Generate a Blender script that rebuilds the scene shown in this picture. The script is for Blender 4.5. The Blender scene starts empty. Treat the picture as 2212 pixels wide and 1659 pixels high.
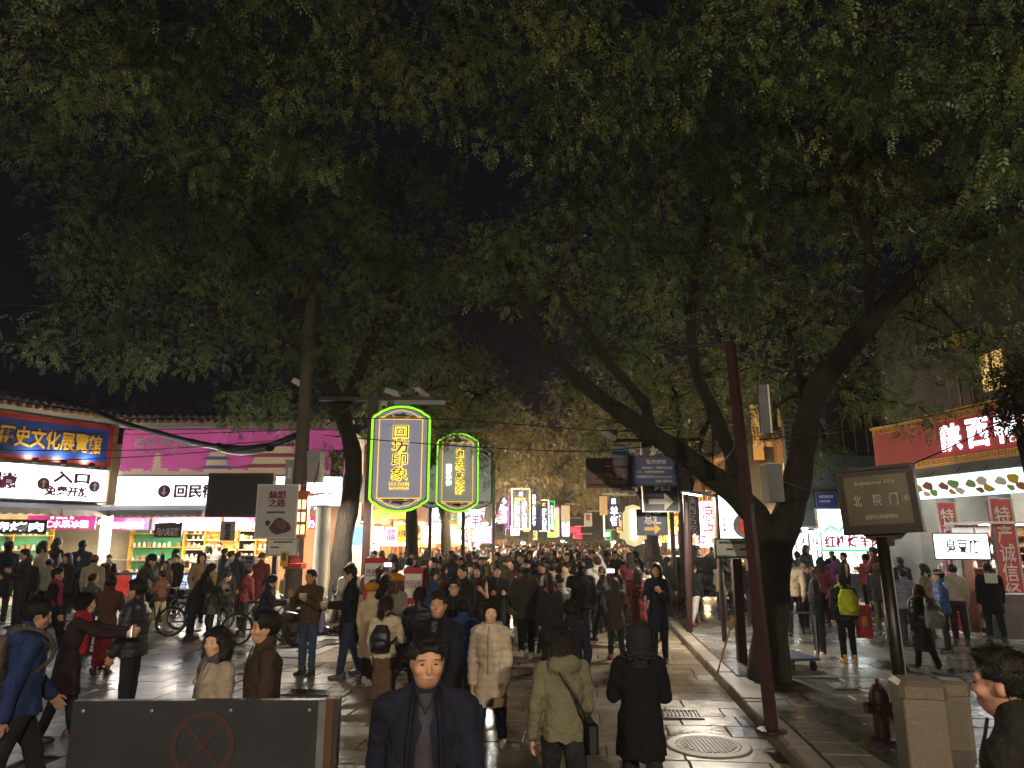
import bpy, math, random
import numpy as np
from mathutils import Vector, Matrix

R = math.radians
rnd = random.Random(7)
scene = bpy.context.scene
col = scene.collection

# ---------------------------------------------------------------- camera
CAM_H, PITCH, FPX = 2.25, R(12.3), 1500.0        # eye height, upward tilt, focal length for a 2212 px wide frame
cam_data = bpy.data.cameras.new('camera')
cam_data.sensor_fit = 'HORIZONTAL'; cam_data.sensor_width = 36.0
cam_data.lens = 36.0 * FPX / 2212.0
cam_data.clip_start = 0.05; cam_data.clip_end = 2000
cam = bpy.data.objects.new('camera', cam_data); col.objects.link(cam)
cam.location = (0, 0, CAM_H); cam.rotation_euler = (R(90) + PITCH, 0, 0)
scene.camera = cam

# ---------------------------------------------------------------- night sky
world = bpy.data.worlds.new('World'); scene.world = world; world.use_nodes = True
wn = world.node_tree; wn.nodes.clear()
wo = wn.nodes.new('ShaderNodeOutputWorld'); wb = wn.nodes.new('ShaderNodeBackground')
sky = wn.nodes.new('ShaderNodeTexSky'); sky.sky_type = 'NISHITA'; sky.sun_disc = False
sky.sun_elevation = R(-4); sky.sun_rotation = R(200)
wmix = wn.nodes.new('ShaderNodeMixRGB'); wmix.blend_type = 'ADD'; wmix.inputs[0].default_value = 1
wmix.inputs[2].default_value = (0.09, 0.10, 0.19, 1)
wn.links.new(sky.outputs[0], wmix.inputs[1])
wn.links.new(wmix.outputs[0], wb.inputs[0]); wb.inputs[1].default_value = 0.008
wn.links.new(wb.outputs[0], wo.inputs[0])
scene.view_settings.view_transform = 'Standard'
scene.view_settings.look = 'None'
scene.view_settings.exposure = 1.5
scene.view_settings.gamma = 1.0
scene.cycles.use_denoising = True
try:
    scene.cycles.denoiser = 'OPENIMAGEDENOISE'
except Exception:
    pass
scene.cycles.max_bounces = 4; scene.cycles.diffuse_bounces = 2; scene.cycles.glossy_bounces = 2
scene.cycles.transmission_bounces = 3; scene.cycles.transparent_max_bounces = 6
scene.cycles.sample_clamp_indirect = 4.0
scene.cycles.caustics_reflective = False; scene.cycles.caustics_refractive = False
scene.cycles.use_light_tree = True
scene.cycles.use_adaptive_sampling = True; scene.cycles.adaptive_threshold = .03; scene.cycles.adaptive_min_samples = 12

# ---------------------------------------------------------------- photograph geometry helpers
CP, SP = math.cos(PITCH), math.sin(PITCH)
def ray(x, y):
    u = (x - 1106.0) / FPX; v = (829.5 - y) / FPX
    return u, CP - v * SP, SP + v * CP
def at(x, y, d):
    a, b, c = ray(x, y); s = d / b
    return Vector((a * s, d, CAM_H + c * s))
def slope(y):
    a, b, c = ray(1106, y); return c / b
def gd(y): return -CAM_H / slope(y)
def gp(x, y, z=0.0):
    p = at(x, y, -(CAM_H - z) / slope(y)); return Vector((p.x, p.y, z))
ANG = R(6.0)
def st(a, b, z=0.0):       # street frame: a metres to the side, b metres down the street
    return Vector((a * math.cos(ANG) + b * math.sin(ANG), -a * math.sin(ANG) + b * math.cos(ANG), z))

# ---------------------------------------------------------------- materials
def lin(h):
    h = h.lstrip('#'); o = []
    for i in (0, 2, 4):
        c = int(h[i:i + 2], 16) / 255
        o.append(c / 12.92 if c <= .04045 else ((c + .055) / 1.055) ** 2.4)
    return tuple(o)
MATS = {}
def mat(name, c, rough=.6, metal=0.0, emit=0.0, var=.18, vscale=6.0, bump=0.0, bscale=30.0, sample=True, objcol=False, spec=.5, coat=0.0, bdist=.02):
    if name in MATS: return MATS[name]
    if isinstance(c, str): c = lin(c)
    m = bpy.data.materials.new(name); m.use_nodes = True
    n = m.node_tree; N = n.nodes; L = n.links
    b = N['Principled BSDF']; b.inputs['Roughness'].default_value = rough; b.inputs['Metallic'].default_value = metal
    b.inputs['Specular IOR Level'].default_value = spec
    b.inputs['Coat Weight'].default_value = coat
    tc = N.new('ShaderNodeTexCoord')
    nz = N.new('ShaderNodeTexNoise'); nz.inputs['Scale'].default_value = vscale; nz.inputs['Detail'].default_value = 4
    L.new(tc.outputs['Object'], nz.inputs['Vector'])
    mr = N.new('ShaderNodeMapRange'); mr.inputs[1].default_value = .25; mr.inputs[2].default_value = .75
    mr.inputs[3].default_value = 1 - var; mr.inputs[4].default_value = 1 + var * .5
    L.new(nz.outputs[0], mr.inputs[0])
    mx = N.new('ShaderNodeVectorMath'); mx.operation = 'SCALE'
    if objcol:
        oi = N.new('ShaderNodeObjectInfo'); L.new(oi.outputs['Color'], mx.inputs[0])
    else:
        mx.inputs[0].default_value = c[:3]
    L.new(mr.outputs[0], mx.inputs['Scale'])
    if emit:
        b.inputs['Base Color'].default_value = (*[min(.8, x) for x in c[:3]], 1)
        L.new(mx.outputs[0], b.inputs['Emission Color']); b.inputs['Emission Strength'].default_value = emit
        m.cycles.emission_sampling = 'AUTO' if sample else 'NONE'
    else:
        L.new(mx.outputs[0], b.inputs['Base Color'])
    if bump:
        n2 = N.new('ShaderNodeTexNoise'); n2.inputs['Scale'].default_value = bscale; n2.inputs['Detail'].default_value = 3
        L.new(tc.outputs['Object'], n2.inputs['Vector'])
        bp = N.new('ShaderNodeBump'); bp.inputs['Strength'].default_value = bump; bp.inputs['Distance'].default_value = bdist
        L.new(n2.outputs[0], bp.inputs['Height']); L.new(bp.outputs[0], b.inputs['Normal'])
    MATS[name] = m
    return m

def wet_stone(name, c1, c2, r0, r1, scale=1.0, bump=.25):
    m = bpy.data.materials.new(name); m.use_nodes = True
    n = m.node_tree; N = n.nodes; L = n.links; b = N['Principled BSDF']
    g = N.new('ShaderNodeNewGeometry'); oi = N.new('ShaderNodeObjectInfo')
    n1 = N.new('ShaderNodeTexNoise'); n1.inputs['Scale'].default_value = 1.3 * scale; n1.inputs['Detail'].default_value = 6
    n2 = N.new('ShaderNodeTexNoise'); n2.inputs['Scale'].default_value = 26 * scale; n2.inputs['Detail'].default_value = 5
    n3 = N.new('ShaderNodeTexNoise'); n3.inputs['Scale'].default_value = .55 * scale; n3.inputs['Detail'].default_value = 3
    for q in (n1, n2, n3): L.new(g.outputs['Position'], q.inputs['Vector'])
    cr = N.new('ShaderNodeMixRGB'); cr.inputs[1].default_value = (*c1, 1); cr.inputs[2].default_value = (*c2, 1)
    ad = N.new('ShaderNodeMath'); ad.operation = 'MULTIPLY_ADD'; ad.inputs[1].default_value = .5
    L.new(n1.outputs[0], ad.inputs[0]); 
    rs = N.new('ShaderNodeMath'); rs.operation = 'MULTIPLY'; rs.inputs[1].default_value = .5
    L.new(g.outputs['Random Per Island'], rs.inputs[0]); L.new(rs.outputs[0], ad.inputs[2])
    a2 = N.new('ShaderNodeMath'); a2.operation = 'MULTIPLY_ADD'; a2.inputs[1].default_value = .5; L.new(oi.outputs['Random'], a2.inputs[0]); L.new(ad.outputs[0], a2.inputs[2])
    L.new(a2.outputs[0], cr.inputs[0])
    m2 = N.new('ShaderNodeMixRGB'); m2.blend_type = 'MULTIPLY'; m2.inputs[0].default_value = .5
    L.new(cr.outputs[0], m2.inputs[1]); L.new(n2.outputs[0], m2.inputs[2]); L.new(m2.outputs[0], b.inputs['Base Color'])
    mr = N.new('ShaderNodeMapRange'); mr.inputs[1].default_value = .38; mr.inputs[2].default_value = .62
    mr.inputs[3].default_value = r0; mr.inputs[4].default_value = r1
    L.new(n3.outputs[0], mr.inputs[0]); L.new(mr.outputs[0], b.inputs['Roughness'])
    bp = N.new('ShaderNodeBump'); bp.inputs['Strength'].default_value = bump; bp.inputs['Distance'].default_value = .012
    mm = N.new('ShaderNodeMath'); mm.operation = 'MULTIPLY_ADD'; mm.inputs[1].default_value = 2.5
    n4 = N.new('ShaderNodeTexNoise'); n4.inputs['Scale'].default_value = 5 * scale; n4.inputs['Detail'].default_value = 3; L.new(g.outputs['Position'], n4.inputs['Vector'])
    L.new(n4.outputs[0], mm.inputs[0]); L.new(n2.outputs[0], mm.inputs[2])
    L.new(mm.outputs[0], bp.inputs['Height']); L.new(bp.outputs[0], b.inputs['Normal'])
    b.inputs['Specular IOR Level'].default_value = .6
    MATS[name] = m
    return m

# ---------------------------------------------------------------- mesh helpers
class MB:
    """collects shapes into one mesh"""
    def __init__(s): s.v = []; s.f = []; s.mi = []; s.cur = 0
    def add(s, vs, fs):
        o = len(s.v); s.v += [tuple(v) for v in vs]
        s.f += [tuple(i + o for i in f) for f in fs]; s.mi += [s.cur] * len(fs)
        return s
    def box(s, x0, x1, y0, y1, z0, z1, ch=0.0):
        if ch <= 0:
            vs = [(x, y, z) for z in (z0, z1) for y in (y0, y1) for x in (x0, x1)]
            return s.add(vs, [(0, 2, 3, 1), (4, 5, 7, 6), (0, 1, 5, 4), (2, 6, 7, 3), (0, 4, 6, 2), (1, 3, 7, 5)])
        # chamfered in plan and on top
        def ring(k, z): return [(x0 + k, y0, z), (x1 - k, y0, z), (x1, y0 + k, z), (x1, y1 - k, z), (x1 - k, y1, z), (x0 + k, y1, z), (x0, y1 - k, z), (x0, y0 + k, z)]
        r0 = ring(ch, z0); r1 = ring(ch, z1 - ch)
        r2 = [(x0 + ch + ch, y0 + ch, z1), (x1 - 2 * ch, y0 + ch, z1), (x1 - ch, y0 + 2 * ch, z1), (x1 - ch, y1 - 2 * ch, z1), (x1 - 2 * ch, y1 - ch, z1), (x0 + 2 * ch, y1 - ch, z1), (x0 + ch, y1 - 2 * ch, z1), (x0 + ch, y0 + 2 * ch, z1)]
        fs = [tuple(range(7, -1, -1)), tuple(range(16, 24))]
        for a in (0, 8):
            for i in range(8):
                j = (i + 1) % 8; fs.append((a + i, a + j, a + 8 + j, a + 8 + i))
        return s.add(r0 + r1 + r2, fs)
    def tube(s, pts, rads, n=8, caps=True):
        pts = [Vector(p) for p in pts]
        if not hasattr(rads, '__len__'): rads = [rads] * len(pts)
        vs = []; up = None
        for i, p in enumerate(pts):
            t = (pts[min(i + 1, len(pts) - 1)] - pts[max(i - 1, 0)]).normalized()
            if up is None:
                up = Vector((0, 0, 1)) if abs(t.z) < .9 else Vector((1, 0, 0))
            a = t.cross(up)
            if a.length < 1e-4: a = t.cross(Vector((0, 1, 0)))
            a.normalize(); b = a.cross(t).normalized(); up = b
            for k in range(n):
                w = 2 * math.pi * k / n
                vs.append(p + (a * math.cos(w) + b * math.sin(w)) * rads[i])
        fs = []
        for i in range(len(pts) - 1):
            for k in range(n):
                k2 = (k + 1) % n
                fs.append((i * n + k, i * n + k2, (i + 1) * n + k2, (i + 1) * n + k))
        if caps:
            fs.append(tuple(range(n - 1, -1, -1))); m = (len(pts) - 1) * n
            fs.append(tuple(range(m, m + n)))
        return s.add(vs, fs)
    def lathe(s, prof, c=(0, 0, 0), n=16):
        vs = []; fs = []
        for r, z in prof:
            for k in range(n):
                w = 2 * math.pi * k / n
                vs.append((c[0] + r * math.cos(w), c[1] + r * math.sin(w), c[2] + z))
        for i in range(len(prof) - 1):
            for k in range(n):
                k2 = (k + 1) % n
                fs.append((i * n + k, i * n + k2, (i + 1) * n + k2, (i + 1) * n + k))
        fs.append(tuple(range(n - 1, -1, -1))); m = (len(prof) - 1) * n
        fs.append(tuple(range(m, m + n)))
        return s.add(vs, fs)
    def prism(s, poly, y0, y1):
        """outline in x,z extruded from y0 to y1"""
        n = len(poly)
        vs = [(x, y0, z) for x, z in poly] + [(x, y1, z) for x, z in poly]
        fs = [tuple(range(n)), tuple(range(2 * n - 1, n - 1, -1))]
        for i in range(n):
            j = (i + 1) % n; fs.append((i, i + n, j + n, j))
        return s.add(vs, fs)
    def quad(s, *p): return s.add(p, [(0, 1, 2, 3)])
    def xf(s, M):
        s.v = [tuple(M @ Vector(v)) for v in s.v]; return s
    def mesh(s, name, mats, smooth=False):
        me = bpy.data.meshes.new(name); me.from_pydata(s.v, [], s.f)
        for m in (mats if isinstance(mats, (list, tuple)) else [mats]): me.materials.append(m)
        if s.cur: me.polygons.foreach_set('material_index', s.mi)
        if smooth: me.polygons.foreach_set('use_smooth', [True] * len(me.polygons))
        me.update(); return me
    def build(s, name, mats, parent=None, loc=(0, 0, 0), rz=0.0, smooth=False):
        return link(name, s.mesh(name, mats, smooth), parent, loc, rz)

def link(name, data, parent=None, loc=(0, 0, 0), rz=0.0):
    o = bpy.data.objects.new(name, data); col.objects.link(o)
    o.location = loc; o.rotation_euler = (0, 0, rz); o.parent = parent
    return o
def tag(o, label, cat, group=None, kind=None):
    if label: o['label'] = label
    if cat: o['category'] = cat
    if group: o['group'] = group
    if kind: o['kind'] = kind
    return o
def thing(name, label, cat, loc=(0, 0, 0), rz=0.0, group=None):
    return tag(link(name, None, None, loc, rz), label, cat, group)
def struct(o): o['kind'] = 'structure'; return o
def dup(root, loc, rz, label=None):
    r = root.copy(); col.objects.link(r); r.location = loc; r.rotation_euler = (0, 0, rz)
    if label: r['label'] = label
    for ch in list(root.children):
        c = ch.copy(); col.objects.link(c); c.parent = r
        for g in list(ch.children):
            d = g.copy(); col.objects.link(d); d.parent = c
    return r
def bx(name, m, parent, x0, x1, y0, y1, z0, z1, ch=0.0):
    return MB().box(x0, x1, y0, y1, z0, z1, ch).build(name, m, parent)
def np_mesh(name, V, F, m, smooth=True):
    me = bpy.data.meshes.new(name)
    V = np.asarray(V, np.float32); F = np.asarray(F, np.int32); k = F.shape[1]
    me.vertices.add(len(V)); me.vertices.foreach_set('co', V.ravel())
    me.loops.add(F.size); me.loops.foreach_set('vertex_index', F.ravel())
    me.polygons.add(len(F)); me.polygons.foreach_set('loop_start', np.arange(0, F.size, k, dtype=np.int32))
    if smooth: me.polygons.foreach_set('use_smooth', np.ones(len(F), bool))
    me.materials.append(m); me.update(calc_edges=True); return me

# writing: one mesh per string, fitted into a box
_TXT = {}
def text_mesh(s, bold, m):
    k = (s, bold, m.name)
    if k in _TXT: return _TXT[k]
    c = bpy.data.curves.new('writing', 'FONT'); c.body = s; c.resolution_u = 1; c.extrude = .012; c.offset = bold
    c.align_x = 'CENTER'; c.space_line = .98
    o = bpy.data.objects.new('writing', c); me = bpy.data.meshes.new_from_object(o)
    n = len(me.vertices); V = np.empty(n * 3, np.float32); me.vertices.foreach_get('co', V); V = V.reshape(-1, 3)
    lo, hi = V.min(0), V.max(0); V[:, :2] = (V[:, :2] - (lo + hi)[:2] / 2) / (hi - lo)[:2]
    me.vertices.foreach_set('co', V.ravel()); me.materials.clear(); me.materials.append(m); me.update()
    bpy.data.objects.remove(o); bpy.data.curves.remove(c)
    _TXT[k] = me; return me
def lettering(parent, s, m, cx, cz, w, h, y=-.02, bold=.0, vertical=False, name='lettering', rz=0.0):
    if vertical: s = '\n'.join(s)
    o = link(name, text_mesh(s, bold, m), parent, (cx, y, cz)); o.rotation_euler = (R(90), 0, rz); o.scale = (w, h, 1)
    return o

def hair_mat():
    m = mat('hair', (1, 1, 1), .5, var=.5, vscale=60, objcol=True, spec=.25); n = m.node_tree; N = n.nodes; L = n.links
    tc = N.new('ShaderNodeTexCoord'); mp = N.new('ShaderNodeMapping'); mp.inputs['Scale'].default_value = (160, 160, 14); w = N.new('ShaderNodeTexNoise'); w.inputs['Scale'].default_value = 1.5; w.inputs['Detail'].default_value = 3
    L.new(tc.outputs['Object'], mp.inputs[0]); L.new(mp.outputs[0], w.inputs['Vector']); bp = N.new('ShaderNodeBump'); bp.inputs['Strength'].default_value = .7; bp.inputs['Distance'].default_value = .01
    L.new(w.outputs[0], bp.inputs['Height']); L.new(bp.outputs[0], N['Principled BSDF'].inputs['Normal']); return m
# common materials
M_CLOTH = mat('cloth', (1, 1, 1), .9, var=.2, vscale=7, bump=.6, bscale=11, objcol=True, spec=.15, bdist=.07)
M_SHINY = mat('puffer_cloth', (1, 1, 1), .5, var=.25, vscale=10, bump=.4, bscale=30, objcol=True, spec=.4)
M_SKIN = mat('skin', (1, 1, 1), .6, var=.28, vscale=14, bump=.1, bscale=60, objcol=True, spec=.4)
M_HAIR = hair_mat()
M_LEATHER = mat('shoe_leather', (1, 1, 1), .45, var=.2, vscale=12, bump=.15, objcol=True)
M_STEEL = mat('grey_steel', '#7d7f80', .4, .7, var=.2, bump=.05)
M_DSTEEL = mat('dark_steel', '#2c2a2a', .5, .3, var=.3, bump=.1)
M_REDPOLE = mat('red_painted_steel', '#33191a', .5, var=.45, vscale=5, bump=.12)
M_WHITEP = mat('white_plastic', '#c9c9c4', .4, var=.15)
M_GREYP = mat('grey_paint', '#8d9092', .5, var=.2, bump=.05)
M_BLACK = mat('black_rubber', '#111113', .55, var=.3)
M_LBOX = mat('lightbox_white', (.80, .90, 1.0), .4, emit=1.6, var=.06, vscale=2)
M_LWARM = mat('lightbox_warm', (1.0, .70, .34), .4, emit=.9, var=.1, vscale=3)
M_LENS = mat('lamp_lens', (1.0, .9, .72), .3, emit=8, var=.0)
M_BULB = mat('bulb_glass', (1.0, .83, .55), .3, emit=30, var=.0, sample=False)
M_TWHITE = mat('letters_lit_white', (.9, .95, 1.0), .4, emit=1.3, var=.0, sample=False)
M_TYEL = mat('letters_lit_yellow', (1.0, .62, .08), .4, emit=1.0, var=.0, sample=False)
M_TRED = mat('letters_crimson', '#7a1240', .5, var=.1)
M_TPALE = mat('letters_pale', '#d8d5cc', .5, var=.1)
M_TDARK = mat('letters_dark', '#2a2a2e', .5, var=.1)
M_TGOLD = mat('letters_gold', '#e0b030', .35, .3, var=.2)
M_GREENLED = mat('green_led', (.01, .8, .15), .4, emit=.55, var=.0, sample=False)
M_REDLED = mat('red_led', (1.0, .03, .08), .4, emit=.9, var=.0, sample=False)
M_PURLED = mat('purple_led', (.7, .08, .9), .4, emit=.8, var=.0, sample=False)
M_WLED = mat('warm_white_led', (1.0, .78, .42), .4, emit=1.6, var=.0, sample=False)
# ================================================================ ground, street, kerb
def paver(lx, ly, th, m, g=.006):
    b = MB(); x, y = lx / 2 - g, ly / 2 - g; c = .008
    vs = [(-x, -y, -th), (x, -y, -th), (x, y, -th), (-x, y, -th), (-x, -y, -c), (x, -y, -c), (x, y, -c), (-x, y, -c),
          (-x + c, -y + c, 0), (x - c, -y + c, 0), (x - c, y - c, 0), (-x + c, y - c, 0)]
    fs = [(8, 9, 10, 11)] + [(i + 4, (i + 1) % 4 + 4, (i + 1) % 4 + 8, i + 8) for i in range(4)] + [(i, (i + 1) % 4, (i + 1) % 4 + 4, i + 4) for i in range(4)]
    return vs, fs
def pave(parent, slots, m, limit, piece, th):
    """slots: (distance key, centre a, b, size la, lb, z); nearest become pieces, the rest one part"""
    slots.sort(key=lambda t: t[0]); cache = {}; rest = MB(); r = random.Random(3)
    for i, (key, a, b, la, lb, z) in enumerate(slots):
        k = (round(la, 2), round(lb, 2))
        if k not in cache:
            vs, fs = paver(la, lb, th, m); me = bpy.data.meshes.new(piece); me.from_pydata(vs, [], fs); me.materials.append(m); me.update(); cache[k] = (me, vs, fs)
        me, vs, fs = cache[k]
        p = st(a, b, z + r.uniform(-.004, .004))
        if i < limit:
            o = link(piece, me, parent, p, -ANG + r.uniform(-.006, .006)); o.rotation_euler[0] = r.uniform(-.003, .003); o.rotation_euler[1] = r.uniform(-.003, .003)
        else:
            ca, sa = math.cos(-ANG), math.sin(-ANG)
            rest.add([(p.x + v[0] * ca - v[1] * sa, p.y + v[0] * sa + v[1] * ca, p.z + v[2]) for v in vs], fs)
    if rest.v:
        o = rest.build('far_' + piece + 's', m, parent); o['kind'] = 'stuff'

M_STREET = wet_stone('street_granite', lin('#574f45'), lin('#948776'), .14, .44)
M_PLAZA = wet_stone('plaza_granite', lin('#5a5b5c'), lin('#8c8d8e'), .2, .46, .7)
M_WALK = wet_stone('sidewalk_granite', lin('#4c4b49'), lin('#807d78'), .08, .40)
M_KERB = wet_stone('kerb_granite', lin('#6a6155'), lin('#8f8474'), .3, .55, bump=.2)
M_JOINT = mat('joint_mud', '#2b2824', .5, var=.4, vscale=3, bump=.3)
M_GROUND = wet_stone('far_ground_stone', lin('#3c3934'), lin('#5b564e'), .25, .5)
RA, LA = 2.0, -5.2                                     # kerb line and west edge of the street

g = MB(); g.quad((-400, -60, -.03), (400, -60, -.03), (400, 700, -.03), (-400, 700, -.03))
struct(g.build('ground', M_GROUND))
street = struct(MB().quad(*[st(a, b, -.022) for a, b in ((LA, -2), (RA, -2), (RA, 190), (LA, 190))]).build('street', M_JOINT))
r = random.Random(11); slots = []
b = 5.6
while b < 62:
    db = .46; a = LA + r.uniform(-.5, 0)
    while a < RA:
        la = r.choice([.7, .8, .9, 1.0]); a1 = min(a + la, RA)
        a0 = max(a, LA)
        if a1 - a0 > .15: slots.append((b + abs((a0 + a1) / 2) * .4, (a0 + a1) / 2, b + db / 2, a1 - a0, db, 0))
        a += la
    b += db
pave(street, slots, M_STREET, 300, 'paving_slab', .02)

plaza = struct(MB().quad(*[st(a, b, -.02) for a, b in ((-30, -2), (LA, -2), (LA, 34), (-30, 34))]).build('plaza_pavement', M_JOINT))
slots = []; b = 5.0; i = 0
while b < 30:
    a = -5.8 - (i % 2) * .3
    while a > -19:
        slots.append((b + abs(a + 8) * .5, a, b + .3, .6 if i % 3 else .6, .6, .006)); a -= .6
    b += .6; i += 1
slots += [(b, LA - .125, b, .25, .9, .006) for b in np.arange(5, 30, .9)]
pave(plaza, slots, M_PLAZA, 300, 'paving_tile', .02)

walk = struct(MB().quad(*[st(a, b, .105) for a, b in ((RA + .26, -2), (16, -2), (16, 60), (RA + .26, 60))]).build('sidewalk', M_JOINT))
slots = []; i = 0; b = 5.4
tree_pit = (2.85, 11.25)
while b < 26:
    a = RA + .27 + .3 - (.3 if i % 2 else 0)
    while a < 11.5:
        w = .6
        if abs(a - tree_pit[0]) > .75 or abs(b + .2 - tree_pit[1]) > .75: slots.append((b + abs(a - 4) * .5, a + (.15 if (i % 2 and a < RA + .5) else 0), b + .2, w if not (i % 2 and a < RA + .5) else .3, .4, .13))
        a += .6
    b += .4; i += 1
pave(walk, slots, M_WALK, 300, 'sidewalk_slab', .02)

kerb = struct(MB().box(0, .01, 0, .01, -.03, -.02).build('kerb', M_KERB))
kb = MB().box(-.125, .125, -.495, .495, -.15, 0, .018); kme = kb.mesh('kerb_stone', M_KERB)
b = 2.0
while b < 62:
    if not 10.1 < b < 11.0:
        o = link('kerb_stone', kme, kerb, st(RA + .125, b + .5, .135 + rnd.uniform(-.006, .006)), -ANG + rnd.uniform(-.008, .008))
    b += 1.0
# inlet opening in the kerb, with a heavy lid
t = thing('kerb_inlet', 'dark storm drain opening set into the gap in the kerb', 'drain', st(RA, 10.6), -ANG)
bx('inlet_box', M_JOINT, t, .02, .3, -.5, .5, -.05, .03)
bx('inlet_lid', M_KERB, t, .0, .5, -.46, .46, .1, .15, .015)
# manhole
c = gp(1530, 1612)
t = thing('manhole_cover', 'round iron manhole cover in a raised concrete collar by the kerb', 'manhole', c)
M_IRON = mat('cast_iron', '#3a352f', .42, .5, var=.3, bump=.2)
MB().lathe([(.52, -.02), (.52, .012), (.50, .018), (.40, .018), (.39, .006)], n=40).build('collar', M_KERB, t)
MB().lathe([(.385, .0), (.385, .016), (.35, .016), (.345, .010)], n=40).build('lid', M_IRON, t)
ribs = MB()
for i in range(-6, 7):
    for j in range(-6, 7):
        x, y = i * .05, j * .05 + (.025 if i % 2 else 0)
        if x * x + y * y < .105: ribs.box(x - .017, x + .017, y - .02, y + .02, .01, .018)
ribs.build('tread_pattern', M_IRON, t); t.scale = (.88, .88, 1)
def grate(x, y, lx, ly, label):
    c = gp(x, y)
    t = thing('drain_grate', label, 'drain grate', c + Vector((0, 0, .014)), -ANG)
    f = MB()
    for s in (-1, 1):
        f.box(-lx / 2, lx / 2, s * ly / 2 - .02, s * ly / 2 + .02, -.02, .008); f.box(s * lx / 2 - .02, s * lx / 2 + .02, -ly / 2 - .019, ly / 2 + .019, -.02, .006)
    f.build('grate_frame', M_IRON, t)
    n = int(lx / .05)
    bme = MB().box(-.012, .012, -ly / 2 + .02, ly / 2 - .02, -.02, .004).mesh('grate_bar', M_IRON)
    for i in range(1, n): link('grate_bar', bme, t, (-lx / 2 + i * lx / n, 0, 0))
grate(684, 1498, .9, .32, 'iron drain grate in the paving beside the white sneakers')
grate(1470, 1545, .5, .4, 'small iron drain grate in front of the kerb gap')
# ================================================================ street trees
def bark_mat():
    m = mat('tree_bark', '#2c2620', .95, var=.45, vscale=4, bump=0)
    n = m.node_tree; N = n.nodes; L = n.links; b = N['Principled BSDF']
    g = N.new('ShaderNodeNewGeometry'); mp = N.new('ShaderNodeMapping'); mp.inputs['Scale'].default_value = (16, 16, 2.2)
    w = N.new('ShaderNodeTexNoise'); w.inputs['Scale'].default_value = 1.6; w.inputs['Detail'].default_value = 6; w.inputs['Distortion'].default_value = .6
    L.new(g.outputs['Position'], mp.inputs[0]); L.new(mp.outputs[0], w.inputs['Vector'])
    bp = N.new('ShaderNodeBump'); bp.inputs['Strength'].default_value = 1.0; bp.inputs['Distance'].default_value = .11
    L.new(w.outputs[0], bp.inputs['Height']); L.new(bp.outputs[0], b.inputs['Normal'])
    return m
M_BARK = bark_mat()
def leaf_mat(name, stops):
    m = bpy.data.materials.new(name); m.use_nodes = True
    n = m.node_tree; N = n.nodes; L = n.links; N.clear()
    out = N.new('ShaderNodeOutputMaterial'); g = N.new('ShaderNodeNewGeometry')
    cr = N.new('ShaderNodeValToRGB'); e = cr.color_ramp.elements
    e[0].position = 0; e[0].color = (*lin(stops[0]), 1); e[1].position = 1; e[1].color = (*lin(stops[-1]), 1)
    for i, s in enumerate(stops[1:-1]):
        q = e.new((i + 1) / (len(stops) - 1)); q.color = (*lin(s), 1)
    nz = N.new('ShaderNodeTexNoise'); nz.inputs['Scale'].default_value = .8; L.new(g.outputs['Position'], nz.inputs['Vector'])
    ma = N.new('ShaderNodeMath'); ma.operation = 'MULTIPLY_ADD'; ma.inputs[1].default_value = .55
    mb = N.new('ShaderNodeMapRange'); mb.inputs[1].default_value = .35; mb.inputs[2].default_value = .65; mb.inputs[4].default_value = .5
    L.new(nz.outputs[0], mb.inputs[0]); L.new(g.outputs['Random Per Island'], ma.inputs[0]); L.new(mb.outputs[0], ma.inputs[2]); L.new(ma.outputs[0], cr.inputs[0])
    d = N.new('ShaderNodeBsdfPrincipled'); d.inputs['Roughness'].default_value = .45
    t = N.new('ShaderNodeBsdfTranslucent'); mx = N.new('ShaderNodeMixShader'); mx.inputs[0].default_value = .35
    L.new(cr.outputs[0], d.inputs['Base Color']); L.new(cr.outputs[0], t.inputs[0])
    L.new(d.outputs[0], mx.inputs[1]); L.new(t.outputs[0], mx.inputs[2]); L.new(mx.outputs[0], out.inputs[0])
    return m
M_LEAF = leaf_mat('scholar_leaf', ['#33472c', '#4a6238', '#6b7d46', '#949a5e'])
M_LEAFD = leaf_mat('shaded_leaf', ['#141a10', '#1c2416', '#242c1a'])  # sapling leaves with shade put into the colour, near silhouette
M_LEAFA = leaf_mat('autumn_leaf', ['#474b36', '#636142', '#80744c', '#98804e'])

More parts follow.
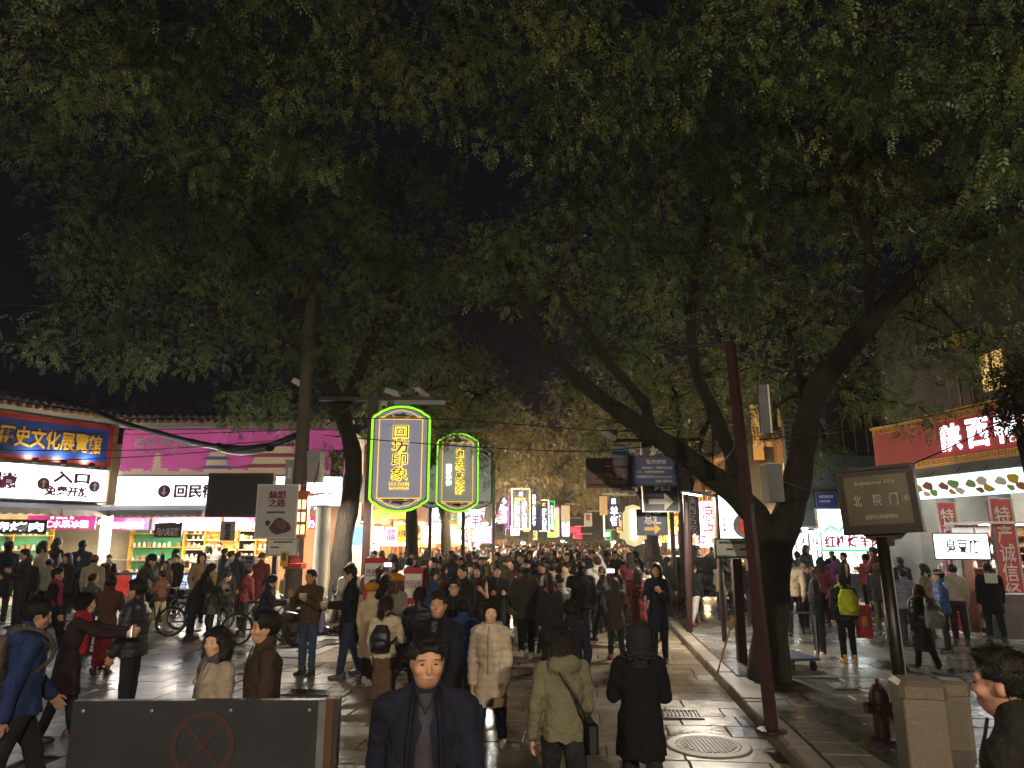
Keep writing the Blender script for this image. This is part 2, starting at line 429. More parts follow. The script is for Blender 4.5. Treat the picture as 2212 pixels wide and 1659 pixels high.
NG = np.random.default_rng(5)
def leaves(centres, radii, per, ll=.22, npair=4):
    """pinnate leaves hanging around cluster centres -> verts, quads"""
    C = np.repeat(np.asarray(centres), per, 0); Rr = np.repeat(np.asarray(radii), per)
    n = len(C)
    d = NG.normal(size=(n, 3)); d /= np.linalg.norm(d, axis=1)[:, None]
    P = C + d * (Rr * NG.random(n) ** .45)[:, None]
    ax = d * .8 + NG.normal(size=(n, 3)) * .55; ax[:, 2] -= .75
    ax /= np.linalg.norm(ax, axis=1)[:, None]
    up = NG.normal(size=(n, 3)) * .5; up[:, 2] += 1
    sd = np.cross(ax, up); sd /= np.linalg.norm(sd, axis=1)[:, None] + 1e-6
    nm = np.cross(sd, ax)
    L = ll * (.5 + .75 * NG.random(n))
    vs = []
    slots = [(.25 + .72 * i / npair, s) for i in range(npair) for s in (-1, 1)] + [(1.0, 0)]
    for t, s in slots:
        base = P + ax * (L * t)[:, None]
        if s: dr = sd * s * .86 + ax * .5
        else: dr = ax.copy()
        dr = dr + nm * NG.normal(size=(n, 1)) * .25 - np.array([0, 0, .18]); dr /= np.linalg.norm(dr, axis=1)[:, None]
        wd = np.cross(dr, nm); wd /= np.linalg.norm(wd, axis=1)[:, None] + 1e-6
        fl = (L * .29)[:, None]; fw = (L * .062)[:, None]
        vs.append(np.stack([base, base + dr * fl * .5 + wd * fw, base + dr * fl, base + dr * fl * .5 - wd * fw], 1))
    V = np.concatenate(vs).reshape(-1, 3)
    F = np.arange(len(V)).reshape(-1, 4)
    return V, F

def smooth_line(pts, rads, k=4):
    """Catmull-Rom through the points with a little wobble"""
    P = [Vector(p) for p in pts]; out = []; ro = []
    for i in range(len(P) - 1):
        a, b, c, d = P[max(i - 1, 0)], P[i], P[i + 1], P[min(i + 2, len(P) - 1)]
        for j in range(k):
            t = j / k
            q = .5 * ((2 * b) + (c - a) * t + (2 * a - 5 * b + 4 * c - d) * t * t + (3 * b - a - 3 * c + d) * t ** 3)
            out.append(q); ro.append((rads[i] * (1 - t) + rads[i + 1] * t) * (1 + .07 * math.sin(7.3 * (i + t) + 1.3 * len(P))))
    out.append(P[-1]); ro.append(rads[-1]); return out, ro

def tree(label, base, limbs, blobs, per=24, lm=None, dens=18, ll=.22, cr=.36, group='street trees', n=12, flare=True, bcap=.06):
    """limbs: list of (points, radii), the first one the trunk; blobs: (centre, radius)"""
    t = thing('tree', label, 'tree', base, 0, group)
    B = Vector(base); nodes = []
    for i, (pts, rad) in enumerate(limbs):
        p, q = smooth_line(pts, rad)
        if i == 0 and flare:
            q[0] *= 1.15; q[1] *= 1.05
        nodes += [(v, w) for v, w in zip(p, q) if i > 0 or len(limbs) == 1 or v.z > 2.5]
        b = MB().tube([v - B for v in p], q, n if i == 0 else 10)
        vv = np.array(b.v); ph = vv * 9.0
        vv[:, 0] += .018 * np.sin(ph[:, 2] * .55 + ph[:, 1] * 3); vv[:, 1] += .018 * np.sin(ph[:, 2] * .5 + ph[:, 0] * 3)
        b.v = [tuple(x) for x in vv]
        b.build('trunk' if i == 0 else 'limb', M_BARK, t, smooth=True)
    tw = MB(); cs = []; rs = []
    NA = np.array([tuple(v) for v, w in nodes])
    for c, R_ in blobs:
        k = max(4, int(R_ * R_ * dens))
        hub_i = int(np.argmin(np.linalg.norm(NA - np.array(c), axis=1))); hub = nodes[hub_i][0]
        bl = [hub, hub.lerp(Vector(c), .5) + Vector((0, 0, R_ * .15)), Vector(c)]
        pp, rr = smooth_line(bl, [min(bcap, nodes[hub_i][1] * .7), min(bcap, .03), .012], 3)
        tw.tube([v - B for v in pp], rr, 6, False)
        for _ in range(k):
            d = Vector(NG.normal(size=3)); d.normalize(); d.z *= .72
            cc = Vector(c) + d * R_ * (NG.random() ** .4)
            cs.append(tuple(cc - B)); rs.append(cr * (.6 + .8 * NG.random()))
            if NG.random() < .55:
                m = Vector(c).lerp(hub, .25 * NG.random())
                mid = m.lerp(cc, .5) + Vector((0, 0, .12))
                tw.tube([m - B, mid - B, cc - B], [.017, .011, .005], 4, False)
    if tw.v: tw.build('branches', M_BARK, t, smooth=True)
    if cs:
        V, F = leaves(cs, rs, per, ll)
        link('crown', np_mesh('crown', V, F, lm or M_LEAF, False), t)
    return t

A = at
# --- big forked tree on the east kerb
b0 = gp(1662, 1483)
D = b0.y
tb = Vector((b0.x, D, .05))
trunk = ([tb, A(1664, 1330, D), A(1672, 1210, D), A(1676, 1140, D)], [.30, .27, .275, .27])
limbs = [trunk,
         ([A(1678, 1190, D), A(1630, 1110, D + .1), A(1560, 1045, D + .2), A(1450, 965, D + .5), A(1340, 890, D + .9), A(1225, 800, D + 1.2), A(1150, 700, D + 1.3), A(1112, 600, D + 1.2), A(1060, 500, D + .6)], [.22, .2, .19, .17, .15, .125, .1, .08, .05]),
         ([A(1400, 930, D + .7), A(1390, 870, D + .9), A(1320, 790, D + 1.0), A(1255, 700, D + .8), A(1200, 620, D + .2)], [.11, .10, .085, .07, .05]),
         ([A(1600, 1085, D + .2), A(1580, 990, D + .8), A(1545, 900, D + 1.4), A(1500, 790, D + 1.8), A(1495, 640, D + 1.8), A(1520, 500, D + 1.2), A(1560, 380, D)], [.15, .14, .125, .11, .095, .08, .05]),
         ([A(1672, 1190, D), A(1712, 1080, D - .1), A(1735, 960, D - .2), A(1760, 850, D - .4), A(1850, 730, D - .8), A(1960, 610, D - 1.2), A(2080, 520, D - 1.6), A(2200, 450, D - 2)], [.24, .225, .21, .185, .165, .14, .11, .07]),
         ([A(1737, 970, D + .1), A(1742, 890, D + .5), A(1725, 800, D + .9), A(1700, 700, D + 1)], [.1, .085, .07, .05]),
         ([A(1870, 715, D - .9), A(1880, 560, D - 1.3), A(1840, 420, D - 2), A(1760, 300, D - 2.8)], [.1, .08, .065, .045])]
blobs = [(A(x, y, d), q) for x, y, d, q in (
    (1130, 560, 12.6, 1.3), (1270, 430, 11.5, 1.5), (1240, 640, 12.8, 1.1), (1400, 560, 12.5, 1.3), (1480, 680, 13.4, 1.2), (1540, 430, 11.6, 1.5), (1640, 560, 12, 1.3),
    (1690, 680, 12.6, 1.1), (1740, 420, 10.6, 1.4), (1900, 480, 10.3, 1.4), (2060, 420, 9.6, 1.4), (2150, 560, 9.8, 1.1), (1990, 700, 11.2, 1.0), (1870, 840, 12.2, .8),
    (1620, 260, 9.3, 1.4), (1800, 230, 8.7, 1.3), (1980, 250, 8.2, 1.3), (2150, 200, 7.8, 1.3), (1420, 260, 9.6, 1.4), (1220, 240, 9.6, 1.4), (1340, 760, 13, .9), (1600, 800, 13.2, .8), (1800, 700, 12, .9),
    (2120, 760, 10.6, .8), (1540, 1000, 14.5, .5), (1790, 960, 13, .6), (1960, 880, 12.4, .6), (1655, 900, 12.9, .45), (1690, 830, 13.0, .6))]
tree('large forked tree rising from the east kerb behind the leaning red pole', tb, limbs, blobs)

# --- curved tree beside the concrete pole
D = 17.0
tb = Vector((at(735, 1370, D).x, D, 0))
limbs = [([tb, A(735, 1250, D), A(742, 1160, D), A(760, 1060, D), A(762, 980, D), A(742, 905, D), A(722, 850, D)], [.30, .25, .225, .22, .205, .19, .175]),
         ([A(726, 860, D), A(700, 800, D - .2), A(670, 720, D - .5), A(630, 640, D - 1), A(560, 540, D - 1.8), A(500, 440, D - 3)], [.2, .18, .15, .12, .09, .06]),
         ([A(735, 890, D), A(768, 820, D + .3), A(795, 750, D + .2), A(840, 640, D - .4), A(880, 520, D - 1.4)], [.17, .15, .13, .1, .06]),
         ([A(690, 770, D - .3), A(590, 720, D - .6), A(470, 660, D - 1.2), A(340, 620, D - 2), A(230, 600, D - 2.6)], [.1, .09, .075, .06, .04])]
blobs = [(A(x, y, d), q) for x, y, d, q in (
    (640, 690, 16.4, 1.5), (520, 600, 15.6, 1.6), (380, 560, 14.8, 1.5), (250, 620, 14.4, 1.3), (180, 720, 14.6, .9), (330, 740, 15.2, 1.1), (450, 740, 15.8, .9), (590, 480, 14.5, 1.7),
    (760, 560, 15.6, 1.7), (880, 640, 16.2, 1.6), (990, 560, 15.8, 1.6), (700, 760, 17, 1.2), (820, 780, 17.4, 1.3), (560, 850, 17.6, 1.0), (640, 900, 18.2, .8), (510, 900, 18.3, .6), (430, 420, 13.4, 1.5),
    (250, 440, 12.8, 1.4), (170, 540, 13.2, 1.0), (700, 420, 14, 1.6), (860, 420, 14, 1.6), (960, 760, 18, 1.3), (720, 1000, 18.6, .6), (260, 790, 15, .7), (60, 740, 15, .5), (60, 330, 12.4, 1.0), (120, 240, 12, 1.0))]
tree('curved dark tree beside the concrete utility pole', tb, limbs, blobs, dens=16)

# --- near tree standing behind the camera, only its boughs reach into the picture
tb = st(-7.6, .6)
limbs = [([tb, tb + Vector((.1, .2, 2)), tb + Vector((.2, .5, 3.8)), tb + Vector((.1, 1.0, 5.2))], [.3, .27, .25, .2]),
         ([tb + Vector((.1, .9, 5)), A(200, -260, 5.2), A(420, -120, 7.6), A(640, 60, 9.4)], [.06, .05, .04, .03]),
         ([tb + Vector((.1, .9, 5)), A(520, -420, 5.0), A(700, -120, 8), A(980, 40, 9)], [.06, .05, .04, .03])]
blobs = [(A(x, y, d), q) for x, y, d, q in ((60, 120, 7.8, 1.1), (200, 60, 8, 1.2), (400, 60, 8.6, 1.3), (590, 140, 9.4, 1.2), (660, 300, 10, 1.1), (330, 230, 9.4, 1.2), (520, 330, 10.6, 1.1), (800, 120, 9.6, 1.4), (1000, 180, 9.8, 1.3), (620, -40, 8, 1.2))]
tree('near tree whose dark boughs hang over the upper west corner', tb, limbs, blobs, dens=19, bcap=.014)
tb = st(4.6, .4)
limbs = [([tb, tb + Vector((.1, .1, 2)), tb + Vector((0, .3, 4)), tb + Vector((-.2, .8, 5.4))], [.28, .25, .23, .18]),
         ([tb + Vector((-.1, .6, 5)), A(1500, -260, 6.0), A(1300, -60, 8), A(1100, 60, 9.4)], [.06, .05, .04, .03]),
         ([tb + Vector((-.1, .6, 5)), A(1900, -220, 5.8), A(2000, 0, 7.4), A(2080, 140, 8)], [.06, .05, .04, .03])]
blobs = [(A(x, y, d), q) for x, y, d, q in ((1120, 60, 8.8, 1.2), (1320, 80, 8.2, 1.2), (1520, 60, 7.8, 1.2), (1720, 60, 7.2, 1.1), (1900, 90, 6.8, 1.0), (2080, 60, 6.6, 1.0), (2190, 330, 6.8, .7))]
tree('near tree whose dark boughs hang over the upper east corner', tb, limbs, blobs, dens=20, bcap=.014)
# conifer-like tuft at the east edge, silhouetted by its shaded leaf colour
tb = Vector((at(2330, 1200, 6.6).x, 6.9, .12))
limbs = [([tb, tb + Vector((0, 0, 1.5)), tb + Vector((-.1, .05, 3.2))], [.09, .08, .05]), ([tb + Vector((0, 0, 2.6)), A(2260, 900, 6.6), A(2215, 850, 6.5)], [.04, .03, .015])]
tree('slim silhouetted sapling leaning over the red shop banner', tb, limbs, [(A(2195, 850, 6.4), .26), (A(2215, 780, 6.4), .2), (A(2185, 880, 6.4), .16), (A(2250, 830, 6.5), .3), (A(2290, 900, 6.6), .4)], dens=120, per=20, ll=.16, cr=.14, lm=M_LEAFD)

# --- the two rows going down the street
rr = random.Random(21)
row = [(-5.5, 23, 'second tree of the west row, below the twin neon signs'), (-5.3, 27.5, 'third tree of the west row, slim and straight'), (-5.4, 34, 'fourth tree of the west row, leaning over the stalls'),
       (-5.6, 42, 'fifth tree of the west row, near the bordered squid sign'), (-5.5, 52, 'sixth tree of the west row, far down the lane'), (-5.5, 66, 'last tree of the west row, lost in the lane glow'),
       (2.9, 21.5, 'second tree of the east row, behind the blue police notice'), (3.0, 27, 'third tree of the east row, leaning beside the parked car'), (2.8, 36, 'fourth tree of the east row, by the yellow scalloped sign'),
       (2.9, 47, 'fifth tree of the east row, far down the lane'), (2.9, 62, 'last tree of the east row, lost in the lane glow')]
for i, (a, b, lab) in enumerate(row):
    tb = st(a, b); s = 1 if a < 0 else -1
    lx = rr.uniform(-.5, .7) * s; h = rr.uniform(3.0, 3.8)
    top = tb + Vector((lx, rr.uniform(-.3, .3), h)); k = .24 if b < 35 else .22
    L1 = top + Vector((s * rr.uniform(1.2, 2.2), rr.uniform(-1, .6), 2.4)); L2 = top + Vector((-s * rr.uniform(.6, 1.4), rr.uniform(-.6, 1), 2.6))
    L3 = top + Vector((s * rr.uniform(.1, .6), rr.uniform(-1.5, 0), 3))
    limbs = [([tb, tb.lerp(top, .4) + Vector((lx * .25, 0, 0)), top], [k, k * .86, k * .8])] + [([top - Vector((0, 0, .25)), top.lerp(q, .5) + Vector((0, 0, .3)), q], [k * .6, k * .45, .05]) for q in (L1, L2, L3)]
    bl = [(L1, 1.7), (L2, 1.5), (L3, 1.7), (top + Vector((s * 2.4, -.6, 3.4)), 1.7), (top + Vector((s * .8, -.4, 4.2)), 1.8), (top + Vector((-s * 1.2, 0, 4)), 1.6), (top + Vector((s * 2.6, .2, 1.3)), 1.1), (top + Vector((s * 1.0, -1.6, 2.0)), 1.2)]
    tree(lab, tb, limbs, bl, per=18 if b < 40 else 12, lm=M_LEAFA if b > 26 else M_LEAF, dens=8 if b < 40 else 6, ll=.30 if b < 40 else .42, cr=.45, n=9)
# ================================================================ buildings
def zz(y, d): return CAM_H + slope(y) * d
M_PLASTER = mat('white_plaster', '#b9b7b0', .7, var=.2, vscale=2, bump=.1, bscale=12)
M_CREAM = mat('cream_plaster', '#c8b890', .7, var=.2, vscale=2, bump=.1, bscale=12)
M_TILE = mat('grey_roof_tile', '#55565a', .6, var=.35, vscale=7, bump=.15)
M_RAFT = mat('ochre_rafter', '#b08a58', .6, var=.3)
M_YWOOD = mat('yellow_shelf_wood', '#d9a23a', .5, var=.2, vscale=3)
M_GREENW = mat('green_panel', '#2f8a4c', .5, var=.3, vscale=4)
M_BROWNW = mat('brown_timber', '#6b3a1f', .5, var=.35, vscale=5, bump=.15)
M_AWN = mat('grey_awning_cloth', '#8f8a86', .8, var=.2, vscale=3, bump=.2)
M_FLOORT = mat('shop_floor', '#a49c90', .3, var=.2)
M_JAR = mat('pale_jar', '#d9d3c2', .3, var=.3, vscale=20)
M_CARTON = mat('carton', '#9a7b55', .7, var=.3, vscale=20)
M_PINK = mat('magenta_print', '#a82a70', .5, var=.1)
M_PINKLIT = mat('magenta_lit', '#b82a7c', .5, emit=.12, var=.08, sample=False)
M_BLUEP = mat('blue_panel', '#1d3a86', .45, var=.3, vscale=3)
M_REDP = mat('red_panel', '#a81626', .65, var=.12, vscale=2)
M_GLASS = bpy.data.materials.new('display_glass'); M_GLASS.use_nodes = True
_n = M_GLASS.node_tree; _n.nodes.clear(); _o = _n.nodes.new('ShaderNodeOutputMaterial'); _t = _n.nodes.new('ShaderNodeBsdfTransparent'); _g = _n.nodes.new('ShaderNodeBsdfGlossy'); _g.inputs['Roughness'].default_value = .05
_m = _n.nodes.new('ShaderNodeMixShader'); _m.inputs[0].default_value = .14; _n.links.new(_t.outputs[0], _m.inputs[1]); _n.links.new(_g.outputs[0], _m.inputs[2]); _n.links.new(_m.outputs[0], _o.inputs[0])

def arealight(name, parent, loc, power, sx, sy, c=(1, .85, .62), rot=(0, 0, 0)):
    l = bpy.data.lights.new(name, 'AREA'); l.energy = power; l.shape = 'RECTANGLE'; l.size = sx; l.size_y = sy; l.color = c
    o = link(name, l, parent, loc); o.rotation_euler = rot; return o
def pointlight(name, parent, loc, power, c=(1, .78, .45), rad=.06):
    l = bpy.data.lights.new(name, 'POINT'); l.energy = power; l.shadow_soft_size = rad; l.color = c
    return link(name, l, parent, loc)
def bulb(loc, label, power=14, group='bare bulbs under the awning', c=(1, .86, .6), cord=.3):
    t = thing('light_bulb', label, 'bulb', loc, 0, group)
    MB().lathe([(.004, -.075), (.035, -.06), (.05, -.03), (.045, 0), (.02, .03), (.018, .05)], n=10).build('glass', M_BULB, t, smooth=True)
    MB().lathe([(.022, .05), (.022, .1), (.008, .11)], n=8).build('socket', M_DSTEEL, t)
    MB().tube([(0, 0, .1), (0, 0, .1 + cord)], .005, 4).build('cord', M_BLACK, t)
    pointlight('bulb_light', t, (0, 0, -.13), power, c)
    return t

def sign_at(name, label, c, w, h, face, texts=(), frame=None, th=.14, rz=0.0, cat='sign', group=None, fw=.03):
    """flat sign, front towards local -y, c = centre"""
    t = thing(name, label, cat, (c[0], c[1], c[2] - h / 2), rz, group)
    bx('panel', face, t, -w / 2, w / 2, -th / 2, th / 2, 0, h)
    if frame:
        f = MB(); y0, y1 = -th / 2 - .012, th / 2 + .004
        f.box(-w / 2 - fw, w / 2 + fw, y0, y1, h + .001, h + fw); f.box(-w / 2 - fw, w / 2 + fw, y0, y1, -fw, -.001)
        f.box(-w / 2 - fw, -w / 2 - .001, y0, y1, .0, h); f.box(w / 2 + .001, w / 2 + fw, y0, y1, .0, h); f.build('sign_frame', frame, t)
    for s, m, u0, v0, u1, v1, *o in texts:
        o = dict(o[0]) if o else {}
        o.setdefault('bold', .018)
        lettering(t, s, m, ((u0 + u1) / 2 - .5) * w, (1 - (v0 + v1) / 2) * h, (u1 - u0) * w, (v1 - v0) * h, y=-th / 2 - .014, **o)
    return t
def sign(name, label, x0, y0, x1, y1, d, face, texts=(), frame=None, th=.14, rz=0.0, cat='sign', group=None, fw=.03):
    a = at(x0, y0, d); b = at(x1, y1, d); c = at((x0 + x1) / 2, (y0 + y1) / 2, d)
    return sign_at(name, label, c, (b.x - a.x) / max(.2, math.cos(rz)), a.z - b.z, face, texts, frame, th, rz, cat, group, fw)
def disc(parent, name, m, cx, cz, r, y, th=.01, n=24, r0=0.0):
    b = MB()
    if r0 <= 0: b.prism([(cx + r * math.cos(2 * math.pi * i / n), cz + r * math.sin(2 * math.pi * i / n)) for i in range(n)], y - th, y)
    else:
        for i in range(n):
            a0, a1 = 2 * math.pi * i / n, 2 * math.pi * (i + 1) / n
            b.prism([(cx + q * math.cos(a), cz + q * math.sin(a)) for q, a in ((r0, a0), (r, a0), (r, a1), (r0, a1))], y - th, y)
    return b.build(name, m, parent)
def blob(parent, name, m, cx, cz, rx, rz, y, seed, th=.006, n=22, M_=None):
    r = random.Random(seed); ph = [r.uniform(0, 6.28) for _ in range(3)]
    b = MB().prism([(cx + rx * math.cos(a) * (1 + .16 * math.sin(2 * a + ph[0]) + .1 * math.sin(5 * a + ph[1])), cz + rz * math.sin(a) * (1 + .16 * math.sin(3 * a + ph[2]))) for a in [2 * math.pi * i / n for i in range(n)]], y - th, y)
    if M_ is not None: b.xf(M_)
    return b.build(name, m, parent)
def arrow(parent, m, cx, cz, s, ang, y, name='arrow', long=1.0):
    ca, sa = math.cos(ang), math.sin(ang)
    def q(x, z): return (cx + s * (x * ca - z * sa), cz + s * (x * sa + z * ca))
    b = MB().prism([q(-.5 * long, -.1), (q(.15, -.1)), q(.15, .1), q(-.5 * long, .1)], y - .012, y).prism([q(.12, -.35), q(.5, 0), q(.12, .35)], y - .011, y)
    return b.build(name, m, parent)

M_STRIP = mat('added_shelf_strip', (1.0, .74, .32), .4, emit=3.0, var=0, sample=False)
def shelf_unit(label, loc, rz, w, h, m, back, nrow, jars=True, seed=1):
    t = thing('display_shelf', label, 'shelf', loc, rz)
    bx('back_panel', back, t, -w / 2, w / 2, .32, .35, 0, h)
    for s in (-1, 1): bx('side_panel', m, t, s * (w / 2 + .02) - .02, s * (w / 2 + .02) + .02, 0, .35, 0, h)
    r = random.Random(seed)
    jm = [MB().lathe([(.055, 0), (.06, .02), (.06, .11), (.035, .14), (.045, .145), (.045, .17)], n=8).mesh('jar', M_JAR), MB().box(-.07, .07, -.05, .05, 0, .17).mesh('packet', M_CARTON)]
    for i in range(nrow):
        z = .1 + (h - .15) * i / nrow
        bx('shelf_board', m, t, -w / 2, w / 2, .0, .318, z - .03, z)
        x = -w / 2 + .12
        while jars and x < w / 2 - .1:
            if r.random() < .8:
                k = r.random() < .3
                o = link('packet' if k else 'jar', jm[k], t, (x, .14 + r.uniform(-.02, .02), z + .001)); o.scale.z = r.uniform(.8, 1.3)
            x += .21
    if back is M_YWOOD:  # strips and fill light added to brighten the yellow shelf back
        for i in range(1, nrow): bx('light_strip', M_STRIP, t, -w / 2 + .03, w / 2 - .03, .27, .3, .1 + (h - .15) * i / nrow - .045, .1 + (h - .15) * i / nrow - .031)
        arealight('shelf_fill', t, (0, -.3, h - .05), 30, w * .9, .1, (1, .74, .34), (R(-35), 0, 0))
    bx('crown_board', m, t, -w / 2 - .05, w / 2 + .05, 0, .36, h + .001, h + .06)
    return t

def scallop_awning(parent, x0, x1, y0, y1, z0, z1, drop=.22):
    """sloping cloth from the wall (y1,z1) to the lip (y0,z0) with a scalloped valance"""
    b = MB(); n = max(4, int((x1 - x0) / .3))
    for i in range(n):
        xa, xb = x0 + (x1 - x0) * i / n, x0 + (x1 - x0) * (i + 1) / n
        b.quad((xa, y0, z0), (xb, y0, z0), (xb, y1, z1), (xa, y1, z1))
        b.quad((xa, y0 + .015, z0 - .02), (xa, y1, z1 - .02), (xb, y1, z1 - .02), (xb, y0 + .015, z0 - .02))
        k = 5
        for j in range(k):
            ua, ub = j / k, (j + 1) / k
            def dz(u): return -drop * (.72 + .28 * math.sin(math.pi * u))
            b.add([(xa + (xb - xa) * ua, y0 - .004, z0), (xa + (xb - xa) * ub, y0 - .004, z0), (xa + (xb - xa) * ub, y0 - .03, z0 + dz(ub)), (xa + (xb - xa) * ua, y0 - .03, z0 + dz(ua))], [(0, 3, 2, 1)])
    return b.build('awning', M_AWN, parent)

def tiled_eave(parent, L, ze, depth, rise, over, step=.28):
    """sloping roof along local x with tile rolls, rafter ends and a white soffit; eave lip at y=-over"""
    rf = MB()
    rf.add([(0, -over, ze), (L, -over, ze), (L, depth, ze + rise), (0, depth, ze + rise), (0, -over, ze + .05), (L, -over, ze + .05), (L, depth, ze + rise + .05), (0, depth, ze + rise + .05)],
           [(0, 3, 2, 1), (4, 5, 6, 7), (0, 1, 5, 4), (1, 2, 6, 5), (2, 3, 7, 6), (3, 0, 4, 7)])
    roof = rf.build('roof', M_TILE, parent)
    sl = math.hypot(depth + over, rise); n = 7
    b = MB(); prof = [(.085 * math.cos(math.pi * i / n), .085 * math.sin(math.pi * i / n)) for i in range(n + 1)]
    b.prism(prof, -.03, sl); tm = b.mesh('roof_tile', M_TILE)
    rm = MB().box(-.045, .045, 0, over * .8, -.1, 0).mesh('rafter_end', M_RAFT)
    k = int(L / step)
    for i in range(k):
        x = (i + .5) * L / k
        o = link('roof_tile', tm, roof, (x, -over, ze + .04)); o.rotation_euler = (math.atan2(rise, depth + over), 0, 0)
        link('rafter_end', rm, parent, (x, -over + .08, ze - .03))
    return roof

# ---------------- west side: market building closing the plaza
D0 = 26.0
X0 = at(246, 1060, D0).x; X1 = at(742, 1060, D0).x; LW = X1 - X0
def lx(px): return at(px, 1060, D0).x - X0
t = thing('market_building', 'white two storey market hall with grey tiled eave closing the plaza', 'building', (X0, D0, 0))
BM = t
bx('upper_wall', M_PLASTER, t, 0, LW, .25, .5, 3.35, 6.25)
bx('side_wall', M_PLASTER, t, LW - .25, LW, .5, 6, 0, 6.25)
bx('back_wall', M_CREAM, t, -6, LW - .26, 4.6, 4.8, 0, 6.2)
bx('shop_ceiling', M_PLASTER, t, 0, LW - .26, .5, 4.6, 3.36, 3.42)
bx('shop_floor', M_FLOORT, t, -.5, LW - .26, 0, 4.6, .0, .03)
for px, w in ((236, .2), (700, .28)):
    x = lx(px); MB().lathe([(w, 0), (w * 1.1, .12), (w, .2), (w * .95, 3.2), (w * 1.1, 3.34)], (x, .1, 0), 16).build('column', M_PLASTER, t, smooth=True)
tiled_eave(t, LW + .4, 6.5, 1.4, .55, .55)
bx('soffit_band', M_PLASTER, t, 0, LW, -.2, .248, 6.22, 6.42)
scallop_awning(t, lx(250), lx(470), -1.1, .24, 3.12, 3.42)
scallop_awning(t, lx(480), lx(690), -1.0, .24, 3.12, 3.42)
for i, px in enumerate((330, 480, 640)):
    f = bx('ceiling_light', mat('shop_ceiling_light', (1, .94, .82), .4, emit=26, var=0), t, lx(px) - .6, lx(px) + .6, 1.6, 2.2, 3.31, 3.35)
# the pictorial billboard
M_SKYPR = mat('billboard_magenta', '#b84c86', .5, emit=.2, var=.2, vscale=1.2)  # glow put into the magenta print colour to brighten it
y0, y1 = 929, 1026
a0, b1 = at(266, y0, D0), at(742, y1, D0); w, h = b1.x - a0.x, a0.z - b1.z
t = thing('billboard', 'magenta billboard printed with pagodas and white characters above the market lightbox', 'billboard', ((a0.x + b1.x) / 2, D0 + .12, b1.z))
bx('panel', M_SKYPR, t, -w / 2, w / 2, -.06, .06, 0, h)
lettering(t, '西安 最中国', M_TPALE, -w * .31, h * .72, w * .27, h * .2, -.075, .02)
lettering(t, "XI'AN  THE MOST CHINESE CITY", M_TPALE, -w * .32, h * .52, w * .22, h * .06, -.075)
M_PRC = mat('print_cream', '#d9c09a', .6, emit=.10, sample=False, var=.4, vscale=9); M_PRB = mat('print_brown', '#8a4a44', .6, emit=.10, sample=False, var=.4, vscale=9); M_PRG = mat('print_blue', '#5a5f86', .6, emit=.10, sample=False, var=.3)  # printed shapes carry the same put-in glow as the billboard
def pagoda(cx, s, tiers, wd, tall, nm):
    b = MB(); r2 = MB(); z = .02
    for i in range(tiers):
        k = wd * (1 - .55 * i / tiers)
        b.prism([(cx - k * .38, z), (cx + k * .38, z), (cx + k * .34, z + tall * .62), (cx - k * .34, z + tall * .62)], -.068, -.062)
        r2.prism([(cx - k * .62, z + tall * .60), (cx - k * .5, z + tall * .66), (cx + k * .5, z + tall * .66), (cx + k * .62, z + tall * .60), (cx + k * .3, z + tall), (cx - k * .3, z + tall)], -.072, -.063)
        z += tall
    r2.prism([(cx - .02, z), (cx + .02, z), (cx, z + tall * .9)], -.072, -.063)
    b.build('printed_tower', M_PRC, t); r2.build('printed_roof', nm, t)
pagoda(-w * .335, 1, 6, .5, .13, M_PRC); pagoda(-w * .07, 1, 3, 1.3, .34, M_PRG); pagoda(w * .19, 1, 3, 2.8, .4, M_PRB)
g = MB(); rr = random.Random(4); x = -w / 2
while x < w / 2 - .2:
    q = rr.uniform(.15, .5); g.prism([(x, .02), (min(x + q, w / 2 - .01), .02), (min(x + q, w / 2 - .01), rr.uniform(.1, .28)), (x, rr.uniform(.1, .28))], -.07, -.061); x += q
g.build('printed_skyline', M_PRC, t)
# lightbox
w = LW - .3
t = thing('lightbox_sign', 'long white lightbox with a down arrow and crimson characters above the market awning', 'lightbox', (X0 + .15 + w / 2, D0 + .1, zz(1093, D0)))
h = zz(1030, D0) - zz(1093, D0)
bx('panel', M_LBOX, t, -w / 2, w / 2, -.2, .14, 0, h); MB().box(-w / 2 - .04, w / 2 + .04, -.22, .139, -.05, -.001).box(-w / 2 - .04, w / 2 + .04, -.22, .139, h + .001, h + .05).build('trim', M_GREYP, t)
q = lx(358) - .15 - w / 2; disc(t, 'arrow_disc', M_TRED, q, h * .5, .235, -.205); arrow(t, M_TPALE, q, h * .5, .3, R(-90), -.222)
q = lx(423) - .15 - w / 2; lettering(t, '回民街', M_TRED, q + .05, h * .5, 1.6, .52, -.215, .042)
lettering(t, '免费开放', M_TRED, lx(600) - .15 - w / 2, h * .5, 1.8, .42, -.215, .042)
bx('black_screen', M_BLACK, BM, LW + .3, LW + .34, .3, 2.2, 3.5, 4.6)

# wing of the hall running towards the camera
dv = Vector((1.9, 3.5, 0)).normalized(); wa = math.atan2(dv.y, dv.x); WL = 8.0
wo_ = Vector((X0 - .05, D0 - .05, 0)) - dv * WL
def wl(px):      # distance along the wing seen at this column
    a, b, c = ray(px, 1040); k = a / b
    return (k * wo_.y - wo_.x) / (dv.x - k * dv.y)
t = thing('market_wing', 'market hall wing with blue signboard and tiled eave at the plaza edge', 'building', wo_, wa); BW = t
bx('upper_wall', M_CREAM, t, 0, WL, .25, .5, 3.35, 6.35)
bx('back_wall', M_CREAM, t, 0, WL - .02, 4.0, 4.2, 0, 6.3)
bx('shop_ceiling', M_PLASTER, t, 0, WL - .02, .5, 4.0, 3.36, 3.42)
bx('shop_floor', M_FLOORT, t, 0, WL - .02, .0, 4.0, .0, .03)
bx('corner_post', M_RAFT, t, WL - .35, WL - .08, -.12, .24, 4.6, 6.3)
